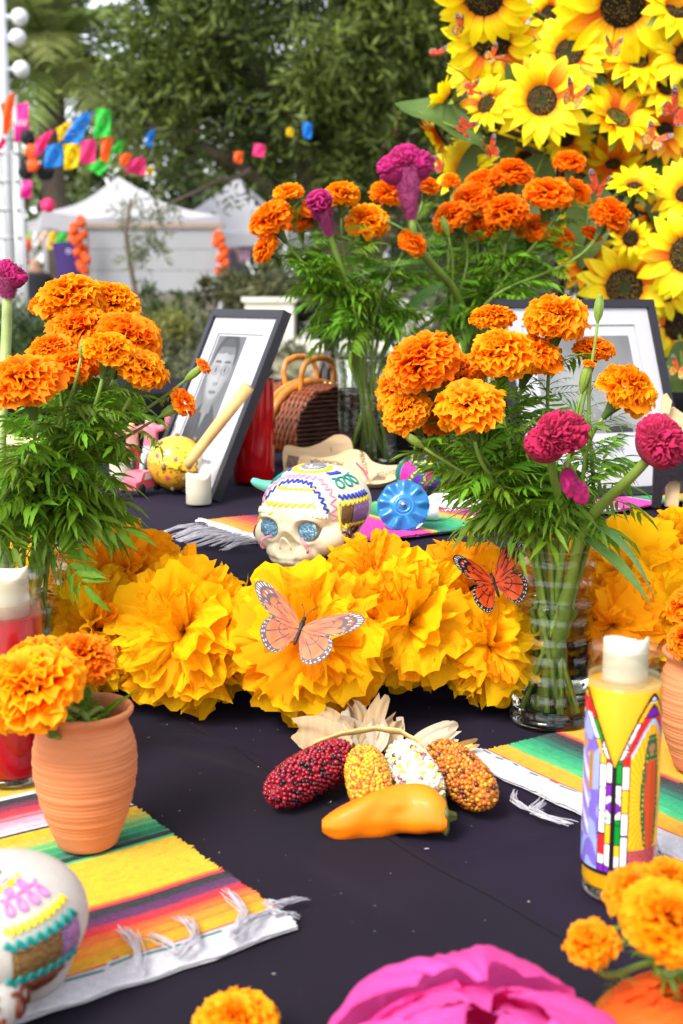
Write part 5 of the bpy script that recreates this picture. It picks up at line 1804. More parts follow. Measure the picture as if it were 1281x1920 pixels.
b.add([pepf(k / 36, 1) for k in range(36)], [tuple(range(36))])
b.build('pepper_body', m_pep, t)
b = MB()
cE = ax * 1.0
b.lathe([(.013, -.003), (.0165, .0), (.014, .003), (.005, .005), (.003, .012), (0, .012)], 20, wob=lambda a, z: 1 + .18 * math.cos(5 * a))
b.build('pepper_stem', mat('pepper stem green', (.10, .11, .02), .5, var=.2), t, loc=cE + Vector((-.002, .003, -.001)), rot=basis((1, .1, 0)))


# ================================================================ tissue-paper flowers
m_paper = mat('marigold-yellow tissue paper', (.95, .53, .003), .75, var=.05, scale=70, trans=.45, rnd=.07, bump=.25, bscale=260, spec=.15)
m_paper_o = mat('orange tissue paper', (.94, .40, .003), .75, var=.05, scale=70, trans=.45, rnd=.07, bump=.25, bscale=260, spec=.15)
def paper_petal(seed, N=14, wide=.5, curl=1.):
    """crumpled fan of tissue: length 1 along +Y, arching over towards -Z, with pleats, creases and a ruffled round rim"""
    rng = random.Random(seed)
    k1, p1, p2, p3 = rng.uniform(1.4, 2.6), rng.uniform(0, 6), rng.uniform(0, 6), rng.uniform(0, 6)
    off = Vector((seed * 4.1, seed * 2.3, 0))
    b = MB()
    def fn(u, v):
        x = u * 2 - 1
        w_ = wide * (.10 + .90 * v ** .75) 
        ang = curl * max(0, v - .25)
        rim = 1 - .07 * x * x + .030 * math.sin(6 * x + p3) + .09 * mnoise.noise(Vector((x * 4, 0, 7)) + off)
        L = v * lerp(1, rim, v)
        fold = .15 * (abs(((x * k1 + p1) % 2) - 1) - .5) * (.35 + .65 * v)
        cr = .10 * abs(mnoise.noise(Vector((x * 2.6, v * 2.6, 0)) + off)) + .065 * abs(mnoise.noise(Vector((x * 6.5, v * 6.5, 3)) + off))
        ruf = v ** 3 * (.05 * math.sin(6.5 * x + p2) + .028 * math.sin(14 * x + p1))
        return Vector((x * w_ * (1 - .2 * abs(fold)), L * math.cos(ang * .6), -L * math.sin(ang * .6) + fold + ruf - cr * (.3 + 1.2 * v) + .05 * math.sin(3 * x + p2) * v))
    b.grid(fn, N, N)
    return b.mesh('petal', seed % 3 == 0)
PPET = [paper_petal(s, 13, lerp(.36, .62, (s % 5) / 4), lerp(.3, 1.25, (s % 4) / 3)) for s in range(14)]

def paper_flower(label, pos, axis, rad, seed, n=74, m=None, spread=128, group='tissue-paper marigolds of the garland'):
    rng = random.Random(seed)
    axis = Vector(axis).normalized()
    rot0 = basis(axis, (rng.gauss(0, 1), rng.gauss(0, 1), rng.gauss(0, 1)))
    t = thing('paper_flower', label, 'paper flower', pos, group=group)
    for k in range(n):
        f = (k + .5) / n
        th = R(spread) * f ** .60
        ph = 2.39996 * k + rng.gauss(0, .25)
        d = Vector((math.sin(th) * math.cos(ph), math.sin(th) * math.sin(ph), math.cos(th)))
        up = Vector((0, 0, 1)) if th > .25 else Vector((math.cos(ph + 2), math.sin(ph + 2), .3))
        z = (up - d * up.dot(d)).normalized()
        tw = rng.gauss(0, .45)
        x = d.cross(z)
        x, z = x * math.cos(tw) + z * math.sin(tw), z * math.cos(tw) - x * math.sin(tw)
        M_ = Matrix(((x.x, d.x, z.x), (x.y, d.y, z.y), (x.z, d.z, z.z)))
        L = rad * rng.uniform(.84, 1.05) * (.88 + .12 * math.sin(th))
        obj('petal', rng.choice(PPET), m or (m_paper if rng.random() < .8 else m_paper_o), t, rot0 @ (d * rad * .06), (rot0 @ M_), (L * rng.uniform(.85, 1.15), L, L))
    return t
PF = [((-0.3766, 1.5200, 0.8803), (-.2, -.8, .5), .075, 'paper flower at the far left, seen through the left glass vase', 1),
      ((-0.2587, 1.5000, 0.8947), (-.3, -.7, .6), .082, 'frilly yellow paper flower just left of the largest pair', 1),
      ((-0.2779, 1.4400, 0.8639), (-.4, -.75, .3), .072, 'paper flower lowest left, beside the left glass vase', 1),
      ((-0.1781, 1.4200, 0.8640), (.0, -.85, .35), .088, 'full yellow paper flower left of the one with the butterfly', 0),
      ((-0.0347, 1.3800, 0.8621), (.1, -.85, .40), .090, 'front yellow paper flower carrying the faded butterfly', 0),
      ((0.0373, 1.4700, 0.9065), (.1, -.5, .8), .066, 'paper flower standing up just right of the sugar skull', 0),
      ((0.0775, 1.4200, 0.8753), (.2, -.85, .35), .078, 'paper flower to the right of the butterfly one, below the pink blanket', 0),
      ((0.1533, 1.5000, 0.8849), (.2, -.6, .6), .078, 'paper flower behind the second butterfly', 1),
      ((0.1674, 1.4200, 0.8471), (.0, -.9, .2), .066, 'orange-yellow paper flower left of the right glass vase, hanging low', 1),
      ((0.2785, 1.5200, 0.8836), (.1, -.8, .4), .074, 'paper flower behind the right glass vase', 1),
      ((0.3414, 1.5000, 0.9045), (.0, -.75, .5), .080, 'large paper flower right of the right glass vase', 0),
      ((0.3142, 1.4400, 0.8671), (-.2, -.9, .1), .062, 'paper flower hanging low behind the yellow candle', 1),
      ((0.3836, 1.4600, 0.8781), (.3, -.85, .2), .070, 'paper flower above the right clay pot, at the right edge', 1),
      ((0.4246, 1.5400, 0.9259), (.2, -.6, .7), .070, 'paper flower cut off by the right edge, highest of the garland', 0)]
for k, (p, ax, r, lab, o) in enumerate(PF):
    paper_flower('yellow tissue ' + lab if not lab.startswith(('frilly', 'full', 'front', 'orange', 'large')) else lab, (p[0], p[1], p[2] - .010), ax, r * .95, 100 + k, 98 if r > .08 else 84, m_paper_o if o and k % 2 else None)

# magenta tissue bloom at the front, built of broad soft sheets
m_pink = mat('hot pink tissue paper', (.90, .11, .46), .6, var=.06, scale=30, trans=.5, rnd=.06, bump=.2, bscale=120)
m_otis = mat('bright orange tissue paper', (.92, .12, .01), .6, var=.06, scale=30, trans=.35, rnd=.06, bump=.2, bscale=120)
def dome_petal(seed, N=36):
    """broad tissue petal wrapped over a unit dome: rises from the foot and folds in over the top, creased along its length"""
    rng = random.Random(seed)
    p1, p2 = rng.uniform(0, 6), rng.uniform(0, 6)
    off = Vector((seed * 3.7, seed * 1.3, 0))
    b = MB()
    def fn(u, v):
        x = u * 2 - 1
        top = lerp(12, 34, abs(x) ** 1.5) + 6 * math.sin(5 * x + p2)
        th = R(lerp(112, top, v))
        ph = x * R(62) * (.30 + .70 * math.sin(PI * min(1, .18 + .62 * v)))
        cr = abs(mnoise.noise(Vector((x * 3.0, v * 1.4, 5)) + off))
        fine = abs(mnoise.noise(Vector((x * 8, v * 4.5, 9)) + off))
        r = 1 + .10 * mnoise.noise(Vector((x * 1.5, v * 1.5, 0)) + off) - .11 * cr - .06 * fine + .06 * max(0, v - .7) * math.sin(7 * x + p1)
        return Vector((r * math.sin(th) * math.sin(ph), r * math.sin(th) * math.cos(ph), r * math.cos(th)))
    b.grid(fn, N, N)
    return b.mesh('petal', True)
SHEET = [dome_petal(s) for s in range(5)]
def tissue_bloom(label, pos, axis, rad, m, seed, n=12, hgt=.9):
    rng = random.Random(seed)
    rot0 = basis(axis, (0, 1, 0))
    t = thing('tissue_bloom', label, 'tissue flower', pos)
    for k in range(n):
        a = 2.39996 * k + rng.gauss(0, .2)
        s = rad * (1.06 - .045 * k)
        obj('petal', SHEET[k % 5], m, t, rot0 @ Vector((0, 0, rad * hgt * (.36 + .012 * k))), rot0 @ Matrix.Rotation(a, 3, 'Z') @ Matrix.Rotation(rng.gauss(0, .12), 3, 'X'), (s, s, s * hgt))
    return t
tissue_bloom('big hot pink tissue flower at the bottom edge', (0.0816, 0.6715, 0.7580), (.02, .1, 1), .096, m_pink, 1, 11, .62)
tissue_bloom('orange tissue wrap around the blurred marigolds at the bottom right', (0.2176, 0.7368, 0.7620), (.1, -.1, 1), .058, m_otis, 2, 9, .5)

# blurred marigolds at the front
rng = random.Random(66)
FB = Vector((0.2150, 0.7635, 0.7620))
for (p, d, ax, lab) in (((0.1548, 0.7400, 0.8369), .036, (-.3, -.4, .8), 'small blurred golden marigold leaning left before the pink tissue'),
                        ((0.1855, 0.7600, 0.8625), .044, (-.25, -.45, .8), 'blurred golden marigold overlapping the yellow candle base'),
                        ((0.1940, 0.7000, 0.8739), .064, (.1, -.5, .8), 'large blurred golden marigold at the right edge, bottom right'),
                        ((0.2136, 0.7800, 0.8610), .036, (.2, -.4, .8), 'blurred golden marigold topmost in the bottom right corner')):
    flower(lab, FB + Vector((rng.gauss(0, .008), rng.gauss(0, .008), .005)), FB + Vector((rng.gauss(0, .012), rng.gauss(0, .012), .03)), p, ax, d, rng, 'gold', 4, True, 'blurred marigolds at the front', (.04, .06), None, stem_r=.0022)
fb = Vector((-0.0682, 0.7093, 0.7600))
flower('blurred golden marigold cut off by the bottom edge', fb, fb + Vector((0, .01, .015)), (-0.0651, 0.7400, 0.7844), (.05, -.3, .95), .056, rng, 'gold', 2, True, 'blurred marigolds at the front', (.03, .04), None)

# ================================================================ butterflies
FORE = [(.02, .03), (.10, .24), (.30, .50), (.55, .72), (.76, .82), (.88, .78), (.89, .66), (.82, .48), (.70, .30), (.50, .12), (.25, .00), (.03, -.03)]
HIND = [(.02, .02), (.22, .02), (.46, .06), (.62, .00), (.70, -.16), (.68, -.34), (.58, -.50), (.44, -.60), (.30, -.58), (.18, -.44), (.08, -.24), (.01, -.06)]
def smooth_poly(P, k):
    out = []
    n = len(P)
    for i in range(n - 1):
        p0, p1, p2, p3 = [Vector(P[max(0, min(n - 1, i + q))]) for q in (-1, 0, 1, 2)]
        for s in range(k):
            t = s / k
            out.append(.5 * ((2 * p1) + (p2 - p0) * t + (2 * p0 - 5 * p1 + 4 * p2 - p3) * t * t + (3 * p1 - p0 - 3 * p2 + p3) * t ** 3))
    out.append(Vector(P[-1]))
    return out
def wing_mesh(P, fore, dark, c1, c2, white, sgn, paleback=False):
    ol = smooth_poly(P, 8)
    n = len(ol) - 1
    NS = 34
    root = Vector((.02, .0))
    b = MB()
    def col(u, v):
        s, t = v, u
        rim = .86 if fore else .84
        if fore and t < .42:
            rim = .93 - .0 * t
        if fore and .30 < t < .62:
            rim = .66
        if s > rim:
            k = (t * (26 if fore else 22)) % 1
            q = (s - rim) / (1 - rim)
            if .25 < t < .97 and abs(k - .5) < .20 and (abs(q - .30) < .10 and int(t * 26) % 2 or abs(q - .75) < .13):
                return white
            if fore and .33 < t < .55 and .18 < q < .5 and abs((t * 14) % 1 - .5) < .30:
                return c1
            return dark
        cells = 5 if fore else 6
        k = (t * cells * (1 if fore else 1.1) + .15) % 1
        if s > .30 and min(k, 1 - k) < .045 / max(.3, s):
            return dark
        if abs(s - .42 - .12 * math.sin(5 * t)) < .018:
            return dark
        if fore and (t < .05 or t > .975):
            return dark
        q = mnoise.noise(Vector((t * 5, s * 4, 2)))
        return tuple(lerp(a, e, max(0, min(1, .5 + q + .3 * (s - .5)))) for a, e in zip(c1, c2))
    def fn(u, v):
        i = min(n - 1, int(u * n))
        q = ol[i].lerp(ol[i + 1], u * n - i)
        p = root.lerp(q, v)
        return (sgn * p.x, p.y, .05 * math.sin(p.x * 2.2) * p.x)
    b.grid(fn, n, NS, fcol=col)
    return b.mesh('wing')
BL, WH = (.010, .007, .008), (.60, .60, .60)
WINGS = {'bright': [wing_mesh(P, f, BL, (.42, .022, .003), (.66, .085, .004), WH, s) for P, f in ((FORE, True), (HIND, False)) for s in (-1, 1)],
         'faded': [wing_mesh(P, f, (.13, .095, .10), (.62, .12, .05), (.74, .22, .09), (.62, .61, .60), s) for P, f in ((FORE, True), (HIND, False)) for s in (-1, 1)],
         'golden': [wing_mesh(P, f, BL, (.55, .06, .004) if f else (.62, .22, .012), (.70, .13, .008) if f else (.72, .38, .05), WH, s) for P, f in ((FORE, True), (HIND, False)) for s in (-1, 1)]}
m_wing = mat('printed feather wing', attr=True, rough=.55, var=.04, scale=20, trans=.25)
m_body = mat('black butterfly body', (.012, .010, .010), .45, var=.1)
b = MB()
b.lathe([(0, -.36), (.020, -.34), (.032, -.24), (.030, -.12), (.026, -.04), (.042, .02), (.046, .08), (.034, .14), (.024, .155), (.036, .18), (.030, .215), (0, .235)], 14, wob=lambda a, z: 1 + .05 * math.sin(z * 150))
b.xf(Matrix.Rotation(R(-90), 4, 'X'))
BODY = b.mesh('body')
ANT = []
for s in (-1, 1):
    b = MB()
    pts = bez((s * .015, .21, .01), (s * .04, .34, .08), (s * .13, .43, .05), 10)
    b.tube(pts, [.005] * 9 + [.011, .008], 6)
    ANT.append(b.mesh('antenna'))
def butterfly(label, pos, normal, head, span, kind='bright', up=R(12), fold=None, spread=0.):
    """wings lie in local XY, head along +Y, back along +Z; up lifts each wing"""
    z = Vector(normal).normalized()
    y = Vector(head)
    y = (y - z * y.dot(z)).normalized()
    x = y.cross(z)
    t = thing('butterfly', label, 'butterfly', pos, Matrix(((x.x, y.x, z.x), (x.y, y.y, z.y), (x.z, y.z, z.z))), 'monarch butterflies')
    s = span / 1.76
    for k, me in enumerate(WINGS[kind]):
        sg = -1 if k % 2 == 0 else 1
        a = (fold[k % 2] if fold else up)
        obj('forewing' if k < 2 else 'hindwing', me, m_wing, t, (0, 0, .004 * s + (.0012 if k < 2 else 0)), (0, -sg * a, -sg * spread * (1 if k < 2 else .3)), s)
    obj('body', BODY, m_body, t, (0, 0, .01 * s), None, (s * 1.1, s, s * 1.1))
    for me in ANT:
        obj('antenna', me, m_body, t, (0, 0, .01 * s), None, s)
    return t
butterfly('faded salmon monarch butterfly on the front paper flower', (-0.0416, 1.2680, 0.8976), (.06, -.80, .58), (.30, .40, .75), .099, 'faded', R(8), None, R(17))
butterfly('vivid orange monarch butterfly half hidden by leaves, left of the right vase', (0.1692, 1.3900, 0.9181), (.25, -.85, .35), (-.28, .2, .85), .088, 'bright', R(14))
SB = [((0.5367, 2.6600, 1.7174), (.05, -1, .1), (.1, .1, 1), .062, 'golden', R(35), 'monarch with raised wings below the topmost large sunflower'),
      ((0.4713, 2.7000, 1.6296), (-.1, -1, .2), (.35, 0, .9), .088, 'golden', R(38), 'monarch resting on the dark disc of the left central sunflower'),
      ((0.6801, 2.7000, 1.6045), (.2, -1, .2), (.6, 0, .7), .105, 'bright', R(10), 'large monarch at the right edge among the sunflowers'),
      ((0.6369, 2.7000, 1.5480), (-.1, -1, .3), (.5, 0, .75), .082, 'golden', R(15), 'yellow-winged monarch on the dark orange sunflower at the right'),
      ((0.5269, 2.7000, 1.4527), (-.55, -.75, .2), (.35, -.1, .9), .085, 'bright', R(30), 'monarch perched behind the leaning red marigold'),
      ((0.2978, 2.6600, 1.5204), (.1, -.9, .3), (-.3, 0, .9), .075, 'bright', R(50), 'monarch with folded wings just above the rear red marigolds'),
      ((0.2434, 2.6600, 1.5660), (.3, -.8, .3), (.7, 0, -.4), .070, 'bright', R(20), 'dark red monarch on the long green sunflower leaf'),
      ((0.2643, 2.7000, 1.6441), (.1, -.8, .5), (.8, 0, .2), .060, 'bright', R(15), 'small dark monarch left of the side-facing sunflower'),
      ((0.2972, 2.6200, 1.6941), (-.3, -.8, .3), (.7, 0, .35), .060, 'golden', R(30), 'monarch on a wire before the drooping sunflower disc'),
      ((0.1840, 2.6000, 1.6925), (.0, -.5, .8), (.9, 0, -.2), .062, 'bright', R(35), 'small monarch hovering on a wire left of the sunflowers'),
      ((0.2013, 2.6000, 1.4854), (-.8, -.5, .1), (.1, 0, 1), .060, 'bright', R(40), 'monarch seen edge-on behind the tall pink cockscomb'),
      ((0.2369, 2.6200, 1.7469), (-.7, -.5, .3), (.5, 0, .8), .066, 'golden', R(60), 'pale monarch with closed wings on the upper left sunflower'),
      ((0.6679, 2.5500, 1.0885), (-.1, -.9, .3), (.3, 0, .8), .070, 'golden', R(20), 'faint monarch at the right edge beside the frame')]
for (p, n, h, sp, kd, upa, lab) in SB:
    butterfly(lab, p, n, h, sp * .74, kd, upa)


# ================================================================ sugar skulls
def skull_radius(d):
    """distance from the skull's centre to its surface along unit direction d (face towards -Y)"""
    C0 = Vector((0, -.02, .55))
    r = 0.
    acc = 0.
    for (c, rr) in (((0, .10, .70), (.66, .76, .52)), ((0, -.34, .38), (.50, .40, .36)), ((0, -.52, .16), (.33, .27, .20)), ((.40, -.32, .36), (.20, .26, .20)), ((-.40, -.32, .36), (.20, .26, .20)), ((0, -.52, .66), (.44, .20, .20)), ((0, .30, .30), (.42, .40, .30))):
        k = Vector(((c[0] - C0.x) / rr[0], (c[1] - C0.y) / rr[1], (c[2] - C0.z) / rr[2]))
        q = Vector((d.x / rr[0], d.y / rr[1], d.z / rr[2]))
        A, B, C_ = q.dot(q), q.dot(k), k.dot(k) - 1
        disc = B * B - A * C_
        if disc > 0:
            x = (B + math.sqrt(disc)) / A
            if x > 0:
                acc += x ** 9
    return acc ** (1 / 9.)
EYES = [Vector((.255, -.74, .485)), Vector((-.255, -.74, .485))]
def skull_point(az, el):
    """az from the face (-Y) towards +X, el upward, radians"""
    d = Vector((math.sin(az) * math.cos(el), -math.cos(az) * math.cos(el), math.sin(el)))
    p = Vector((0, -.02, .55)) + d * skull_radius(d)
    if p.y < 0:
        for e in EYES:
            q = math.hypot((p.x - e.x) / .125, (p.z - e.z) / .125)
            if q < 1.6:
                p.y += .12 * math.exp(-(q ** 4) * .9)
                p.y -= .03 * math.exp(-((q - 1.25) / .22) ** 2)
        n = math.hypot((p.x) / (.13 * max(.25, min(1, (.52 - p.z) * 4.5))), (p.z - .30) / .15) if p.z < .5 else 9
        p.y += .15 * math.exp(-(n ** 4))
        p.y -= .05 * math.exp(-((p.x / .07) ** 2)) * math.exp(-(((p.z - .47) / .07) ** 2))
        p.y -= .035 * math.exp(-((p.z - .635) / .05) ** 2) * math.exp(-((abs(p.x) - .27) / .16) ** 2)
        if p.z < .20:
            p.y += .030 * (1 - abs(math.sin(p.x * 22))) ** 2 * max(0, min(1, (.2 - p.z) * 12)) * (1 if abs(p.x) < .34 else 0)
            if abs(p.z - .105) < .02:
                p.y += .02
    if p.z < .0:
        p.z = 0.
    return p
m_sugar = mat('ivory moulded sugar', (.72, .65, .45), .45, var=.05, scale=20, sss=.35, bump=.08, bscale=90)
m_sugar_w = mat('white moulded sugar', (.50, .46, .40), .45, var=.05, scale=20, sss=.35, bump=.08, bscale=90)
ICE = {k: mat('icing ' + k, c, .35, var=.08, scale=50) for k, c in dict(yellow=(.82, .62, .02), blue=(.02, .05, .40), pink=(.80, .28, .42), teal=(.0, .22, .19), green=(.0, .16, .07), brown=(.13, .028, .010), cream=(.88, .84, .62), lime=(.55, .65, .03), magenta=(.62, .16, .45)).items()}
m_foil = {'silver': mat('silver foil', (.88, .88, .90), .16, var=.05, scale=30, metal=1., bump=.9, bscale=70),
          'blue': mat('blue foil', (.30, .55, .72), .14, var=.6, scale=40, metal=1., bump=1., bscale=110),
          'violet': mat('violet foil', (.42, .22, .48), .2, var=.5, scale=30, metal=1., bump=1., bscale=80),
          'brown': mat('bronze foil', (.30, .17, .06), .2, var=.5, scale=30, metal=1., bump=1., bscale=80)}
b = MB()
b.grid(lambda u, v: skull_point((u * 2 - 1) * PI, lerp(-PI / 2 + .01, PI / 2 - .01, v)), 200, 120, cu=True)
SKULL = b.mesh('skull_body')
def on_skull(azd, eld, off=.0):
    p = skull_point(R(azd), R(eld))
    return p + (p - Vector((0, -.02, .55))).normalized() * off
def ice_line(parent, pts, col, r=.014, zig=None, closed=False):
    """piped icing bead along (az, el) points; zig = (count, width in degrees)"""
    P = []
    if zig:
        n, wd_ = zig
        seg = []
        for i in range(len(pts) - 1):
            for s in range(24):
                seg.append((lerp(pts[i][0], pts[i + 1][0], s / 24), lerp(pts[i][1], pts[i + 1][1], s / 24)))
        seg.append(pts[-1])
        m_ = len(seg) - 1
        N = n * 8
        for k in range(N + 1):
            f = k / N * m_
            i = min(m_ - 1, int(f))
            a, e = [lerp(seg[i][q], seg[i + 1][q], f - i) for q in (0, 1)]
            dx, dy = seg[i + 1][0] - seg[i][0], seg[i + 1][1] - seg[i][1]
            L = math.hypot(dx, dy) or 1
            o = wd_ * (2 / PI) * math.asin(math.sin(2 * PI * k / 8 * .98)) 
            P.append((a - dy / L * o, e + dx / L * o))
    else:
        P = pts
    r *= .68
    q = [on_skull(a, e, r * .5) for a, e in P]
    b = MB(); b.tube(q, r, 8)
    return b.build('icing', ICE[col], parent)
def loops(a0, e0, a1, e1, n, ra, re):
    out = []
    N = n * 20
    for k in range(N + 1):
        s = k / N
        t = 2 * PI * n * s
        out.append((lerp(a0, a1, s) + ra * math.sin(t), lerp(e0, e1, s) + re * math.cos(t)))
    return out
def foil_patch(parent, a0, a1, e0, e1, m, name='foil_panel', off=.012, seed=0):
    b = MB()
    b.grid(lambda u, v: on_skull(lerp(a0, a1, u), lerp(e0, e1, v), off + .006 * mnoise.noise(Vector((u * 7, v * 7, seed)))), 14, 10)
    return b.build(name, m, parent, False)
def foil_eyes(parent, m):
    for k, e in enumerate(EYES):
        b = MB()
        def fn(u, v):
            a, s = 2 * PI * u, v * .128
            nz = .030 * mnoise.noise(Vector((math.cos(a) * v * 4, math.sin(a) * v * 4, k * 5)))
            return (e.x + s * math.cos(a) * 1.04, e.y + .055 - .05 * (1 - v * v) + nz, e.z + s * math.sin(a) * .97)
        b.grid(fn, 28, 7, cu=True)
        b.build('foil_eye', m, parent, False)

SK = Vector((-0.0344, 1.6009, 0.9000)); SK.z = Z1 + .004
sk = thing('sugar_skull', 'ivory sugar skull with foil eyes and piped icing in the centre', 'sugar skull', SK, (0, 0, R(-26)), 'decorated sugar skulls')
sk.scale = (.101, .101, .097)
obj('skull_body', SKULL, m_sugar, sk)
foil_eyes(sk, m_foil['blue'])
foil_patch(sk, -24, 27, 22, 37, m_foil['silver'], seed=1)
ice_line(sk, [(-30, 38), (32, 39)], 'yellow', .020, (8, 2.0))
ice_line(sk, [(-28, 19), (29, 20)], 'yellow', .020, (8, 2.0))
ice_line(sk, [(-46, 6), (-42, 28), (-25, 47), (0, 51), (22, 48), (36, 30), (41, 12)], 'blue', .020, (17, 3.0))
ice_line(sk, [(-60, 2), (-56, 30), (-36, 55), (2, 60), (38, 55), (50, 34), (50, 4)], 'pink', .020, (18, 4.2))
ice_line(sk, [(-16, 13), (-40, 11)], 'cream', .020, (6, 2.6))
ice_line(sk, [(15, 12), (42, 9)], 'cream', .020, (7, 2.6))
ice_line(sk, [(-14, 11), (-18, 9)], 'lime', .018)
ice_line(sk, [(17, 11), (22, 9.5)], 'lime', .018)
ice_line(sk, [(30, 9), (34, 8)], 'lime', .018)
foil_patch(sk, -180, 180, 76, 89, m_foil['silver'], seed=2)
ice_line(sk, [(-120, 72), (-60, 69), (0, 68), (60, 69), (120, 72)], 'yellow', .019, (24, 2.2))
ice_line(sk, [(-130, 66), (-60, 64)], 'blue', .018, (9, 2.2))
ice_line(sk, [(60, 62), (95, 60)], 'blue', .018, (7, 2.4))
ice_line(sk, loops(60, 46, 112, 46, 3, 10, 7), 'teal', .020)
ice_line(sk, loops(-60, 46, -112, 46, 3, 10, 7), 'teal', .020)
for sg in (1, -1):
    foil_patch(sk, sg * 60, sg * 76, -2, 19, m_foil['brown'], seed=3)
    foil_patch(sk, sg * 76, sg * 106, -2, 19, m_foil['violet'], seed=4, off=.018)
    ice_line(sk, [(sg * 58, 29), (sg * 110, 27)], 'blue', .020, (8, 2.8))
    ice_line(sk, [(sg * 57, 21), (sg * 110, 21)], 'yellow', .019, (8, 2.4))
    ice_line(sk, [(sg * 56, 20), (sg * 55, -6)], 'yellow', .016)
    ice_line(sk, [(sg * 57, -4), (sg * 110, -4)], 'yellow', .019, (7, 2.4))
    ice_line(sk, loops(sg * 56, -15, sg * 104, -14, 3, 8, 7), 'brown', .022)
    ice_line(sk, [(sg * 52, -26), (sg * 72, -27)], 'green', .022, (3, 3))
def bead(parent, pts, col, r):
    b = MB(); b.tube(pts, r, 8); return b.build('icing', ICE[col], parent)
for sg in (-1, 1):
    bead(sk, bez((sg * .20, -.74, .40), (sg * .32, -.86, .36), (sg * .30, -.80, .30), 6) + bez((sg * .30, -.80, .30), (sg * .34, -.80, .26), (sg * .30, -.77, .23), 4)[1:], 'pink', .017)
bead(sk, bez((-.075, -.76, .24), (-.06, -.80, .37), (0, -.83, .40), 6) + bez((0, -.83, .40), (.06, -.80, .37), (.075, -.76, .24), 6)[1:], 'cream', .013)

S2 = Vector((-0.2345, 0.7862, 0.7500)); S2.z = Z0 + .010
s2 = thing('sugar_skull', 'white sugar skull cut off by the lower left corner', 'sugar skull', S2, (0, 0, R(-32)), 'decorated sugar skulls')
s2.scale = (.086, .086, .086)
obj('skull_body', SKULL, m_sugar_w, s2)
foil_eyes(s2, m_foil['violet'])
for sg in (1, -1):
    foil_patch(s2, sg * 66, sg * 104, 2, 21, m_foil['brown'], seed=3)
    foil_patch(s2, sg * 104, sg * 122, 2, 21, m_foil['violet'], seed=4)
    ice_line(s2, [(sg * 62, 24), (sg * 122, 24)], 'teal', .026, (8, 3))
    ice_line(s2, [(sg * 62, 0), (sg * 122, 0)], 'teal', .026, (8, 3))
    ice_line(s2, [(sg * 64, 33), (sg * 122, 34)], 'yellow', .020, (10, 3))
    ice_line(s2, loops(sg * 66, 48, sg * 116, 48, 4, 6, 6), 'magenta', .018)
    ice_line(s2, loops(sg * 64, -14, sg * 112, -15, 4, 6, 8), 'brown', .028)
    ice_line(s2, [(sg * 52, 44), (sg * 50, 10), (sg * 52, -12)], 'brown', .022, (9, 4))
ice_line(s2, [(-40, 60), (40, 60), (110, 64)], 'yellow', .020, (20, 2.4))
ice_line(s2, [(-100, 76), (0, 74), (100, 76)], 'brown', .020, (16, 2.4))
ice_line(s2, loops(20, -22, 58, -24, 3, 6, 8), 'brown', .034)
ice_line(s2, [(30, 52), (36, 20), (40, -8)], 'brown', .030, (7, 6))
ice_line(s2, loops(30, 62, 110, 60, 4, 8, 6), 'magenta', .020)
foil_patch(s2, -24, 27, 24, 40, m_foil['brown'], seed=1)

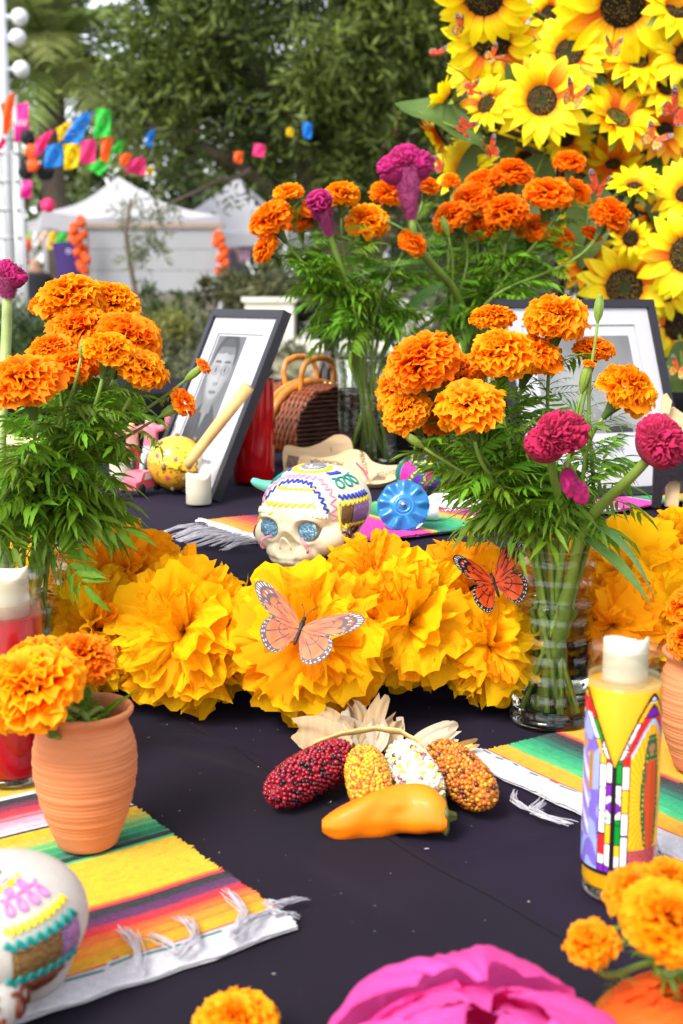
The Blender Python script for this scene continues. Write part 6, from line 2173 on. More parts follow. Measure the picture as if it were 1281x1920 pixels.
# ================================================================ picture frames
m_frame = mat('charcoal frame lacquer', (.016, .0145, .019), .38, var=.08, scale=60, spec=.4)
m_mat = mat('white mat board', (.43, .42, .445), .9, var=.02, scale=50)
m_print = mat('photo print', attr=True, rough=.35, var=.02, scale=60)
m_backing = mat('frame backing', (.18, .13, .08), .8, var=.1)
def picture_frame(label, corner, wdir, tilt, W_, H_, bar, photo, caption, cap_pos, cap_size, photo_rect, group):
    """corner: lower left corner; wdir: direction of the lower rail; tilt: lean of the plane away from upright (radians)"""
    x = Vector((*wdir, 0)).normalized()
    nb = Vector((-x.y, x.x, 0))                         # backwards
    if nb.y < 0:
        nb = -nb
    y = (Vector((0, 0, 1)) * math.cos(tilt) + nb * math.sin(tilt)).normalized()
    z = x.cross(y)                                        # faces the viewer
    t = thing('picture_frame', label, 'picture frame', corner, Matrix(((x.x, y.x, z.x), (x.y, y.y, z.y), (x.z, y.z, z.z))), group)
    d = .017
    def rail(a0, a1, a2, a3):
        b = MB()
        vs = []
        for zz in (-d, 0):
            for p in (a0, a1, a2, a3):
                vs.append((p[0], p[1], zz))
        b.add(vs, [(3, 2, 1, 0), (4, 5, 6, 7), (0, 1, 5, 4), (1, 2, 6, 5), (2, 3, 7, 6), (3, 0, 4, 7)])
        b.build('frame_rail', m_frame, t, False)
    g = .0002
    rail((0, 0), (W_, 0), (W_ - bar, bar - g), (bar, bar - g))
    rail((W_, 0 + g), (W_, H_ - g), (W_ - bar + g, H_ - bar), (W_ - bar + g, bar))
    rail((W_, H_), (0, H_), (bar, H_ - bar + g), (W_ - bar, H_ - bar + g))
    rail((0, H_ - g), (0, g), (bar - g, bar), (bar - g, H_ - bar))
    (px0, py0, px1, py1) = photo_rect
    mw = .030
    b = MB()                                              # bevelled mat with a window
    wx0, wy0, wx1, wy1 = bar + mw, bar + mw * 1.2, W_ - bar - mw, H_ - bar - mw
    for (a0, a1, b0, b1) in ((bar, W_ - bar, wy1, H_ - bar), (bar, W_ - bar, bar, wy0), (bar, wx0, wy0, wy1), (wx1, W_ - bar, wy0, wy1)):
        b.box(((a0 + a1) / 2, (b0 + b1) / 2, -.0065), (a1 - a0, b1 - b0, .0016))
    b.build('mat_board', m_mat, t, False)
    b = MB()
    b.box(((wx0 + wx1) / 2, (wy0 + wy1) / 2, -.0090), (wx1 - wx0 + .01, wy1 - wy0 + .01, .0008))
    sh = b.build('paper_sheet', mat('white paper sheet', (.44, .44, .475), .8, var=.03, scale=8), t, False)
    b = MB()
    NX, NY = 90, 130
    b.grid(lambda u, v: (lerp(px0, px1, u), lerp(py0, py1, v), -.0083), NX, NY, fcol=lambda u, v: (photo(u * 2 - 1, v) * .50,) * 3)
    b.build('photograph', m_print, sh, False)
    if caption:
        obj('lettering', text_mesh(caption, cap_size, .0001), mat('grey caption ink', (.16, .16, .19), .8), sh, loc=(*cap_pos, -.0078))
    b = MB(); b.box((W_ / 2, H_ / 2, -.0140), (W_ - bar * 1.2, H_ - bar * 1.2, .004)); b.build('backing', m_backing, t, False)
    b = MB()
    b.box((0, 0, 0), (.05, .24, .003))
    b.xf(Matrix.Translation((W_ / 2, H_ * .42, -.045)) @ Matrix.Rotation(R(-16), 4, 'X'))
    b.build('easel_back', m_frame, t, False)
    gl = MB(); gl.grid(lambda u, v: (lerp(bar, W_ - bar, u), lerp(bar, H_ - bar, v), -.0040), 2, 2)
    gl.build('glass_pane', thin_glass('picture glass', (.985, .985, .985), .025, .02), t)
    return t
def sstep(a, e, x):
    t = max(0, min(1, (x - a) / (e - a)))
    return t * t * (3 - 2 * t)
def portrait(x, v):
    """plain grey head-and-shoulders print; x -1..1, v 0 (bottom) .. 1"""
    x *= .80
    n = mnoise.noise(Vector((x * 3, v * 4, 3)))
    c = .20 + .05 * n
    def el(cx, cv, rx, rv):
        return math.hypot((x - cx) / rx, (v - cv) / rv)
    sh = .40 - .32 * abs(x) ** 1.6
    if v < sh + .03:
        c = .055 + .02 * n + (.06 if abs(x + .25 + v * .2) < .02 else 0)
        if abs(x) < .18 - (.36 - v) * .9 and v > .16:
            c = .30
    if abs(x) < .26 and .30 < v < .5:
        c = .26 - .08 * x
    for s in (-1, 1):
        if el(s * .62, .66, .09, .06) < 1:
            c = .25
    h = el(0, .68, .60, .30)
    if h < 1:
        c = .52 - .16 * x - .14 * h * h + .03 * n
        if v > .86 + .03 * n - .05 * abs(x):
            c = .10 + .03 * n + (.12 if v < .9 else 0)
        for s in (-1, 1):
            e = el(s * .26, .69, .135, .028)
            if e < 1:
                c = .05 if el(s * .26, .69, .05, .024) < 1 else .42
            elif e < 1.9:
                c *= .72
            if abs(v - .755 - .012 * math.cos((x - s * .27) * 7)) < .011 and abs(x - s * .27) < .18:
                c = .09
        if abs(x - .10) < .05 and .56 < v < .70:
            c *= .72
        if el(0, .565, .15, .018) < 1:
            c *= .55
        if el(0, .575, .07, .03) < 1:
            c = min(.7, c * 1.2)
        if el(0, .49, .22, .020) < 1:
            c *= .58
        if abs(v - .492) < .004 and abs(x) < .19:
            c = .07
        if h > .86 and v < .6:
            c *= .75
    elif el(0, .80, .66, .24) < 1 and v > .74:
        c = .06 + .02 * n
    return c
def landscape_portrait(x, v):
    n = mnoise.noise(Vector((x * 3, v * 4, 8)))
    c = lerp(.50, .30, sstep(.2, 1., v)) + .05 * n
    if math.hypot((x + .30) / .42, (v - .55) / .24) < 1:
        c = .60 - .15 * math.hypot((x + .3) / .42, (v - .55) / .24)
        if v > .70:
            c = .55
    if v < .34 - .25 * abs(x + .25):
        c = .38 + .12 * n + (.10 if mnoise.noise(Vector((x * 14, v * 14, 1))) > .2 else 0)
    if v < .07 and abs(x - .45) < .28 and v < .07 - .2 * abs(x - .45) + .02:
        c = .05
    if v > .90 and abs(x - .35) < .04 + .05 * (v - .9):
        c = .55
    return c
picture_frame('black-framed grey portrait leaning left, propped beside the maraca', Vector((-.352, 2.276, Z1 + .004)), (.57, -.82), R(25), .244, .338, .014, portrait, 'ez Vasquez', (.150, .062), .015, (.048, .082, .144, .290), 'framed photographs')
picture_frame('black-framed grey photograph with white mat behind the right-hand marigolds', Vector((.298, 2.02, Z1 + .010)), (.94, .33), R(23), .305, .345, .014, landscape_portrait, 'Ramirez', (.165, .086), .020, (.060, .110, .246, .282), 'framed photographs')

# ================================================================ upper tier objects
# maraca
m_gourd = mat('painted yellow gourd', attr=True, rough=.35, var=.12, scale=60, coat=.4)
mp_ = Vector((-0.2839, 2.1839, 0.9000)) + Vector((0, 0, .050))
t = thing('maraca', 'yellow painted gourd maraca with wooden handle leaning on the portrait', 'maraca', mp_)
b = MB()
def gourd_col(u, v):
    a = 2 * PI * u
    d = Vector((math.sin(PI * v) * math.cos(a), math.sin(PI * v) * math.sin(a), -math.cos(PI * v)))
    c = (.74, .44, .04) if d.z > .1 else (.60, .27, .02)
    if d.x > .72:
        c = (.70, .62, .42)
    for (fx, fz, r, pc) in ((.10, .25, .40, (.88, .56, .02)), (-.55, .35, .30, (.82, .50, .03)), (.52, -.05, .3, (.86, .52, .02)), (-.2, -.45, .4, (.66, .32, .02))):
        q = math.hypot(d.x - fx, d.z - fz)
        an = math.atan2(d.z - fz, d.x - fx)
        if d.y < .2:
            if q < .09:
                return (.62, .06, .10)
            pet = r * (.62 + .38 * abs(math.sin(an * 3)))
            if q < pet:
                c = pc
            if abs(q - pet) < .022:
                c = (.16, .09, .01)
    if abs(d.z + .10 + .25 * d.x) < .022 and d.x > -.1 and d.y < 0:
        c = (.03, .03, .02)
    return c
b.grid(lambda u, v: (.050 * math.sin(PI * v) * math.cos(2 * PI * u), .047 * math.sin(PI * v) * math.sin(2 * PI * u), -.047 * math.cos(PI * v)), 90, 60, cu=True, fcol=gourd_col)
b.build('gourd', m_gourd, t)
he = Vector((-0.1494, 2.0600, 1.0901)) - mp_
hs = Vector((-0.2430, 2.0800, 0.9722)) - mp_
b = MB(); b.tube([hs.lerp(he, -.12), hs, hs.lerp(he, .5), he], [.0085, .0085, .0098, .0105], 18)
b.build('handle', mat('pale bamboo handle', (.68, .42, .15), .5, var=.12, scale=40, stretch=(3, 3, 1)), t)
m_seed = mat('olive seed bead', (.16, .13, .05), .35, var=.2)
for (x, z) in ((-.046, .012), (-.016, -.002), (.018, -.022), (.046, .012), (-.022, .036), (.002, .047), (.034, .040), (-.004, -.040)):
    b = MB(); y = -math.sqrt(max(0, .047 ** 2 - x * x - z * z)) if x * x + z * z < .047 ** 2 else 0
    b.ball((x, y - .001, z), (.0042, .0042, .0055), 10, 7); b.build('bead', m_seed, t)

led_o = thing('votive_candle', 'small ivory flameless candle standing before the maraca', 'candle', Vector((-0.2309, 2.0452, 0.9000)) + Vector((0, 0, .002)))
led(led_o, .0205, 0, .048, 'candle_body', phase=.6)
led_o2 = thing('votive_candle', 'ivory flameless candle half hidden by leaves left of the maraca', 'candle', Vector((-0.3982, 2.2937, 0.9000)) + Vector((0, 0, .002)))
led(led_o2, .0205, 0, .048, 'candle_body', phase=2.)

# tall red candle behind the frame
rj = Vector((-0.1583, 2.2869, 0.9000)) + Vector((0, 0, .003))
t = thing('jar_candle', 'tall plain red glass candle behind the left picture frame', 'candle', rj)
b = MB(); b.lathe([(0, 0), (.034, 0), (.0365, .004), (.0375, .03), (.0375, .185)], 40); b.build('red_glass', mat('translucent red glass', (.42, .002, .005), .12, var=.2, scale=25, coat=.5), t)
b = MB(); b.lathe([(.0375, .186), (.0375, .2), (.035, .207), (.036, .215), (.034, .216), (.033, .2), (.034, .186), (0, .186)], 40); b.build('rim', m_jar, t)

# red round box behind the frame, basket with twin handles
m_wick = mat('brown wicker', (.24, .060, .018), .4, var=.35, scale=60, coat=.25)
m_wick_d = mat('dark wicker', (.035, .010, .005), .45, var=.4, scale=50)
m_rattan = mat('honey rattan wrap', (.58, .21, .03), .38, var=.22, scale=80, coat=.25)
bk_ = Vector((-.065, 2.56, Z1 + .003))
br = Matrix.Rotation(R(42), 3, 'Z')
t = thing('wicker_basket', 'round-topped brown wicker basket with two honey-coloured handles', 'basket', bk_, br.to_euler())
Rb, Hb, Wb = .105, .155, .165                          # arch radius, height, length along local Y... barrel shape
def arch(a):                                            # section of the barrel: a from 0 (right foot) to 1 (left foot)
    th = lerp(-25, 205, a)
    return (Rb * math.cos(R(th)), Hb * .44 + Hb * .56 * math.sin(R(th)))
for k in range(26):                                     # woven courses over the barrel, each its own cane
    y = lerp(-Wb / 2, Wb / 2, k / 25)
    if abs(y) < .018:
        continue
    b = MB()
    pts = []
    for i in range(49):
        x, z = arch(i / 48)
        wv = .0022 * math.sin(i * PI / 2 + (k % 2) * PI)
        pts.append((x * (1 + wv * 9), y, max(.003, z * (1 + wv * 6))))
    b.tube(pts, .0037, 6)
    b.build('cane', m_wick, t)
for sg in (-1, 1):                                      # pale wrapped rims at the opening
    b = MB()
    pts = [(arch(i / 48)[0] * 1.06, sg * .010, max(.006, arch(i / 48)[1] * 1.045)) for i in range(49)]
    b.tube(pts, [.0078 + .0009 * (i % 2) for i in range(49)], 10)
    b.build('wrapped_rim', m_rattan, t)
b = MB()
b.grid(lambda u, v: ((lambda q: (q[0] * .95, lerp(-Wb / 2, Wb / 2, v), max(.002, q[1] * .95)))(arch(u))), 40, 4)
b.build('liner', m_wick_d, t)
for sg in (-1, 1):                                      # dark woven ends built of canes
    for k in range(17):
        z = .006 + k * .0088
        hw = 0
        for i in range(60):
            x, zz = arch(i / 59)
            if abs(zz - z) < .006:
                hw = max(hw, abs(x))
        if hw < .01:
            continue
        b = MB(); b.tube([(lerp(-hw, hw, i / 20), sg * (Wb / 2 + .002 * math.sin(i * PI / 1.5 + k * PI)), z) for i in range(21)], .0044, 6)
        b.build('end_cane', m_wick_d, t)
for sg in (-1, 1):
    pts = [(-.040, sg * .022, Hb * .93), (-.042, sg * .028, Hb + .028), (-.034, sg * .030, Hb + .047), (-.010, sg * .031, Hb + .055), (.014, sg * .031, Hb + .055), (.036, sg * .030, Hb + .047), (.044, sg * .028, Hb + .028), (.042, sg * .022, Hb * .93)]
    f = []
    for i in range(len(pts) - 1):
        for s in range(6):
            f.append(Vector(pts[i]).lerp(Vector(pts[i + 1]), s / 6))
    f.append(Vector(pts[-1]))
    b = MB(); b.tube(f, [(.0062 if 12 < i < 30 else .0050) + .0005 * (i % 2) for i in range(len(f))], 10)
    b.build('handle', m_rattan, t)
b = MB()
b.grid(lambda u, v: (lerp(.008, .030, u), lerp(-.055, .060, v), Hb + .006 - .03 * (v - .5) ** 2 * 2), 3, 10)
b.grid(lambda u, v: (lerp(.008, .030, u), lerp(-.055, .060, v), Hb + .004 - .03 * (v - .5) ** 2 * 2), 3, 10)
st = b.build('leather_strap', mat('brown leather', (.14, .035, .015), .35, var=.2, scale=60), t)
for (x, y) in ((.019, -.046), (.019, -.030), (.019, .048)):
    b = MB(); b.ball((x, y, Hb + .005), (.006, .006, .004), 12, 6); b.build('rivet', mat('brass', (.75, .55, .20), .2, var=.1, metal=1.), st)

# bottle behind the basket
bt = Vector((-0.0204, 2.6263, 0.9000)) + Vector((0, 0, .003))
t = thing('bottle', 'dark bottle with pale label standing behind the basket', 'bottle', bt)
b = MB(); b.lathe([(0, 0), (.026, 0), (.029, .004), (.029, .17), (.024, .20), (.014, .22), (.0135, .24)], 32); b.build('bottle_body', mat('dark bottle glass', (.03, .018, .015), .1, var=.1, coat=.5), t)
b = MB(); b.lathe([(.0158, .222), (.0162, .224), (.0162, .262), (.015, .265), (0, .265)], 28); b.build('cap', mat('black cap', (.008, .007, .010), .35), t)
b = MB(); b.lathe([(.0296, .05), (.0297, .16)], 40, colf=lambda z, f: (.40, .30, .30)); b.build('paper_label', mat('bottle label', (.42, .30, .28), .6, var=.3, scale=60), t)

# wooden cut-outs with hand lettering
m_ply = mat('pale plywood', (.66, .45, .24), .65, var=.14, scale=18, stretch=(1, 1, 7))
m_burn = mat('brown burnt edge', (.20, .13, .085), .8, var=.4, scale=120)
m_ink = mat('black marker ink', (.012, .010, .010), .6)
def cutout(label, pos, yaw, lean, poly, thick, texts, burn=None):
    rot = Matrix.Rotation(yaw, 3, 'Z') @ Matrix.Rotation(lean, 3, 'X')
    t = thing('wooden_cutout', label, 'wooden cutout', pos, rot.to_euler(), 'lettered wooden cut-outs')
    pl = smooth_poly(poly + [poly[0]], 4)[:-1]
    b = MB(); b.prism([(p.x, p.y) for p in pl], -thick / 2, thick / 2); b.build('board', m_ply, t, False)
    if burn:
        pl = burn
        b = MB(); b.prism(pl, -thick / 2 - .0006, -thick / 2 + .0005); b.build('burnt_patch', m_burn, t, False)
    for (s, x, z, size, ang) in texts:
        obj('lettering', text_mesh(s, size, .0002), m_ink, t, (x, -thick / 2 - .0006, z), Matrix.Rotation(R(90), 3, 'X') @ Matrix.Rotation(ang, 3, 'Z'))
    return t
c1 = Vector((0.0071, 2.2342, 0.9000)) + Vector((0, 0, .006))
cutout('wavy plywood cut-out with hand-inked words behind the sugar skull', c1, R(-6), R(-38),
       [(-.085, .0), (-.085, .052), (-.05, .050), (-.02, .056), (.005, .068), (.030, .062), (.045, .044), (.07, .036), (.10, .036), (.10, .016), (.06, -.002), (.0, .0)], .012,
       [('MORANIJA', -.036, .040, .0125, R(176)), ('MENTOR', .030, .040, .0125, R(-76)), ('EDITOR', .072, .021, .011, R(190)), ('Y', -.012, .024, .011, R(180))],
       [(.045, .004), (.07, .006), (.072, .014), (.052, .014)])
cutout('second plywood cut-out with a burnt corner behind the lettered one', Vector((-0.0399, 2.3421, 0.9000)) + Vector((0, 0, .006)), R(-4), R(-24),
       [(-.066, .0), (-.068, .054), (-.030, .052), (.0, .062), (.028, .078), (.052, .072), (.060, .046), (.05, .0)], .012, [('I', .020, .048, .012, R(10))],
       [(-.064, .014), (-.060, .038), (-.040, .034), (-.022, .022), (-.020, .006)])
b = MB(); b.tube([Vector(p) for p in ((0.0257, 2.2300, 0.9441), (0.0406, 2.2200, 0.9304), (0.0461, 2.2150, 0.9160), (0.0367, 2.2100, 0.9092))], [.004, .0045, .004, .002], 8, flat=.3)
tag(b.build('ribbon', mat('pink ribbon', (.80, .10, .22), .5, var=.1)), 'curl of pink ribbon lying over the lettered wooden cut-out', 'ribbon')
p = Vector((0.0945, 2.1500, 0.9316))
t = thing('push_pin', 'tiny brass pin standing up from the lettered plywood', 'pin', p - Vector((0, 0, .010)))
b = MB(); b.tube([(0, 0, -.004), (0, 0, .010)], .0012, 8); b.build('shaft', MATS['brass'], t)
b = MB(); b.lathe([(0, .010), (.003, .010), (.0048, .014), (0, .0145)], 14); b.build('head', MATS['brass'], t)

# blue embossed tin disc (toy top) on its edge
dp = Vector((0.0871, 1.7801, 0.9000)) + Vector((0, 0, .006))
dn = Vector((-.10, -.93, .34)).normalized()
rD = 0.0371
ctr = dp + Vector((0, .0, rD * .96))
t = thing('tin_disc', 'blue embossed tin disc with scalloped ridges standing on its edge', 'tin toy', dp)
b = MB()
def tinf(u, v):
    a, s = 2 * PI * u, v
    h = 0
    if s > .34:
        h = .0030 * math.sin(9 * a) * sstep(.40, .85, s) - .0045 * (s - .34)
    else:
        h = .0010 * math.cos(s * 46)
    if s > .96:
        h -= .002
    return (rD * s * math.cos(a), rD * s * math.sin(a), h + .004 * (1 - s))
b.grid(tinf, 120, 30, cu=True)
b.grid(lambda u, v: (rD * (1 - v) * math.cos(2 * PI * u), rD * (1 - v) * math.sin(2 * PI * u), -.005 - .010 * v), 60, 4, cu=True)
b.build('disc', mat('blue enamelled tin', (.02, .17, .42), .26, var=.2, scale=10, coat=.4, metal=.2), t, True, ctr - dp, basis(dn))
b = MB(); b.ball((0, 0, 0), .0035, 12, 8); b.build('rivet', mat('steel rivet', (.6, .55, .5), .25, metal=1.), t, loc=ctr - dp + dn * .007)
# small glass bottle lying on its side
gb = Vector((0.1298, 1.8532, 0.9000)) + Vector((0, 0, .019))
ge = Vector((0.2074, 1.8532, 0.9000)) + Vector((0, 0, .019))
t = thing('glass_bottle', 'small clear glass bottle with white cap lying right of the tin disc', 'bottle', gb)
rot = basis(ge - gb, (0, 0, 1))
b = MB(); b.lathe([(.010, .012), (.010, .022), (.013, .028), (.0155, .034), (.0155, .075), (.012, .08), (0, .08)], 28); b.build('glass_body', m_glass, t, rot=rot)
b = MB(); b.lathe([(0, -.010), (.011, -.010), (.0115, -.008), (.0115, .012), (0, .013)], 24); b.build('cap', mat('white plastic', (.75, .72, .74), .4), t, rot=rot)
# crumpled white napkin
b = MB()
nc = Vector((0.1767, 1.9976, 0.9000)) + Vector((0, 0, .004))
b.grid(lambda u, v: Vector(((u - .5) * .10, (v - .5) * .07, .018 * math.sin(PI * u) * math.sin(PI * v) + .010 * mnoise.noise(Vector((u * 4, v * 4, 3))) + .006)), 16, 14)
tag(b.build('napkin', mat('white napkin', (.72, .70, .74), .8, var=.03), None, False, nc), 'crumpled white napkin beside the small glass bottle', 'napkin')
# embroidered ball
eb = Vector((0.1364, 2.1357, 0.9000)) + Vector((0, 0, .034))
eb.y += .02
b = MB()
def emb(u, v):
    a, p_ = 2 * PI * u, v
    q = mnoise.noise(Vector((math.cos(a) * 2.2, math.sin(a) * 2.2, p_ * 4)))
    if abs(q) < .05:
        return (.75, .50, .05)
    if q > .25:
        return (.55, .02, .25)
    if q < -.28:
        return (.10, .02, .30)
    return (.0, .16, .14) if math.sin(a * 40) > -.3 else (.0, .09, .08)
b.grid(lambda u, v: ((.045 + .0015 * math.sin(60 * u)) * math.sin(PI * v) * math.cos(2 * PI * u), (.045 + .0015 * math.sin(60 * u)) * math.sin(PI * v) * math.sin(2 * PI * u), -.036 * math.cos(PI * v)), 80, 50, cu=True, fcol=emb)
tag(b.build('embroidered_ball', mat('embroidered yarn', attr=True, rough=.8, var=.15, scale=150, bump=.8, bscale=300), None, True, eb), 'teal and pink embroidered ball behind the blue tin disc', 'ball')
# teal horn
gp = Vector((-0.1262, 1.7800, 0.9784))
t = thing('clay_bird', 'small teal glazed clay bird peeking out behind the skull', 'figurine', Vector((-.09, 1.80, Z1 + .003)))
o_ = Vector(t.location)
b = MB(); b.tube(bez(gp - o_, gp - o_ + Vector((.015, 0, -.012)), gp - o_ + Vector((.045, 0, -.012)), 8), [.003, .0055, .0065, .007, .008, .009, .010, .011, .012], 12)
b.build('tail', mat('teal glaze', (.10, .42, .30), .35, var=.15, scale=40), t)
b = MB(); b.ball((gp.x - o_.x + .058, 0, .040), (.028, .022, .024), 20, 14); b.build('body', MATS['teal glaze'], t)
b = MB(); b.lathe([(0, 0), (.018, 0), (.012, .012), (.012, .02), (0, .02)], 16); b.build('foot', mat('brown glaze', (.12, .03, .015), .4), t, loc=(gp.x - o_.x + .058, 0, 0))

# toy wrestler and painted tin car, left of the maraca
def figurine(label, base, h, yaw, cols):
    J = [(0, 0, .50), (0, 0, .64), (0, 0, .78), (0, 0, .86), (0, 0, .93), (.07, 0, .46), (.10, -.02, .25), (.11, .02, .04), (.12, -.07, .02), (-.07, 0, .46), (-.13, -.02, .25), (-.16, .02, .04), (-.17, -.07, .02),
         (.15, 0, .77), (.25, -.01, .84), (.27, -.02, .97), (-.15, 0, .77), (-.26, -.02, .70), (-.28, -.10, .80)]
    E_ = [(0, 1), (1, 2), (2, 3), (3, 4), (0, 5), (5, 6), (6, 7), (7, 8), (0, 9), (9, 10), (10, 11), (11, 12), (2, 13), (13, 14), (14, 15), (2, 16), (16, 17), (17, 18)]
    rad = [(.095, .07), (.10, .07), (.11, .075), .04, .065, .065, .05, .038, .03, .065, .05, .038, .03, .052, .04, .045, .052, .04, .045]
    me = skin_mesh([(x * h, y * h, z * h) for x, y, z in J], E_, [tuple(q * h for q in r) if isinstance(r, tuple) else r * h for r in rad], 0, 2)
    at = me.color_attributes.new('Col', 'FLOAT_COLOR', 'POINT')
    a = np.ones((len(me.vertices), 4), np.float32)
    for v in me.vertices:
        z, x = v.co.z / h, abs(v.co.x) / h
        a[v.index, :3] = cols[0] if (z > .87 and x < .12) else (cols[1] if z > .52 or x > .19 and z > .5 else cols[2])
    at.data.foreach_set('color', a.ravel())
    o = obj('toy_wrestler', me, mat('moulded plastic', attr=True, rough=.3, var=.05, coat=.2), None, base, (0, 0, yaw))
    return tag(o, label, 'figurine', 'plastic toys left of the maraca')
figurine('pink plastic toy wrestler in silver mask and tights, arm raised', Vector((-0.3297, 2.2472, 0.9000)) + Vector((-.012, .04, .003)), .125, R(-10), ((.60, .60, .64), (.70, .16, .22), (.55, .55, .60)))
figurine('pink toy wrestler in red tights, half hidden behind the left-hand leaves', Vector((-0.3866, 2.2937, 0.9000)) + Vector((0, .06, .003)), .110, R(20), ((.75, .55, .08), (.72, .30, .26), (.55, .02, .04)))
tc0 = Vector((-0.3427, 2.1655, 0.9000)) + Vector((0, 0, .003))
t = thing('toy_car', 'small pink and white tin toy car left of the maraca', 'toy car', tc0, (0, 0, R(65)))
b = MB()
sec = [(-.040, .008), (-.040, .020), (-.026, .022), (-.016, .036), (.012, .036), (.022, .022), (.040, .019), (.041, .008)]
b.prism(sec, -.017, .017)
b.build('car_body', mat('pink toy enamel', (.66, .10, .14), .3, coat=.4), t, False)
for y in (-.0173, .0173):
    b = MB(); b.prism([(-.015, .023), (-.010, .0335), (.009, .0335), (.016, .023)], y - .0004, y + .0004); b.build('window', mat('toy window white', (.7, .68, .7), .3), t, False)
for x in (-.024, .024):
    for y in (-.017, .017):
        b = MB(); b.lathe([(0, -.003), (.008, -.003), (.0088, 0), (.008, .003), (0, .003)], 18); b.build('wheel', mat('black rubber', (.01, .01, .012), .6), t, loc=(x, y, .0088), rot=(R(90), 0, 0))
# carved wooden figure at the right
wf = Vector((0.4869, 1.9821, 0.9000)) + Vector((0, 0, .006))
t = thing('wooden_figure', 'black and natural wooden cut-out animal figure at the right edge', 'wooden figure', wf, (0, 0, R(-6)))
m_blackwood = mat('black painted wood', (.010, .006, .010), .6, var=.5, scale=150, bump=.5, bscale=200, stretch=(4, 4, 1))
sF = 1.0
b = MB(); b.prism([(0, 0), (.013, 0), (.016, .030), (.024, .042), (.036, .045), (.055, .040), (.060, .0), (.085, .0), (.085, .085), (.030, .085), (.024, .118), (.012, .130), (0, .135)], -.007, .007); b.build('front_board', m_blackwood, t, False)
b = MB(); b.prism([(.022, .0), (.042, .0), (.046, .10), (.050, .125), (.046, .145), (.030, .156), (.014, .150), (.016, .13), (.028, .118), (.030, .086), (.024, .05)], .0085, .0215); b.build('back_board', m_ply, t, False)
b = MB(); b.prism([(.008, .150), (.020, .146), (.024, .166), (.016, .178), (.010, .174)], -.002, .008); b.build('ear', m_ply, t, False)
# pale yellow dish and teal bead at far left behind leaves
yb = Vector((-0.6559, 2.4763, 0.9000)) + Vector((0, 0, .003))
t = thing('dish', 'pale yellow dish at the left edge behind the leaves', 'dish', yb)
b = MB(); b.lathe([(0, .002), (.05, .0), (.06, .01), (.085, .05), (.09, .055), (.087, .055), (.058, .014), (0, .010)], 40); b.build('dish_body', mat('pale yellow glaze', (.72, .64, .28), .3, coat=.4), t)
b = MB(); b.ball((0, 0, 0), .014, 20, 14)
tag(b.build('glass_ball', mat('teal bauble', (.0, .16, .24), .12, coat=.6), None, True, Vector((-0.5468, 2.1066, 0.9000)) + Vector((-.04, .1, .017))), 'small glossy teal ball seen through the left-hand leaves', 'ball')


# ================================================================ sunflower display
m_spet = mat('yellow fabric petal', attr=True, rough=.55, var=.05, scale=5, trans=.32, rnd=.06, bump=.2, bscale=14, stretch=(1, 9, 1),
             ramp=[(0., (.86, .28, .0)), (.14, (.94, .54, .0)), (.32, (.96, .74, .0)), (1., (.97, .84, .006))])
m_spet_o = mat('orange fabric petal', attr=True, rough=.55, var=.05, scale=5, trans=.32, rnd=.06, bump=.35, bscale=14, stretch=(1, 9, 1),
               ramp=[(0., (.70, .09, .0)), (.35, (.85, .20, .0)), (1., (.92, .46, .0))])
def spetal(seed, wide):
    """pointed petal along +X, length 1, with lengthwise grooves"""
    rng = random.Random(seed)
    c, p1 = rng.uniform(.05, .22), rng.uniform(0, 6)
    tw = rng.gauss(0, .25)
    b = MB()
    def fn(u, v):
        x = u * 2 - 1
        s = v
        w_ = wide * max(.04, (math.sin(PI * min(1, .13 + .87 * s) ** 1.05)) ** .75)
        if s > .985:
            w_ = .008
        z = .10 * math.sin(PI * s) - c * s * s + .22 * w_ * (x * x) + .012 * math.cos(x * 9) * (1 - s) + tw * x * w_ * s
        return (s * (1 - .02 * x * x), x * w_, z)
    b.grid(fn, 8, 10, vcol=lambda u, v: (min(1, max(0, v * 1.25 - .05 + .06 * math.cos((u * 2 - 1) * 9))),) * 3)
    return b.mesh('petal')
SPET = [spetal(s, w_) for s, w_ in ((1, .19), (2, .22), (3, .17), (4, .20))]
def disc_mesh(seed, green):
    rng = random.Random(seed)
    bm = MB()
    bm.grid(lambda u, v: (v * math.cos(2 * PI * u), v * math.sin(2 * PI * u), .22 * (1 - v * v) - .10 * math.exp(-(v / .3) ** 2)), 40, 10, cu=True, fcol=lambda u, v: (.02, .012, .006))
    n = 900
    for k in range(n):
        r = math.sqrt((k + .5) / n)
        a = 2.39996 * k
        z = .22 * (1 - r * r) - .10 * math.exp(-(r / .3) ** 2)
        p = Vector((r * math.cos(a), r * math.sin(a), z))
        s = .026
        h = .07 * rng.uniform(.5, 1.3)
        c = (.10, .16, .02) if (green and r < .28) else rng.choice([(.30, .20, .01), (.03, .016, .006), (.02, .012, .006), (.42, .28, .02) if green else (.05, .02, .008)])
        tip = p + Vector((rng.gauss(0, .02), rng.gauss(0, .02), h))
        bm.add([p + Vector((s, 0, 0)), p + Vector((-s * .5, s * .87, 0)), p + Vector((-s * .5, -s * .87, 0)), tip], [(0, 1, 3), (1, 2, 3), (2, 0, 3)], c)
    return bm.mesh('disc', False)
DISC = {True: disc_mesh(1, True), False: disc_mesh(2, False)}
m_disc = mat('sunflower disc', attr=True, rough=.8, var=.1)
m_sleaf = mat('fabric sunflower leaf', (.085, .14, .03), .55, var=.2, scale=14, trans=.25, bump=.4, bscale=30, rnd=.2)
m_sstem = mat('brown green plastic stem', (.055, .06, .018), .5, var=.2)
m_sepal = mat('green sepal', (.16, .22, .03), .5, var=.15)
TRUNK = Vector((.66, 3.06, Z2))
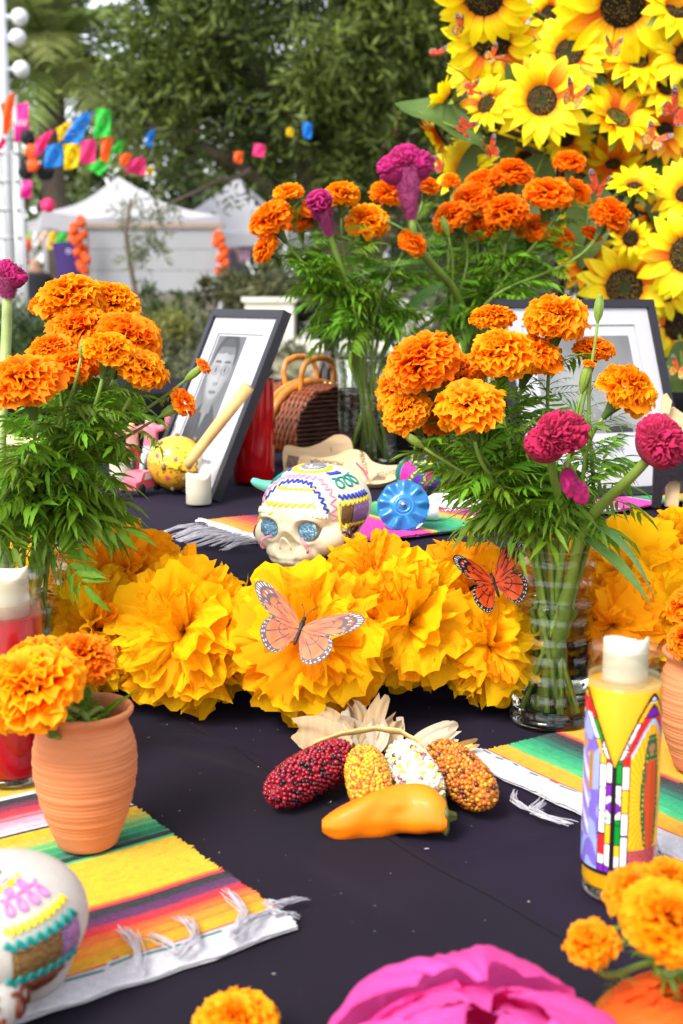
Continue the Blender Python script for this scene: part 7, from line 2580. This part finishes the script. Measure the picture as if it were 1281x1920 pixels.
def sunflower(label, pos, face, diam, disc, green, seed, cone=.12, orange=.12, n=(15, 13), root=None):
    """diam, disc in metres; cone: how far the petals cup forward (+) or fold back (-)"""
    rng = random.Random(seed)
    face = Vector(face).normalized()
    rot = basis(face, (rng.gauss(0, .2), 0, 1))
    t = thing('sunflower', label, 'sunflower', pos, rot.to_euler(), 'artificial sunflowers')
    obj('disc', DISC[green], m_disc, t, (0, 0, 0), None, disc / 2)
    for ring in (0, 1):
        N = n[ring]
        for k in range(N):
            a = 2 * PI * (k + .5 * ring + rng.gauss(0, .12)) / N
            L = (diam / 2 - disc * .40) * (1.0 if ring == 0 else .86) * rng.uniform(.90, 1.08)
            el = cone + (.22 if ring else -.02) + rng.gauss(0, .09)
            M_ = Matrix.Rotation(a, 3, 'Z') @ Matrix.Rotation(-el, 3, 'Y')
            d = Vector((math.cos(a), math.sin(a), 0))
            obj('petal', rng.choice(SPET), m_spet_o if rng.random() < orange else m_spet, t, d * disc * .40 + Vector((0, 0, .002 + .003 * ring)), M_, (L, L * 1.15, L))
    for k in range(7):
        a = 2 * PI * k / 7
        M_ = Matrix.Rotation(a, 3, 'Z') @ Matrix.Rotation(.25, 3, 'Y')
        obj('sepal', SPET[0], m_sepal, t, (math.cos(a) * disc * .3, math.sin(a) * disc * .3, -.008), M_, diam * .30)
    # stem back to the central trunk, in the flower's own frame
    inv = rot.inverted()
    rt = Vector(root) if root else Vector((TRUNK.x + rng.gauss(0, .03), TRUNK.y + rng.gauss(0, .03), max(Z2 + .02, pos[2] - .12)))
    e = inv @ (rt - Vector(pos))
    b = MB(); b.tube(bez((0, 0, -.006), (0, 0, -.09), e, 10), .006, 8); b.build('stem', m_sstem, t)
    return t
Y = 2.86
SUN = [((0.5810, 2.7800, 1.8278), (-.05, -.80, -.45),   .34, .130, False, .05, .08, 'largest sunflower at the top, its petals hanging down'),
       ((0.4805, 2.8200, 1.7381), (-.25, -.95, .20), .215, .085, True, .15, .10, 'sunflower with green-eyed disc left of the topmost monarch'),
       ((0.4155, 2.7600, 1.6320), (-.12, -.98, .12), .250, .090, True, .15, .05, 'big bright sunflower in the middle left with a monarch on its disc'),
       ((0.2901, 2.7400, 1.8337), (-.15, -.75, -.62), .27, .110, False, -.05, .05, 'upper left sunflower with drooping lemon petals'),
       ((0.3180, 2.8400, 1.7720), (-.35, -.75, -.45), .26, .120, False, .05, .18, 'sunflower with wide dark brown disc drooping at the upper left'),
       ((0.6247, 2.8400, 1.7287), (.15, -.75, .50), .215, .080, True, .10, .10, 'sunflower tipped upward below the largest one'),
       ((0.5864, 2.8200, 1.6037), (.30, -.75, .60), .225, .080, True, .25, .45, 'orange-backed sunflower tilted up to the right'),
       ((0.3050, 2.7800, 1.6285), (-.60, -.70, .35), .165, .062, True, .15, .10, 'medium sunflower facing left above the long green leaf'),
       ((0.2201, 2.7800, 1.6350), (-.80, .10, .55), .145, .050, False, .55, .0, 'lemon sunflower turned away at the left edge of the display'),
       ((0.2091, 2.8000, 1.5706), (-.75, .20, -.45), .150, .055, False, .35, .35, 'sunflower hanging downward, seen from behind at far left'),
       ((0.2693, 2.8400, 1.5023), (-.45, -.75, .25), .19, .060, False, .25, .10, 'yellow sunflower half hidden behind the rear marigolds'),
       ((0.7066, 2.9000, 1.5896), (.05, -.95, .15), .19, .055, False, .15, .85, 'dark orange sunflower behind the yellow-winged monarch'),
       ((0.6191, 2.7800, 1.4593), (-.10, -.62, .75), .150, .050, False, .45, .0, 'small lemon sunflower opening upward right of the leaning marigold'),
       ((0.5963, 2.7000, 1.3510), (-.05, -.98, -.10), .105, .048, False, .05, .0, 'smallest sunflower with a round black disc'),
       ((0.5955, 2.7400, 1.2504), (-.05, -.97, .15), .245, .110, True, .12, .20, 'sunflower with large green-eyed disc just above the right frame'),
       ((0.7136, 2.6800, 1.3168), (-.30, -.94, .05), .255, .110, True, .10, .03, 'large lemon sunflower cut off by the right edge'),
       ((0.4511, 2.9200, 1.8381), (-.10, -.95, .10), .130, .050, False, .10, .25, 'small shaded sunflower behind the green-eyed ones at the top'),
       ((0.7331, 2.8000, 1.4466), (-.40, -.75, .40), .20, .060, False, .30, .10, 'yellow sunflower half out of the right edge, mid height'),
       ((0.6011, 2.9200, 1.5248), (-.10, -.55, -.70), .19, .050, False, -.15, .60, 'orange sunflower facing down behind the rear marigolds'),
       ((0.7219, 2.7800, 1.7309), (-.35, -.85, .25), .20, .080, False, .15, .08, 'sunflower at the right edge near the top'),
       ((0.6865, 2.7600, 1.8152), (.15, -.80, .30), .20, .070, False, .15, .05, 'lemon sunflower in the top right corner'),
       ((0.7047, 2.9200, 1.4131), (.10, -.95, .0), .150, .070, False, .10, .60, 'shaded sunflower with dark disc behind the small lemon ones'),
       ((0.7350, 2.8400, 1.1681), (.20, -.95, .0), .18, .085, False, .10, .30, 'dark-disced sunflower behind the upper right frame corner'),
       ((0.7546, 2.8000, 1.0677), (.1, -.95, -.1), .16, .050, False, .10, .10, 'lemon sunflower low at the right edge beside the frame'),
       ((0.5394, 2.9800, 1.5890), (-.2, -.9, -.2), .19, .060, False, .1, .35, 'deep orange sunflower in the shade between the middle ones'),
       ((0.4146, 2.9800, 1.5367), (-.3, -.85, -.2), .18, .060, False, .1, .35, 'deep orange sunflower in the shade above the red marigolds'),
       ((0.5822, 3.0000, 1.6844), (.1, -.95, .1), .20, .060, False, .1, .35, 'deep orange sunflower behind the upper middle of the display'),
       ((0.3828, 3.0000, 1.7362), (-.2, -.9, .1), .18, .060, False, .1, .6, 'orange sunflower in the shade at upper left centre'),
       ((0.5488, 2.9200, 1.3106), (-.2, -.9, .0), .17, .060, False, .1, .5, 'shaded sunflower peeking out right of the rear leaves'),
       ((0.7068, 3.0200, 1.6932), (.2, -.9, .1), .19, .060, False, .1, .35, 'orange sunflower in the shade at upper right'),
       ((0.7205, 3.0200, 1.5053), (.2, -.9, -.1), .18, .060, False, .1, .35, 'orange sunflower in the shade at the right, mid height'),
       ((0.5380, 2.9000, 1.8252), (-.2, -.95, .1), .17, .060, False, .15, .08, 'yellow sunflower wedged left of the largest one at the top'),
       ((0.6906, 2.8400, 1.6710), (.1, -.9, .35), .17, .055, False, .2, .08, 'lemon sunflower above the large right-edge monarch'),
       ((0.3676, 2.8800, 1.6027), (-.3, -.9, .2), .15, .050, True, .15, .10, 'lemon sunflower below left of the big bright one'),
       ((0.5324, 2.8600, 1.4003), (-.3, -.9, .1), .16, .060, True, .12, .10, 'yellow sunflower just right of the rear right marigolds'),
       ((0.6985, 2.8000, 1.2418), (.0, -.95, .1), .16, .060, False, .12, .12, 'yellow sunflower right of the large green-eyed one'),
       ((0.4900, 2.9000, 1.5760), (-.1, -.9, -.15), .16, .055, False, .1, .10, 'yellow sunflower under the monarch of the big bright one'),
       ((0.2912, 2.9000, 1.7215), (-.5, -.8, .1), .17, .055, False, .1, .15, 'yellow sunflower at the left edge below the drooping brown disc'),
       ((0.6657, 2.9200, 1.8006), (.2, -.9, .1), .17, .060, False, .1, .10, 'yellow sunflower right of the topmost monarch')]
for k, (p, f, d, dd, g_, cn, og, lab) in enumerate(SUN):
    big = d > .2
    sunflower(lab, p, f, d * .84, dd * .88, g_, 200 + k, cn, og, (16, 15) if big else (13, 10))
# central trunk of the display
t = thing('flower_stand', 'dark wicker column that carries the sunflowers', 'flower stand', TRUNK)
for k in range(9):
    a = 2 * PI * k / 9
    b = MB()
    b.tube([(.16 * math.cos(a) * (1 + .05 * math.sin(i)), .10 * math.sin(a), i * .075) for i in range(15)], .011, 7)
    b.build('upright_cane', m_wick_d, t)
for k in range(9):
    b = MB()
    b.tube([(.165 * math.cos(2 * PI * i / 24), .105 * math.sin(2 * PI * i / 24), .05 + k * .12) for i in range(25)], .008, 6)
    b.build('hoop', m_wick_d, t)
# broad leaves among the blooms
def sleaf(label, p, d, up, size, seed):
    d = Vector(d).normalized()
    z = Vector(up)
    z = (z - d * z.dot(d)).normalized()
    x = d.cross(z)
    b = MB()
    b.grid(lambda u, v: ((u * 2 - 1) * .26 * math.sin(PI * min(1, .06 + .94 * v)) ** .8 * size, v * size, size * (.10 * abs(u * 2 - 1) * math.sin(PI * v) - .18 * v * v + .02 * math.sin(12 * v + seed))), 10, 16)
    t = thing('sunflower_leaf', label, 'leaf', p, Matrix(((x.x, d.x, z.x), (x.y, d.y, z.y), (x.z, d.z, z.z))), 'broad leaves of the sunflower display')
    b.build('blade', m_sleaf, t)
    b = MB(); b.tube([(0, -.10 * size, -.01), (0, .3 * size, .003 - .016 * size), (0, .75 * size, -.10 * size)], [.004, .003, .0012], 6); b.build('midrib', m_sepal, t)
sleaf('long pale green leaf pointing left out of the sunflower display', (0.2943, 2.7600, 1.5443), (-.85, -.15, .52), (.3, -.6, .6), .20, 1)
sleaf('dark leaf hanging between the upper left sunflowers', (0.3917, 2.8600, 1.7888), (.1, -.2, -.9), (0, -1, .1), .22, 2)
sleaf('dark leaf below the big bright sunflower', (0.3656, 2.8400, 1.5611), (-.5, -.3, -.4), (0, -.8, .5), .18, 3)
sleaf('broad leaf behind the rear red marigolds', (0.4411, 2.8800, 1.5377), (-.3, -.3, -.7), (0, -1, .2), .20, 4)
sleaf('yellow-green leaf beside the leaning red marigold', (0.5434, 2.8600, 1.4907), (-.1, -.3, -.9), (0, -1, .1), .20, 5)
sleaf('dark leaf at the right behind the yellow-winged monarch', (0.6995, 2.9400, 1.5441), (.2, -.2, -.8), (0, -1, .1), .22, 6)
sleaf('dark leaf under the largest sunflower', (0.5633, 2.9400, 1.7148), (-.2, -.2, -.8), (0, -1, .1), .22, 7)
sleaf('green leaf low beside the right frame edge', (0.7289, 2.7800, 1.1375), (.1, -.1, -.9), (-.3, -1, .1), .14, 8)
for k, (p, q) in enumerate((((0.1862, 2.6000, 1.6866), (0.2966, 2.8000, 1.6541)), ((0.2973, 2.6200, 1.6921), (0.3923, 2.8500, 1.7000)))):
    b = MB(); b.tube([p, ((p[0] + q[0]) / 2, (p[1] + q[1]) / 2, (p[2] + q[2]) / 2 + .01), q], .0012, 5)
    tag(b.build('butterfly_wire', m_body), ('thin wire holding the hovering monarch', 'thin dark wire holding the monarch by the brown disc')[k], 'wire', 'butterfly wires')
